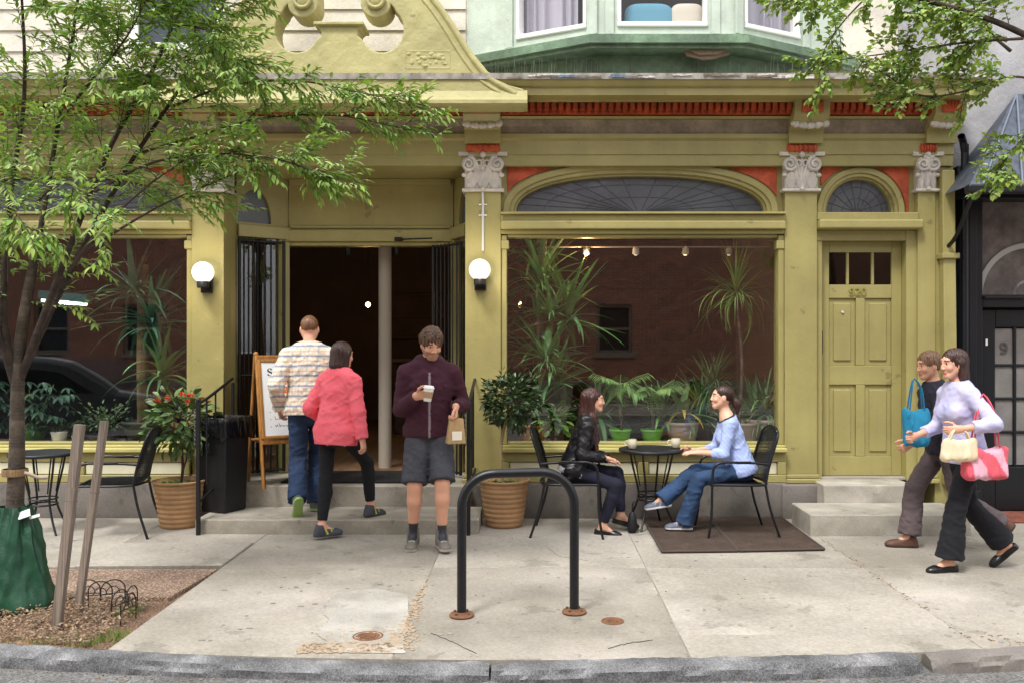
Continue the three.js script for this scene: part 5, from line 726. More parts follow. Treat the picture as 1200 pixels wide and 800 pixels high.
// bistro furniture -------------------------------------------------
function meshPanel(fn, nu, nv) {                            // woven strands over a patch fn(u, v)
  const g = [], st = (a, b) => { const d = b.clone().sub(a), L = d.length(); if (L < 1e-4) return; const q = new THREE.BoxGeometry(0.0046, L * 1.03, 0.0012); q.applyQuaternion(new THREE.Quaternion().setFromUnitVectors(V(0, 1, 0), d.normalize())); const m = a.clone().add(b).multiplyScalar(0.5); g.push(q.translate(m.x, m.y, m.z)); };
  for (let i = 0; i <= nu; i++) for (let j = 0; j < 5; j++) st(fn(i / nu, j / 5), fn(i / nu, (j + 1) / 5)); for (let j = 0; j <= nv; j++) for (let i = 0; i < 5; i++) st(fn(i / 5, j / nv), fn((i + 1) / 5, j / nv)); return g;
}
function makeChair(label, pos, turn) {                       // faces +z
  const t = thing('bistro_chair', label, 'chair', pos, turn, 'black metal bistro chairs'), r = 0.011, w = 0.235, I = mat.black;
  for (const s of [-1, 1]) {
    mesh('leg', [tube([V(s * w, 0.635, 0.02), V(s * w * 1.03, 0.64, 0.16), V(s * w * 1.03, 0.6, 0.235), V(s * w * 1.02, 0.46, 0.25), V(s * w * 1.04, 0.2, 0.258), V(s * w * 1.1, 0.0, 0.29)], r, 26, 7)], I, t);
    mesh('leg', [tube([V(s * w, 0.45, -0.2), V(s * w * 1.02, 0.25, -0.24), V(s * w * 1.1, 0.0, -0.32)], r, 14, 7)], I, t);
    mesh('armrest', [tube([V(s * w, 0.635, 0.03), V(s * w, 0.633, -0.1), V(s * w * 0.99, 0.62, -0.235)], r, 12, 7), rb(s * w - 0.016, s * w + 0.016, 0.636, 0.648, -0.08, 0.12, 0.005)], I, t);
  }
  mesh('back_frame', [tube([V(-w, 0.45, -0.2), V(-w, 0.62, -0.235), V(-w * 0.98, 0.83, -0.3), V(-w * 0.8, 0.885, -0.318), V(-w * 0.35, 0.915, -0.328), V(w * 0.35, 0.915, -0.328), V(w * 0.8, 0.885, -0.318), V(w * 0.98, 0.83, -0.3), V(w, 0.62, -0.235), V(w, 0.45, -0.2)], r, 60, 7)], I, t);
  mesh('seat_frame', [tube([V(-w, 0.452, -0.2), V(-w * 1.02, 0.452, 0.2), V(-w * 0.8, 0.448, 0.25), V(w * 0.8, 0.448, 0.25), V(w * 1.02, 0.452, 0.2), V(w, 0.452, -0.2)], r, 50, 7, true)], I, t);
  mesh('seat', meshPanel((u, v) => V(mix(-w, w, u), 0.452 - 0.012 * Math.sin(u * PI), mix(-0.2, 0.245, v)), 56, 52), mat.blackMatte, t);
  mesh('backrest', meshPanel((u, v) => { const top = 0.83 + 0.085 * Math.sin(u * PI) ** 0.7, y = mix(0.47, top, v); return V(mix(-w, w, u), y, -0.2 - (y - 0.45) * 0.275 - 0.012 * Math.sin(u * PI)); }, 46, 44), mat.blackMatte, t);
  return t;
}
function makeTable(label, pos, turn, R = 0.285, H = 0.7) {
  const t = thing('bistro_table', label, 'table', pos, turn, 'black round bistro tables'), I = mat.black;
  mesh('table_top', [lathe([[0, H - 0.004], [R - 0.02, H - 0.004], [R - 0.012, H], [R, H - 0.004], [R + 0.003, H - 0.014], [R, H - 0.028], [R - 0.01, H - 0.03], [0, H - 0.012]], 48)], M('#1d1f25', 0.45, { map: tMetal, ms: 0.08 }), t);
  for (let i = 0; i < 4; i++) { const a = i * PI / 2 + PI / 4, q = (r, y) => V(Math.cos(a) * r, y, Math.sin(a) * r), o = V(-Math.sin(a), 0, Math.cos(a)).multiplyScalar(0.012); mesh('leg', [tube([q(R * 0.72, H - 0.015), q(R * 0.6, H * 0.75), q(R * 0.42, H * 0.46), q(R * 0.44, H * 0.34), q(R * 0.62, H * 0.16), q(R * 0.85, 0.0)], 0.0095, 30, 7), tube([q(R * 0.62, H - 0.015), q(R * 0.5, H * 0.75), q(R * 0.38, H * 0.5)].map(v => v.add(o)), 0.006, 14, 6)], I, t); }
  mesh('ring', [T(new THREE.TorusGeometry(R * 0.42, 0.009, 7, 30).rotateX(PI / 2), 0, H * 0.36, 0), T(new THREE.TorusGeometry(R * 0.42, 0.007, 7, 30).rotateX(PI / 2), 0, H * 0.43, 0)], I, t);
  return t;
}
const tz = G(764, 617).z, tx = X(763, tz);
makeTable('black round bistro table with two mugs between the seated people', V(tx, 0, tz), 0.3);
makeChair('black mesh bistro chair under the leather jacket wearer', V(X(668, 0.72), 0, 0.72), PI / 2 - 0.1);
makeChair('black mesh bistro chair under the blue sweater wearer', V(X(861, 0.74), 0, 0.74), -PI / 2 + 0.04);
const lt = G(62, 606); makeTable('black round bistro table standing beside the tree with its stakes', V(X(50, 0.75), 0, 0.75), 0.15, 0.27, 0.7);
makeChair('empty black mesh bistro chair beside the flowering planter', V(X(136, 0.8), 0, 0.8), -PI / 2 + 0.15);
// mugs
const mug = (label, x, z, dir) => { const t = thing('coffee_mug', label, 'mug', V(x, 0.701, z), dir, 'cream coffee mugs'), m = M('#d8d0b4', 0.35, { clearcoat: 0.4 }); mesh('cup', [lathe([[0, 0], [0.026, 0], [0.03, 0.006], [0.042, 0.03], [0.044, 0.055], [0.038, 0.085], [0.0365, 0.085], [0.041, 0.055], [0.038, 0.03], [0, 0.012]], 26)], m, t); mesh('handle', [T(new THREE.TorusGeometry(0.021, 0.0055, 8, 16), 0.052, 0.047, 0)], m, t); mesh('coffee', [T(new THREE.CircleGeometry(0.037, 20).rotateX(-PI / 2), 0, 0.068, 0)], M('#4a2f1c', 0.2), t); };
mug('cream mug standing alone on the bistro table', X(741, tz + 0.05), tz + 0.05, 2.6); mug('cream mug by the hands of the blue sweater wearer', X(792, tz - 0.02), tz - 0.02, PI);
// small black umbrella hanging on the far table leg
{ const t = thing('folded_umbrella', 'small folded black umbrella leaning against the table leg', 'umbrella', V(X(741, 0.72), 0, 0.72)); mesh('canopy', [lathe([[0, 0.0], [0.035, 0.005], [0.045, 0.05], [0.038, 0.12], [0.022, 0.17], [0.008, 0.18]], 12)], mat.blackMatte, t); mesh('handle', [rod(V(0, 0.17, 0), V(0.005, 0.25, 0), 0.007), T(new THREE.TorusGeometry(0.018, 0.005, 6, 12, PI), 0.022, 0.25, 0)], mat.black, t); }
// ribbed planters ---------------------------------------------------
function planter(px, py, label, plant) {
  const p = G(px, py), c = V(p.x, 0, p.z - 0.19), t = thing('ribbed_planter', label, 'planter', c, 0, 'ribbed clay planters'), prof = [[0, 0.0], [0.15, 0.0]], H = 0.42;
  for (let i = 0; i <= 66; i++) { const v = i / 66, y = 0.004 + v * (H - 0.03); prof.push([0.152 + 0.062 * Math.pow(v, 0.75) + 0.007 * Math.abs(Math.sin(v * PI * 9)), y]); }
  prof.push([0.23, H - 0.022], [0.234, H - 0.008], [0.23, H], [0.214, H], [0.208, H - 0.05], [0, H - 0.055]);
  mesh('pot', [lathe(prof, 44)], mat.clay, t); mesh('soil', [T(new THREE.CircleGeometry(0.207, 28).rotateX(-PI / 2), 0, H - 0.05, 0)], mat.soil, t);
  plant(c, H - 0.055); return c;
}
const leafG = (L, W, bend = 0.2, fold = 0.25) => {            // leaf along +z: five stations, folded along the rib, bent down
  const v = [], id = [], prof = [[0, 0.12], [0.25, 0.85], [0.5, 1], [0.78, 0.6], [1, 0]];
  prof.forEach(([t, w], i) => { const y = -bend * t * t * L, z = t * L; v.push(-w * W / 2, y + fold * w * W / 2, z, 0, y, z, w * W / 2, y + fold * w * W / 2, z); if (i) { const a = (i - 1) * 3, b = i * 3; id.push(a, b, a + 1, a + 1, b, b + 1, a + 1, b + 1, a + 2, a + 2, b + 1, b + 2); } });
  const g = new THREE.BufferGeometry(); g.setAttribute('position', new THREE.Float32BufferAttribute(v, 3)); g.setIndex(id); g.computeVertexNormals(); return g;
};
const dm = new THREE.Object3D(), dcol = new THREE.Color();
function leaves(name, parent, geo, m, list, cf) { const im = new THREE.InstancedMesh(geo, m, list.length); list.forEach((l, i) => { dm.position.copy(l.p); dm.lookAt(l.p.clone().add(l.d)); if (l.r) dm.rotateZ(l.r); dm.scale.setScalar(l.s || 1); dm.updateMatrix(); im.setMatrixAt(i, dm.matrix); im.setColorAt(i, cf(dcol, l, i)); }); im.name = name; im.userData.kind = 'stuff'; im.castShadow = im.receiveShadow = true; parent.add(im); return im; }
const rdir = () => { const z = rr(-1, 1), a = rr(0, 2 * PI), r = Math.sqrt(1 - z * z); return V(r * Math.cos(a), z, r * Math.sin(a)); };
const vary = (lo, hi) => c => { const v = rr(lo, hi); return c.setRGB(v * rr(0.8, 1.25), v, v * rr(0.7, 1.1)); };
planter(590, 621, 'ribbed clay planter holding the round clipped shrub', (c, h) => {
  const t = thing('topiary_shrub', 'round dark green clipped shrub on a bare stem in clay planter', 'shrub', V(c.x, h, c.z)); const cy = P(600, 470, c.z).y - h, R = 0.225, cx = X(600, c.z) - c.x;
  mesh('trunk', [taper([V(-0.01, 0, 0.02), V(-0.03, 0.2, 0.02), V(-0.02, 0.42, 0), V(cx, cy, 0)], 0.017, 0.013, 16)], M('#a08a64', 0.85), t);
  const l = [], br = []; for (let i = 0; i < 46; i++) { const d = rdir(), e = V(cx, cy, 0).addScaledVector(d, R * rr(0.65, 1.02)); br.push(rod(V(cx, cy - 0.05, 0), e, 0.004, 0.0015, 4)); }
  for (let i = 0; i < 1150; i++) { const d = rdir(), k = R * (0.55 + 0.45 * Math.cbrt(rnd())) * (1 + 0.62 * noise(d.x * 2.6, d.y * 2.6, d.z * 2.6)); l.push({ p: V(cx, cy, 0).add(V(d.x * k * 1.02, d.y * k * 0.92, d.z * k)), d: d.clone().add(rdir().multiplyScalar(0.8)).add(V(0, 0.25, 0)), r: rr(-1, 1), s: rr(0.7, 1.25) }); }
  mesh('branches', br, mat.twig, t); leaves('crown', t, leafG(0.062, 0.03, 0.25), leafMat('#465c38', 0.42, 0.14), l, vary(0.5, 1.25));
  const g = []; for (let i = 0; i < 60; i++) { const a = rr(0, 6.3), r = rr(0.06, 0.19); g.push({ p: V(Math.cos(a) * r, 0.0, Math.sin(a) * r), d: rdir().setY(rr(0.4, 1.2)), s: rr(0.6, 1.2) }); } leaves('groundcover_leaves', t, leafG(0.06, 0.032), leafMat('#7a9440', 0.8), g, vary(0.7, 1.2));
});
planter(200, 622, 'ribbed clay planter holding the red flowering shrub', (c, h) => {
  const t = thing('flowering_shrub', 'leafy shrub with orange red flower heads in clay planter', 'shrub', V(c.x, h, c.z)), cy = P(208, 495, c.z).y - h, cx = X(210, c.z) - c.x, R = 0.22, l = [], br = [];
  mesh('trunk', [taper([V(0.01, 0, 0), V(0.03, 0.16, 0), V(0.02, 0.3, 0), V(cx, cy, 0)], 0.013, 0.01, 16), taper([V(0.03, 0.14, 0), V(0.07, 0.26, 0.01), V(cx + 0.08, cy, 0)], 0.008, 0.005, 10)], mat.twig, t);
  for (let i = 0; i < 26; i++) { const d = rdir().setY(rr(-0.4, 1)); br.push(rod(V(cx, cy - 0.1, 0), V(cx, cy, 0).addScaledVector(d, R * rr(0.7, 1.1)), 0.004, 0.002, 4)); }
  for (let i = 0; i < 420; i++) { const d = rdir(), k = R * (0.35 + 0.75 * Math.cbrt(rnd())) * (1 + 0.5 * noise(d.x * 2, d.y * 2, d.z * 2 + 5)); l.push({ p: V(cx, cy, 0).add(V(d.x * k * 1.1, d.y * k * 1.1, d.z * k)), d: d.clone().add(rdir().multiplyScalar(0.6)), r: rr(-1, 1), s: rr(0.7, 1.2) }); }
  mesh('branches', br, mat.twig, t); leaves('crown', t, leafG(0.095, 0.045, 0.3), leafMat('#5b7840', 0.45, 0.2), l, vary(0.55, 1.3));
  for (const [px, py] of [[183, 470], [214, 464], [224, 465], [196, 468], [206, 500], [240, 470], [220, 472]]) { const f = P(px, py, c.z + 0.1), fl = []; for (let i = 0; i < 42; i++) { const d = rdir().setY(rr(-0.2, 1)); fl.push({ p: V(f.x - c.x, f.y - h, f.z - c.z).addScaledVector(d, rr(0.01, 0.034)), d, s: rr(0.7, 1.2) }); } leaves('flower_head', t, leafG(0.02, 0.014, 0.1), M('#e0482c', 0.6, { side: THREE.DoubleSide }), fl, vary(0.8, 1.2)); }
  const g = []; for (let i = 0; i < 90; i++) { const a = rr(0, 6.3), r = rr(0.03, 0.2); g.push({ p: V(Math.cos(a) * r, 0.0, Math.sin(a) * r), d: rdir().setY(rr(0.4, 1.2)), s: rr(0.6, 1.2) }); } leaves('groundcover_leaves', t, leafG(0.06, 0.034), leafMat('#7a9a48', 0.8), g, vary(0.7, 1.2));
});
// black bin with liner
{
  const p = G(262, 601, 0.13), t = thing('trash_can', 'tall square black trash can lined with a black plastic bag', 'trash can', V(X(262, 0.38), 0.13, 0.38), -0.42), g = new RoundedBoxGeometry(0.3, 0.82, 0.3, 4, 0.02), q = g.attributes.position; for (let i = 0; i < q.count; i++) { const k = 1 + 0.16 * (q.getY(i) / 0.82); q.setX(i, q.getX(i) * k); q.setZ(i, q.getZ(i) * k); } g.computeVertexNormals(); mesh('bin', [g.translate(0, 0.41, 0)], M('#15151a', 0.5, { map: tMetal, ms: 0.4 }), t);
  const n = 80, rows = [[0.80, 0.0, 0.8], [0.845, 0.01, 1], [0.842, 0.022, 1], [0.79, 0.026, 1], [0.7, 0.022, 1], [0.66, 0.014, 1]], pos = [], id = []; rows.forEach(([y, o, k], j) => { for (let i = 0; i < n; i++) { const a = i / n * 2 * PI, c = Math.cos(a), s = Math.sin(a), m = Math.max(Math.abs(c), Math.abs(s)), R = (0.168 + o) / m * k * (1 - 0.07 * sst(1.2, 1.42, 1 / m)), w = 0.014 * noise(c * 9, y * 9, s * 9) * (j > 1 ? 1 : 0.4); pos.push(c * (R + w), y + 0.03 * noise(c * 4, j, s * 4) * (j > 2 ? 1 : 0.4) + (j > 3 ? 0.03 * noise(c * 7, 2, s * 7) : 0), s * (R + w)); } }); for (let j = 0; j + 1 < rows.length; j++) for (let i = 0; i < n; i++) { const a = j * n + i, b = j * n + (i + 1) % n; id.push(a, a + n, b, b, a + n, b + n); }
  const lg = new THREE.BufferGeometry(); lg.setAttribute('position', new THREE.Float32BufferAttribute(pos, 3)); lg.setIndex(id); lg.computeVertexNormals(); mesh('bag_liner', [lg], M('#0c0c10', 0.22, { side: THREE.DoubleSide }), t);
}
// handrails with scrolls
function rail(label, x, sg) {
  const z = 0.84, t = thing('handrail', label, 'handrail', V(x, 0, 0), 0, 'wrought iron handrails'), b = mat.iron;
  mesh('post', [rb(-0.016, 0.016, 0, 1.14, z - 0.016, z + 0.016, 0.004), T(new THREE.SphereGeometry(0.022, 10, 8), 0, 1.15, z)], b, t); mesh('post', [rb(-0.014, 0.014, 0.32, 1.26, -0.06, -0.032, 0.004)], b, t);
  mesh('top_rail', [tube([V(0, 1.12, z), V(0, 1.16, 0.6), V(0, 1.27, 0.1), V(0, 1.3, -0.04)], 0.014, 20, 7)], b, t); mesh('bottom_rail', [tube([V(0, 0.28, z), V(0, 0.36, 0.4), V(0, 0.46, -0.04)], 0.011, 20, 7)], b, t);
  for (const zz of [0.64, 0.42, 0.2]) mesh('baluster', [rod(V(0, 0.36 + (0.84 - zz) * 0.2, zz), V(0, 1.15 + (0.6 - zz) * 0.2, zz), 0.008, 0.008, 6)], b, t);
  const sc = []; for (let i = 0; i <= 26; i++) { const a = i / 26 * PI * 2.6, r = mix(0.09, 0.02, i / 26); sc.push(V(sg * 0.01, 0.72 + Math.sin(a) * r * 1.4, 0.54 + Math.cos(a) * r)); } mesh('scroll', [tube(sc, 0.007, 40, 6)], b, t);
  const ch = []; for (let i = 0; i < 16; i++) ch.push(T(new THREE.TorusGeometry(0.012, 0.0035, 5, 8).rotateY(i % 2 ? PI / 2 : 0), sg * 0.026, 1.06 - i * 0.019, z)); mesh('chain', ch, M('#7d7a76', 0.35, { metalness: 0.8 }), t);
}
rail('black iron handrail beside the trash can', X(232, 0.84), -1); rail('black iron handrail beside the clipped shrub', X(549, 0.84), -1);
// whiteboard easel
{
  const t = thing('easel_sign', 'wooden A-frame easel with handwritten white menu board on the landing', 'sign', V(X(334, 0.02), 0.32, 0.0), 0.56), W = 0.28, wd = mat.wood, leg = (x, s) => rod(V(x, 0, s * 0.27), V(x, 1.2, s * 0.02), 0.019, 0.019, 4);
  for (const x of [-W, W]) for (const s of [-1, 1]) mesh('leg', [leg(x, s)], wd, t);
  mesh('top_bar', [rb(-W, W, 1.16, 1.2, 0.0, 0.04), ball(0.024, -W, 1.21, 0.0, 10, 8)], wd, t); mesh('tray', [rb(-W, W, 0.4, 0.42, -0.2, 0.2), rb(-W, W, 0.39, 0.43, 0.185, 0.205)], wd, t);
  const cv = document.createElement('canvas'); cv.width = 384; cv.height = 512; const x = cv.getContext('2d'); x.fillStyle = '#e9ecee'; x.fillRect(0, 0, 384, 512); x.lineCap = 'round'; x.strokeStyle = '#2a2c38'; x.fillStyle = '#2a2c38'; x.lineWidth = 5;
  const sc = pts => { x.beginPath(); pts.forEach((p, i) => i ? x.lineTo(p[0], p[1]) : x.moveTo(p[0], p[1])); x.stroke(); };
  x.font = 'bold 74px serif'; x.save(); x.translate(40, 95); x.rotate(-0.04); x.fillText('Sip', 0, 0); x.restore(); x.lineWidth = 3; for (const [yy, n] of [[352, 7], [402, 8], [452, 9]]) { sc([[44, yy - 4], [50, yy]]); for (let i = 0; i < n; i++) { const a = 76 + i * 26; sc([[a, yy - rr(6, 24)], [a + 7, yy], [a + 14, yy - rr(4, 18)], [a + 20, yy - 2]]); } }
  sc([[60, 190], [52, 250], [70, 262]]); sc([[90, 300], [98, 320]]); x.strokeStyle = '#e0793c'; x.lineWidth = 15; for (let i = 0; i < 34; i++) { const a = 150 + rr(-40, 60), b = 140 + i * 7; sc([[a, b], [a + rr(-28, 28), b + rr(-18, 18)]]); }
  const cx = new THREE.CanvasTexture(cv); cx.colorSpace = THREE.SRGBColorSpace; const board = sub('board', t); board.position.set(0, 0.8, 0.115); board.rotation.x = -0.21;
  mesh('panel', [new THREE.PlaneGeometry(0.5, 0.68).translate(0, 0, 0.012)], new THREE.MeshStandardMaterial({ map: cx, roughness: 0.25 }), board, true);
  mesh('frame', [rb(-0.28, -0.25, -0.37, 0.37, -0.012, 0.022), rb(0.25, 0.28, -0.37, 0.37, -0.012, 0.022), rb(-0.25, 0.25, 0.34, 0.37, -0.012, 0.022), rb(-0.25, 0.25, -0.37, -0.34, -0.012, 0.022), rb(-0.25, 0.25, -0.34, 0.34, -0.01, 0.006)], wd, board);
}
// globe wall lamps
for (const [px, py, lab] of [[239, 321, 'lit white globe wall lamp on the pillar over the trash can'], [563, 318, 'lit white globe wall lamp on the pillar below the conduit']]) {
  const t = thing('wall_lamp', lab, 'lamp', V(X(px === 239 ? 243 : 563), Y(py + 10), 0.002), 0, 'globe lamps on the entrance pillars');
  mesh('back_plate', [rb(-0.055, 0.055, -0.1, 0.06, 0, 0.035, 0.006)], mat.black, t); mesh('holder', [rb(-0.02, 0.02, -0.07, -0.03, 0.03, 0.12), lathe([[0, -0.06], [0.05, -0.06], [0.055, -0.05], [0.055, 0.0], [0.05, 0.006]], 20).translate(0, 0, 0.12)], mat.black, t);
  mesh('lamp_globe', [ball(0.1, 0, 0.085, 0.12, 28, 20)], M('#f4f0e6', 0.3, { emissive: '#fff6e4', emissiveIntensity: 0.5 }), t);
  const pl = new THREE.PointLight('#fff0d8', 0.45); pl.position.set(0, 0.085, 0.235); pl.castShadow = true; pl.shadow.radius = 4; t.add(pl);
}
// tree stakes, strap, watering bag, wire hoops
const tb = G(17, 712), TX = tb.x, TZ = tb.z;
{
  const st = (lab, a, b, w) => { const t = thing('tree_stake', lab, 'stake', a), d = b.clone().sub(a), g = rb(-w / 2, w / 2, -0.06, d.length(), -w / 2, w / 2, 0.004); g.applyQuaternion(new THREE.Quaternion().setFromUnitVectors(V(0, 1, 0), d.clone().normalize())); mesh('stake', [g], mat.stake, t); mesh('twine', [T(new THREE.TorusGeometry(w * 0.66, 0.004, 5, 4).rotateX(PI / 2).rotateY(PI / 4), 0, 0, 0).applyQuaternion(new THREE.Quaternion().setFromUnitVectors(V(0, 1, 0), d.clone().normalize())).translate(d.x * 0.62, d.y * 0.62, d.z * 0.62)], M('#6b625c', 0.9), t); };
  const a = G(66, 735), b = G(91, 715); st('grey weathered square tree stake leaning beside the watering bag', a, P(93, 497, a.z - 0.08), 0.05); st('dark brown slimmer tree stake leaning beside the wire edging', b, P(122, 493, b.z - 0.1), 0.042);
  const strap = thing('tree_strap', 'frayed tan webbing strap tied round the tree trunk', 'strap', V(TX, Y(553, TZ), TZ)); mesh('loop', [lathe([[0.07, -0.022], [0.074, -0.02], [0.074, 0.02], [0.07, 0.022]], 24)], M('#a58a6a', 0.95, { map: tWood, ms: 0.1 }), strap); mesh('loose_end', [tube([V(0.06, 0, 0.05), V(0.1, -0.008, 0.05), V(0.15, -0.03, 0.02), V(0.2, -0.03, 0.0)], 0.012, 16, 5).scale(1, 1, 0.4)], M('#b3a592', 0.95), strap);
  const bagT = thing('watering_bag', 'dark green plastic tree watering bag zipped round the trunk base', 'watering bag', V(TX, -0.01, TZ)), n = 90, rows = 34, pos = [], id = [];
  for (let j = 0; j <= rows; j++) for (let i = 0; i <= n; i++) { const v = j / rows, a = i / n * 2 * PI, y = v * 0.64, R = mix(0.245, 0.085, Math.pow(v, 1.25)) * (v < 0.04 ? 0.93 : 1), ca = Math.cos(a), sa = Math.sin(a), f = 0.022 * (1 - Math.abs(noise(ca * 2.2, v * 1.6, sa * 2.2)) * 3) * (1 - v * 0.3) + 0.012 * noise(ca * 6 + v * 3, v * 7, sa * 6) + 0.03 * noise(ca * 1.4 + 3, v * 2, sa * 1.4); pos.push(ca * (R + f) * 0.95, y + 0.015 * noise(ca * 3, v, sa * 3) * v, sa * (R + f) * 0.8); if (j < rows && i < n) { const k = j * (n + 1) + i; id.push(k, k + n + 1, k + 1, k + 1, k + n + 1, k + n + 2); } }
  const g = new THREE.BufferGeometry(); g.setAttribute('position', new THREE.Float32BufferAttribute(pos, 3)); g.setIndex(id); g.computeVertexNormals(); mesh('bag_skin', [g], M('#1c5138', 0.42, { map: tMottle, ms: 0.4, bump: bRough, bs: 0.3, bh: 0.004, side: THREE.DoubleSide }), bagT);
  mesh('zip', [tube([0, 0.2, 0.4, 0.6].map(y => V(-0.05 - 0.02 * y, y, (mix(0.245, 0.085, Math.pow(y / 0.64, 1.25)) + 0.02) * 0.82)), 0.008, 12, 5)], M('#0c2018', 0.6), bagT);
  mesh('hang_tag', [new THREE.BoxGeometry(0.07, 0.05, 0.004).rotateZ(0.4).rotateX(-0.6).translate(0.09, 0.6, 0.06), new THREE.BoxGeometry(0.06, 0.018, 0.004).rotateZ(0.3).rotateX(-0.4).translate(0.15, 0.585, 0.05)], M('#d9d9d2', 0.6), bagT);
  const hoops = [[104, 704, 0], [117, 706, 0.2], [132, 704, 0.5], [140, 717, 1.3], [154, 712, 1.5], [150, 722, 1.35]], I = M('#1d1a18', 0.6);
  const he = thing('wire_edging', 'low black wire hoop edging at the corner of the tree pit', 'edging'); hoops.forEach(([px, py, a]) => { const q = G(px, py), w = 0.07, hp = []; for (let i = 0; i <= 12; i++) { const t = PI * i / 12; hp.push(V(q.x - Math.cos(t) * w * Math.cos(a), 0.075 + Math.sin(t) * 0.06, q.z + Math.cos(t) * w * Math.sin(a))); } mesh('hoop', [tube([hp[0].clone().setY(-0.05), ...hp, hp[12].clone().setY(-0.05)], 0.0042, 34, 5), tube(hp.map(v => V(mix(q.x, v.x, 0.55), v.y * 0.7, mix(q.z, v.z, 0.55))), 0.003, 20, 5), rod(hp[0].clone().setY(0.05), hp[12].clone().setY(0.05), 0.003)], I, he); });
}
// ------------------------------------------------------------------ street trees
function limbAt(c, t) { return c.getPoint(clamp(t, 0, 1)); }
function streetTree(o) {
  const t = thing('street_tree', o.label, 'tree', o.base), B = o.base, L = v => v.clone().sub(B), lv = [], tw = [];
  mesh('trunk', [taper(o.trunk.map(L), o.r0, o.r1, 30, 12)], mat.bark, t);
  const twig = (p, d, len, r, depth) => {
    const bend = rdir().multiplyScalar(0.25).add(V(0, o.droop ?? -0.05, 0)), pts = [p.clone()], n = 4; let q = p.clone(), dd = d.clone().normalize();
    for (let i = 0; i < n; i++) { q = q.clone().addScaledVector(dd, len / n); pts.push(q); dd.addScaledVector(bend, 0.35).add(V(0, 0.02, 0)).normalize(); }
    tw.push(taper(pts, r, r * 0.35, 5, 4)); const c = new THREE.CatmullRomCurve3(pts), m = Math.round(len / o.gap);
    for (let i = 1; i <= m; i++) { const u = i / m, s = i % 2 ? 1 : -1, pp = c.getPoint(u), tg = c.getTangent(u), side = tg.clone().cross(V(0, 1, 0)).normalize(); lv.push({ p: pp, d: tg.clone().multiplyScalar(o.fwd ?? 0.7).addScaledVector(side, s * rr(0.5, 1)).add(V(0, rr(-0.45, 0.15), 0)), r: rr(-0.5, 0.5), s: rr(0.6, 1.15) }); }
    lv.push({ p: pts[n], d: dd.clone(), s: 1 });
    if (depth > 0) for (let i = 0; i < (o.kids || 4); i++) { const u = rr(0.2, 0.95), tg = c.getTangent(u); twig(c.getPoint(u), tg.add(rdir().multiplyScalar(0.8)), len * rr(0.45, 0.7), r * 0.6, depth - 1); }
  };
  for (const b of o.limbs) {
    const pts = b.p.map(L), c = new THREE.CatmullRomCurve3(pts); mesh('limb', [taper(pts, b.r, b.r * (b.end || 0.3), 28, 7)], b.r > 0.02 ? mat.limb : mat.twig, t);
    const n = Math.round(b.n * 1.3); for (let i = 0; i < n; i++) { const u = mix(b.from ?? 0.25, 1, Math.pow(i / n, 0.9)) + rr(-0.02, 0.02), tg = c.getTangent(clamp(u, 0, 1)); const d = tg.clone().multiplyScalar(0.55).add(rdir().multiplyScalar(0.75)).add(V(...(b.bias || [0, 0, 0]))); twig(limbAt(c, u), d, rr(0.7, 1.25) * (b.len || 0.4), 0.0032, b.depth ?? 1); }
    twig(pts[pts.length - 1], c.getTangent(1), (b.len || 0.4), 0.004, 1);
  }
  mesh('twigs', tw, mat.twig, t); leaves('crown', t, leafG(o.leaf[0], o.leaf[1], 0.25, 0.3), leafMat(o.col, 0.85, 0.45), lv, c => { const v = rr(0.6, 1.3), y = rnd(); return c.setRGB(v * mix(0.8, 1.35, y), v, v * rr(0.6, 1.05)); });
  return lv.length;
}
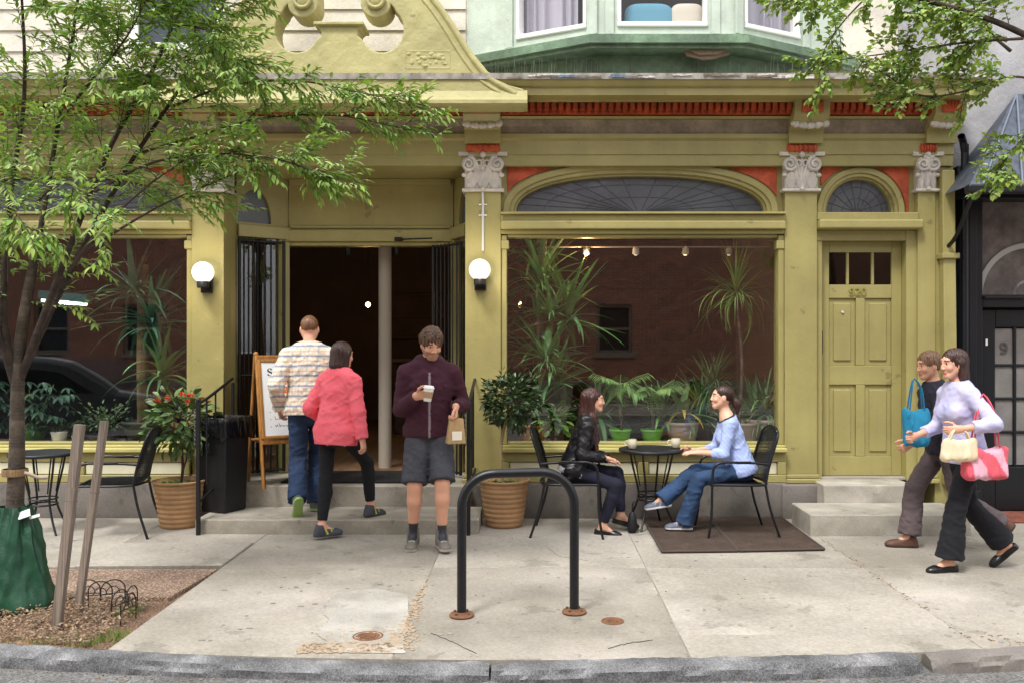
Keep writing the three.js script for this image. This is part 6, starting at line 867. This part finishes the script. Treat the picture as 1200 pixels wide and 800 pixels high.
{
  const z0 = TZ, b = V(TX, -0.03, TZ), Q = (px, py, dz = 0) => P(px, py, z0 + dz);
  const N = streetTree({ label: 'slender street tree with fine pointed leaves beside wooden stakes', base: b, r0: 0.064, r1: 0.02, trunk: [b, Q(16, 620), Q(19, 540), Q(20, 460), Q(22, 410), Q(30, 350), Q(44, 280)], leaf: [0.066, 0.02], col: '#8cb04c', gap: 0.0185, droop: -0.02, limbs: [
    { p: [Q(19, 455), Q(4, 370, 0.05), Q(12, 230, 0.15), Q(28, 110, 0.2), Q(22, -60, 0.25)], r: 0.024, end: 0.24, n: 20, dark: 1, len: 0.36 },
    { p: [Q(20, 450), Q(34, 350, -0.08), Q(62, 180, -0.2), Q(85, 40, -0.3), Q(100, -80, -0.3)], r: 0.024, end: 0.24, n: 22, dark: 1, len: 0.38 },
    { p: [Q(18, 455), Q(-14, 350, 0.08), Q(-60, 190, 0.2), Q(-110, 40, 0.2)], r: 0.024, end: 0.24, n: 10, dark: 1, len: 0.4 },
    { p: [Q(21, 450), Q(62, 340, 0.05), Q(130, 170, 0.1), Q(172, 95, 0.15), Q(208, 18, 0.1), Q(250, -70, 0.1)], r: 0.024, end: 0.24, n: 34, dark: 1, len: 0.36, from: 0.3, bias: [0.15, 0, 0] },
    { p: [Q(22, 445), Q(76, 330, -0.08), Q(150, 195, -0.2), Q(215, 95, -0.25), Q(258, 10, -0.3), Q(280, -60, -0.3)], r: 0.023, end: 0.24, n: 34, dark: 1, len: 0.38, from: 0.32, bias: [0.25, 0, 0] },
    { p: [Q(80, 318, 0.05), Q(112, 275, 0.1), Q(170, 220, 0.2), Q(212, 190, 0.25)], r: 0.012, n: 8, dark: 1, len: 0.28, from: 0.6 },
    { p: [Q(86, 305, 0), Q(122, 280, 0.05), Q(190, 240, 0.1), Q(255, 212, 0.15)], r: 0.011, n: 7, dark: 1, len: 0.25, from: 0.75, bias: [0.3, 0.1, 0] },
    { p: [Q(110, 225, 0.1), Q(180, 190, 0.15), Q(260, 180, 0.15), Q(330, 188, 0.2), Q(385, 208, 0.2)], r: 0.01, n: 24, dark: 1, len: 0.2, from: 0.3, bias: [0.4, 0, 0] },
    { p: [Q(160, 180, -0.2), Q(230, 160, -0.15), Q(310, 138, -0.1), Q(400, 136, 0.0), Q(478, 152, 0.05)], r: 0.01, n: 20, dark: 1, len: 0.17, from: 0.3, bias: [0.45, 0, 0] },
    { p: [Q(200, 125, -0.2), Q(270, 100, -0.1), Q(350, 95, 0), Q(420, 108, 0.05), Q(490, 122, 0.1)], r: 0.009, n: 18, dark: 1, len: 0.15, from: 0.25, bias: [0.45, -0.05, 0] },
    { p: [Q(208, 30, 0.1), Q(240, 35, 0.15), Q(265, 60, 0.15), Q(285, 80, 0.2)], r: 0.009, n: 12, dark: 1, len: 0.22, from: 0.2, bias: [0.3, 0, 0] },
    { p: [Q(70, 140, -0.1), Q(110, 90, 0.1), Q(150, 40, 0.3), Q(180, -20, 0.3)], r: 0.012, n: 24, dark: 1, len: 0.34 },
    { p: [Q(40, 240, 0.2), Q(70, 215, 0.4), Q(100, 230, 0.6), Q(112, 262, 0.7)], r: 0.008, n: 8, dark: 1, len: 0.2 },
    { p: [Q(10, 330, 0.1), Q(10, 270, 0.4), Q(18, 250, 0.7), Q(30, 268, 0.8)], r: 0.008, n: 8, dark: 1, len: 0.2 },
    { p: [Q(100, -70, 0), Q(140, -160, 0), Q(160, -260, 0.1)], r: 0.02, n: 22, dark: 1, len: 0.6 }, { p: [Q(20, -50, 0.2), Q(10, -160, 0.3), Q(-10, -260, 0.3)], r: 0.02, n: 22, dark: 1, len: 0.6 }, { p: [Q(250, -70, 0), Q(300, -160, 0.2), Q(330, -240, 0.3)], r: 0.02, n: 18, dark: 1, len: 0.6 },
  ] });
  const bz = 3.1, b2 = V(3.95, -0.03, bz), Rq = (px, py, dz = 0) => P(px, py, 2.6 + dz);
  const N2 = streetTree({ label: 'street tree with small rounded leaves overhanging the black shopfront', base: b2, r0: 0.09, r1: 0.06, trunk: [b2, V(3.97, 1.2, bz), V(3.93, 2.4, bz), V(3.8, 3.2, 3.0)], leaf: [0.046, 0.034], col: '#8cab48', gap: 0.021, fwd: 0.5, limbs: [
    { p: [V(3.85, 3.0, 3.0), Rq(1200, 40, 0.2), Rq(1120, 10, 0.1), Rq(1020, -10, 0), Rq(930, 0, 0)], r: 0.028, n: 24, dark: 1, len: 0.22, from: 0.3, depth: 1 },
    { p: [Rq(1200, 45, 0.2), Rq(1130, 50, 0.1), Rq(1060, 60, 0), Rq(985, 70, 0)], r: 0.01, n: 20, dark: 1, len: 0.2, from: 0.1 },
    { p: [V(3.85, 2.9, 3.0), Rq(1195, 90, 0.1), Rq(1140, 105, 0), Rq(1080, 112, 0), Rq(1035, 85, 0)], r: 0.012, n: 22, dark: 1, len: 0.18, from: 0.3 },
    { p: [Rq(1185, 60, 0), Rq(1150, 30, -0.1), Rq(1110, -10, -0.1)], r: 0.012, n: 14, dark: 1, len: 0.25 },
    { p: [V(3.9, 2.7, 3.05), Rq(1215, 150, 0.1), Rq(1185, 180, 0), Rq(1165, 205, 0)], r: 0.01, n: 12, dark: 1, len: 0.16, from: 0.4 },
    { p: [Rq(1020, -8, 0), Rq(985, 30, 0.05), Rq(965, 62, 0.1), Rq(960, 95, 0.1)], r: 0.007, n: 8, dark: 1, len: 0.15 },
    { p: [V(3.8, 3.2, 3.0), V(3.7, 4.0, 3.0), V(3.6, 4.8, 3.1)], r: 0.04, n: 20, dark: 1, len: 0.6 }, { p: [V(3.8, 3.2, 3.0), V(4.4, 3.9, 3.1), V(4.9, 4.5, 3.2)], r: 0.04, n: 18, dark: 1, len: 0.6 },
  ] });
  console.log('leaves', N, N2);
}
// ------------------------------------------------------------------ plants in the shop windows
const strapG = (L, W, droop) => { const n = 9, v = [], id = []; for (let i = 0; i <= n; i++) { const t = i / n, w = W * (t < 0.15 ? 0.5 + t * 3.3 : Math.pow(1 - (t - 0.15) / 0.85, 0.6)), a = droop * t, z = L * (Math.sin(a) / Math.max(droop, 0.01)), y = L * ((Math.cos(a) - 1) / Math.max(droop, 0.01)); v.push(-w / 2, y + w * 0.2, z, 0, y, z, w / 2, y + w * 0.2, z); if (i) { const p = (i - 1) * 3, q = i * 3; id.push(p, q, p + 1, p + 1, q, q + 1, p + 1, q + 1, p + 2, p + 2, q + 1, q + 2); } } const g = new THREE.BufferGeometry(); g.setAttribute('position', new THREE.Float32BufferAttribute(v, 3)); g.setIndex(id); g.computeVertexNormals(); return g; };
const SG = [0.25, 0.6, 1.1, 1.8].map(d => strapG(1, 0.11, d)), SN = [0.4, 0.9, 1.6, 2.4].map(d => strapG(1, 0.042, d));
function rosette(t, c, n, len, geos, mats, up = 0.4, spread = 1) { for (let i = 0; i < n; i++) { const a = i * 2.4 + rr(-0.3, 0.3), e = rr(-0.35, 1.35) * spread + up * 0.2, m = new THREE.Mesh(geos[Math.min(geos.length - 1, Math.floor(rr(0, 1) * geos.length * (e > 0.9 ? 0.5 : 1)))], mats[i % mats.length]); m.name = 'leaf'; m.position.copy(c).add(V(0, rr(-0.05, 0.05), 0)); m.rotation.set(-e, a, 0, 'YXZ'); { const fz = Math.cos(a) * Math.cos(e), room = -0.13 - (t.position.z + c.z); m.scale.setScalar(Math.max(0.12, Math.min(len * rr(0.7, 1.1), fz > 0.05 ? room / fz : 9))); } m.castShadow = m.receiveShadow = true; t.add(m); } }
const gm = c => [0.8, 1, 1.25].map(k => leafMat(C(c).clone().multiplyScalar(k), 0.6, 0.25));
const mk = (name, label, p, cat = 'plant') => thing(name, label, cat, p, 0, 'plants in the cafe windows');
function pot(t, r, h, m, y = 0) { mesh('pot', [lathe([[0, y], [r * 0.78, y], [r, y + h * 0.88], [r * 1.06, y + h * 0.88], [r * 1.06, y + h], [r * 0.97, y + h], [r * 0.93, y + h * 0.9], [0, y + h * 0.9]], 26)], m, t); }
{
  const S = 0.64, yu = gm('#548c46'), dr = gm('#7a9c46'), potG = M('#5c9c3a', 0.45), wz = -0.38, at = (px, z = wz) => V(X(px, z), S, z), hy = (py, z = wz) => Y(py, z) - S;
  let t = mk('yucca_plant', 'tall yucca with three leaf crowns in an orange clay pot', at(626)); pot(t, 0.16, 0.2, M('#b8742c', 0.7, { map: tMottle, ms: 0.4 })); mesh('trunk', [taper([V(0, 0.15, 0), V(0.02, 0.6, 0), V(0.05, hy(320), -0.05)], 0.035, 0.028, 12), taper([V(0, 0.15, 0.02), V(0.08, hy(430), 0.08)], 0.03, 0.025, 10)], mat.bark, t);
  rosette(t, V(0.05, hy(330), 0), 42, 0.72, SG, yu); rosette(t, V(0.12, hy(425), 0.1), 46, 0.7, SG, yu); rosette(t, V(-0.02, hy(300), -0.05), 30, 0.62, SG, yu); rosette(t, V(0.0, hy(480), 0.02), 40, 0.5, SG, yu); rosette(t, V(0.16, hy(370), 0.08), 24, 0.6, SG, yu);
  t = mk('yucca_plant', 'dark potted yucca with dense low crowns behind the orange clay pot', at(662, -0.55)); pot(t, 0.13, 0.16, M('#57483e', 0.8)); mesh('trunk', [taper([V(0, 0.12, 0), V(-0.02, 0.5, 0), V(0.02, hy(375, -0.55), 0)], 0.03, 0.025, 10)], mat.bark, t); rosette(t, V(0.02, hy(375, -0.55), 0), 44, 0.72, SG, gm('#4f8a48')); rosette(t, V(-0.12, hy(450, -0.55), 0.05), 40, 0.6, SG, gm('#5a9050')); rosette(t, V(-0.25, hy(405, -0.55), 0), 36, 0.64, SG, gm('#4a7f44'));
  t = mk('dracaena_plant', 'spiky dracaena on a tall thin stem in a taupe pot', at(866)); pot(t, 0.19, 0.22, M('#8a7a70', 0.8)); mesh('trunk', [taper([V(0, 0.15, 0), V(0.03, 0.8, 0), V(-0.03, hy(345), 0)], 0.018, 0.014, 12)], mat.bark, t); rosette(t, V(-0.03, hy(345), 0), 110, 0.6, SN, dr, 0.4, 1.2);
  t = mk('dracaena_plant', 'low spreading dracaena behind the ponytail of the sweater wearer', at(838, -0.6)); pot(t, 0.15, 0.18, M('#6b5f58', 0.8)); mesh('trunk', [taper([V(0, 0.1, 0), V(0, hy(452, -0.6), 0)], 0.02, 0.016, 8)], mat.bark, t); rosette(t, V(0, hy(452, -0.6), 0), 70, 0.5, SN, gm('#3a5a30'));
  t = mk('broadleaf_plant', 'broad leaved plant with yellowing leaves in a taupe pot', at(800, -0.4)); pot(t, 0.16, 0.22, M('#8f7f78', 0.8)); { const w = strapG(1, 0.24, 0.8), w2 = strapG(1, 0.2, 1.6); for (let i = 0; i < 3; i++) mesh('stem', [rod(V(0, 0.15, 0), V(rr(-0.05, 0.05), 0.35, rr(-0.05, 0.05)), 0.008)], dr[0], t); rosette(t, V(0, 0.26, 0), 12, 0.42, [w, w2], gm('#4f7a3a'), 0.8, 0.9); rosette(t, V(0, 0.3, 0.05), 4, 0.34, [w2], [leafMat('#b99a35', 0.6)], 0.6); }
  const palm = (label, px, hgt, c) => { const q = mk('potted_palm', label, at(px, -0.36)); pot(q, 0.105, 0.15, potG); mesh('trunk', [taper([V(0, 0.12, 0), V(0.02, 0.3, 0)], 0.014, 0.01, 6), taper([V(0.02, 0.12, 0), V(-0.03, 0.42, 0)], 0.01, 0.007, 6)], mat.bark, q); const fr = [], br = []; for (let k = 0; k < 8; k++) { const a = k * 2.4, p0 = V(0, 0.28, 0), e = V(Math.cos(a) * 0.28, hgt * rr(0.7, 1.1), Math.sin(a) * 0.2), m = V(Math.cos(a) * 0.08, hgt * 0.9, Math.sin(a) * 0.06), cu = new THREE.CatmullRomCurve3([p0, m, e]); br.push(new THREE.TubeGeometry(cu, 10, 0.004, 4)); for (let i = 3; i < 22; i++) { const tg = cu.getTangent(i / 22), sd = tg.clone().cross(V(0, 1, 0)).normalize(); for (const s of [-1, 1]) fr.push({ p: cu.getPoint(i / 22), d: tg.clone().multiplyScalar(0.6).addScaledVector(sd, s).add(V(0, -0.3, 0)), s: rr(0.8, 1.2) }); } } mesh('fronds', br, dr[0], q); leaves('foliage', q, leafG(0.13, 0.014, 0.3), leafMat(c, 0.7), fr, vary(0.7, 1.3)); };
  palm('feathery palm in a bright green pot, behind the lone mug', 727, 0.68, '#6f9c56'); palm('feathery palm in a bright green pot, beside the broad leaved plant', 764, 0.58, '#7aa860');
  t = mk('arching_plant', 'arching grassy plant in a dark pot between the palms and the dracaena', at(822, -0.62)); pot(t, 0.16, 0.2, M('#7d7068', 0.8)); rosette(t, V(0, 0.24, 0), 70, 0.62, SN, gm('#6f9450'), 0.9); rosette(t, V(0.1, 0.5, 0), 40, 0.5, SN, gm('#5c8648'), 0.9);
  for (const [px, c, n, lab] of [[700, '#4f7d42', 46, 'low leafy plant in a dark pot behind the leather jacket wearer'], [778, '#5d8a4a', 50, 'spreading strap leaved plant in a dark pot between feathery palm and broad leaved plant'], [884, '#64904e', 46, 'drooping grassy plant in a dark pot by the window corner']]) { const q = mk('potted_plant', lab, at(px, -0.66)); pot(q, 0.14, 0.18, M('#5c5048', 0.8)); rosette(q, V(0, 0.2, 0), n, 0.52, SG, gm(c), 0.9); }
  t = mk('trailing_plant', 'bushy trailing plant with pale leaf tips at the pillar side of the window', at(650, -0.35)); pot(t, 0.1, 0.13, M('#4a3a30', 0.8)); { const l = []; for (let i = 0; i < 150; i++) { const d = rdir().setY(rr(-0.3, 1)); l.push({ p: V(0, 0.2, 0).addScaledVector(d, rr(0.05, 0.24)), d: d.add(V(0, -0.3, 0)), s: rr(0.6, 1.3) }); } leaves('foliage', t, leafG(0.11, 0.045), leafMat('#6d9438', 0.6), l, vary(0.6, 1.4)); }
  t = mk('fern_plant', 'large arching fern in a dark pot near the pillar by the olive door', at(898, -0.5)); pot(t, 0.2, 0.24, M('#9a8a7c', 0.8)); rosette(t, V(0, 0.28, 0), 80, 0.6, SN, gm('#5c7c40'), 0.8);
  // other window
  t = mk('yucca_plant', 'tall yucca with a thick pale trunk in the window behind the empty chair', at(168, -0.5)); pot(t, 0.2, 0.22, M('#3a4038', 0.6)); mesh('trunk', [taper([V(0, 0.15, 0), V(-0.01, 0.8, 0), V(0.0, hy(310, -0.5), 0)], 0.062, 0.055, 12)], M('#9a8458', 0.9, { map: tBark, ms: 0.3 }), t); rosette(t, V(0.1, hy(380, -0.5), 0.05), 46, 0.75, SG, gm('#38704f')); rosette(t, V(-0.06, hy(345, -0.5), 0.1), 34, 0.66, SG, gm('#3f7652')); rosette(t, V(0.2, hy(440, -0.5), 0.05), 34, 0.64, SG, yu);
  t = mk('schefflera_plant', 'umbrella leaved plant in a green pot behind the tree trunk', at(38, -0.5)); pot(t, 0.13, 0.16, potG); { const l = []; for (let k = 0; k < 60; k++) { const c = V(rr(-0.38, 0.42), rr(0.16, 0.62), rr(-0.1, 0.25)); for (let i = 0; i < 7; i++) { const a = i / 7 * 2 * PI; l.push({ p: c, d: V(Math.cos(a), -0.35, Math.sin(a)), s: rr(0.7, 1.1) }); } } mesh('stems', [0, 1, 2, 3, 4].map(i => rod(V(0, 0.14, 0), V(rr(-0.3, 0.3), rr(0.35, 0.6), rr(-0.05, 0.2)), 0.007, 0.004, 5)), dr[0], t); leaves('foliage', t, leafG(0.13, 0.045, 0.3), leafMat('#2f5840', 0.5), l, vary(0.6, 1.3)); }
  for (const [px, r, lab] of [[69, 0.075, 'small leafy plant in a white pot beside the umbrella leaved plant'], [90, 0.05, 'tiny plant in a narrow white pot on the window shelf']]) { const q = mk('potted_plant', lab, at(px, -0.36)); pot(q, r, r * 1.7, M('#d9dad6', 0.4)); const l = []; for (let i = 0; i < 40; i++) { const d = rdir().setY(rr(0.2, 1)); l.push({ p: V(0, r * 1.6, 0).addScaledVector(d, rr(0, r * 1.6)), d, s: rr(0.6, 1.2) }); } leaves('foliage', q, leafG(r * 1.1, r * 0.3), leafMat('#4a6040', 0.6), l, vary(0.7, 1.3)); }
  t = mk('potted_plant', 'small leaved bush in a low grey bowl in the window behind the stakes', at(122, -0.4)); mesh('bowl', [lathe([[0, 0], [0.1, 0], [0.17, 0.08], [0.175, 0.1], [0.16, 0.1], [0, 0.07]], 26)], M('#33363c', 0.5), t); { const l = []; for (let i = 0; i < 360; i++) { const d = rdir().setY(rr(-0.1, 1)); l.push({ p: V(0, 0.16, 0).addScaledVector(d, rr(0.05, 0.26)), d: d.add(rdir().multiplyScalar(0.5)), s: rr(0.6, 1.2) }); } mesh('stems', [0, 1, 2, 3].map(() => rod(V(0, 0.06, 0), V(rr(-0.15, 0.15), 0.3, rr(-0.1, 0.1)), 0.004)), mat.twig, t); leaves('foliage', t, leafG(0.05, 0.025), leafMat('#5a7a50', 0.6), l, vary(0.6, 1.4)); }
}
// lamps inside ------------------------------------------------------
{
  const bulb = (c, k) => M(c, 0.3, { emissive: c, emissiveIntensity: k }), rail = thing('track_light_rail', 'thin ceiling track with spot heads inside the wide shop window', 'light rail', V(0, 2.585, -0.45)); mesh('rail', [rod(V(X(602, -0.45), 0, 0), V(X(902, -0.45), 0, 0), 0.008), rod(V(X(640, -0.45), 0, 0), V(X(640, -0.45), 0.78, 0), 0.004), rod(V(X(860, -0.45), 0, 0), V(X(860, -0.45), 0.78, 0), 0.004)], M('#b8b0a8', 0.4), rail);
  [[637, 0], [687, 1], [745, 0.25], [803, 0.5], [854, 0.2]].forEach(([px, on]) => { const h = sub('spot_head', rail); h.position.set(X(px, -0.45), -0.04, 0.02); mesh('housing', [lathe([[0.012, 0.04], [0.03, 0.03], [0.035, -0.03], [0.03, -0.032], [0, 0.02]], 16).rotateX(0.5)], M('#cfc8c0', 0.4), h); mesh('bulb', [ball(0.026, 0, -0.022, -0.012, 12, 10)], bulb(on > 0.4 ? '#ffd9a0' : '#d8cdbd', on * 3 + 0.05), h); if (on === 1) { const l = new THREE.PointLight('#ffcf90', 0.35); l.position.set(0, -0.075, 0.02); l.castShadow = true; h.add(l); } });
  const pend = (label, px, py, z, r, k) => { const t = thing('pendant_lamp', label, 'lamp', P(px, py, z), 0, 'lamps inside the cafe'); mesh('cord', [rod(V(0, r, 0), V(0, 3.36 - t.position.y, 0), 0.005)], mat.black, t); mesh('bulb', [ball(r, 0, 0, 0, 14, 10)], bulb('#ffdca8', k), t); const l = new THREE.PointLight('#ffc888', 0.3); l.position.set(0, -r - 0.02, 0); l.castShadow = true; t.add(l); };
  pend('glowing round pendant bulb seen through the open doorway', 431, 357, -4, 0.034, 6); pend('glowing warm bulb deep behind the yucca leaves', 609, 355, -2.6, 0.02, 4);
  const ft = thing('tube_lamp', 'teal edged fluorescent tube lamp hanging inside the window by the tree', 'lamp', P(76, 354, -0.8)); ft.rotation.z = -0.09; mesh('housing', [rb(-0.25, 0.25, 0.012, 0.1, -0.06, 0.075, 0.01)], M('#1f7f86', 0.5), ft); mesh('tube', [rod(V(-0.23, 0, 0.02), V(0.23, 0, 0.02), 0.022, 0.022, 10)], bulb('#e6f6ee', 1.1), ft); mesh('cord', [rod(V(-0.2, 0.07, 0), V(-0.2, 1.35, 0), 0.003), rod(V(0.2, 0.07, 0), V(0.2, 1.35, 0), 0.003)], mat.black, ft);
  const fl = new THREE.PointLight('#e6f6ee', 0.25); fl.position.set(0, -0.05, 0.02); fl.castShadow = true; ft.add(fl);
  for (const [px, lab] of [[408, 'black ceiling spotlight over the doorway beside the white post'], [464, 'black ceiling spotlight over the doorway near the door closer']]) { const t = thing('ceiling_spotlight', lab, 'lamp', P(px, 293, -1.1), 0, 'lamps inside the cafe'); mesh('housing', [lathe([[0, 0.05], [0.03, 0.05], [0.04, -0.04], [0.035, -0.045], [0.03, 0.03]], 14).rotateX(0.5)], mat.black, t); mesh('stem', [rod(V(0, 0.03, 0), V(0, 3.36 - t.position.y, 0), 0.006)], mat.black, t); }
}
// pillows behind the bay window
for (const [a, b, c, lab] of [[732, 790, '#5d93a8', 'teal cushion on the bay window seat'], [786, 826, '#cdc4b4', 'cream cushion on the bay window seat']]) { const t = thing('cushion', lab, 'cushion', V(X((a + b) / 2, 0.36), 4.365, 0.33)), w = (b - a) * 0.0077, g = new THREE.SphereGeometry(1, 24, 16), q = g.attributes.position; for (let i = 0; i < q.count; i++) { const f = k => Math.sign(k) * Math.abs(k) ** 0.5; q.setXYZ(i, f(q.getX(i)) * w / 2, f(q.getY(i)) * 0.17, q.getZ(i) * 0.06); } g.computeVertexNormals(); mesh('cover', [g.translate(0, 0.17, 0)], M(c, 0.9), t); }
// ------------------------------------------------------------------ parked cars outside the frame, mirrored in the panes
function car(label, x, turn, paint) {
  const t = thing('parked_car', label, 'car', V(x, -0.07, 5.0), turn, 'cars parked along the kerb'), pm_ = M(paint, 0.25, { clearcoat: 1, clearcoatRoughness: 0.05 }), gl = M('#14181c', 0.05), s = new THREE.Shape();
  s.moveTo(-2.15, 0.32); s.lineTo(-2.2, 0.62); s.quadraticCurveTo(-2.18, 0.82, -1.9, 0.88); s.lineTo(-1.35, 0.93); s.quadraticCurveTo(-0.85, 1.36, -0.45, 1.42); s.quadraticCurveTo(0.3, 1.46, 0.7, 1.36); s.quadraticCurveTo(1.1, 1.15, 1.35, 0.95); s.lineTo(1.95, 0.86); s.quadraticCurveTo(2.2, 0.8, 2.22, 0.6); s.lineTo(2.18, 0.32); s.lineTo(1.75, 0.3); s.absarc(1.38, 0.32, 0.36, 0, PI, false); s.lineTo(-0.98, 0.3); s.absarc(-1.34, 0.32, 0.36, 0, PI, false); s.closePath();
  mesh('body', [extr(s, 1.5, 0.09, 4, 14).translate(0, 0, -0.75)], pm_, t);
  for (const z of [-0.846, 0.846]) { mesh('side_window', [extr(poly([[-1.15, 0.98], [-0.7, 1.3], [-0.1, 1.35], [-0.1, 0.98]]), 0.012).translate(0, 0, z - 0.006), extr(poly([[-0.02, 0.98], [-0.02, 1.35], [0.55, 1.29], [1.05, 0.99]]), 0.012).translate(0, 0, z - 0.006)], gl, t); }
  for (const [x, z] of [[1.38, 0.72], [1.38, -0.72], [-1.34, 0.72], [-1.34, -0.72]]) { const w = mesh('wheel', [lathe([[0.2, -0.1], [0.31, -0.1], [0.33, -0.06], [0.33, 0.06], [0.31, 0.1], [0.2, 0.1]], 28).rotateX(PI / 2).translate(x, 0.33, z)], M('#121214', 0.9), t); mesh('rim', [T(new THREE.CylinderGeometry(0.2, 0.2, 0.16, 20).rotateX(PI / 2), x, 0.33, z)], M('#9a9ca0', 0.3, { metalness: 0.8 }), w); }
  for (const z of [-0.6, 0.6]) { mesh('tail_light', [rb(2.18, 2.26, 0.62, 0.78, z - 0.16, z + 0.16, 0.02)], M('#a01818', 0.2), t); mesh('headlight', [rb(-2.26, -2.16, 0.6, 0.74, z - 0.18, z + 0.18, 0.02)], M('#d8dade', 0.1), t); }
  mesh('bumper', [rb(2.2, 2.3, 0.34, 0.56, -0.78, 0.78, 0.03, 2), rb(-2.3, -2.18, 0.34, 0.56, -0.78, 0.78, 0.03, 2)], pm_, t);
}
car('dark sedan parked along the kerb beyond the watering bag', -7.3, 0, '#34363c'); car('silver sedan parked along the kerb beyond the rounded leaf tree', 5.9, 0, '#a9adb2');
renderer.render(scene, camera);
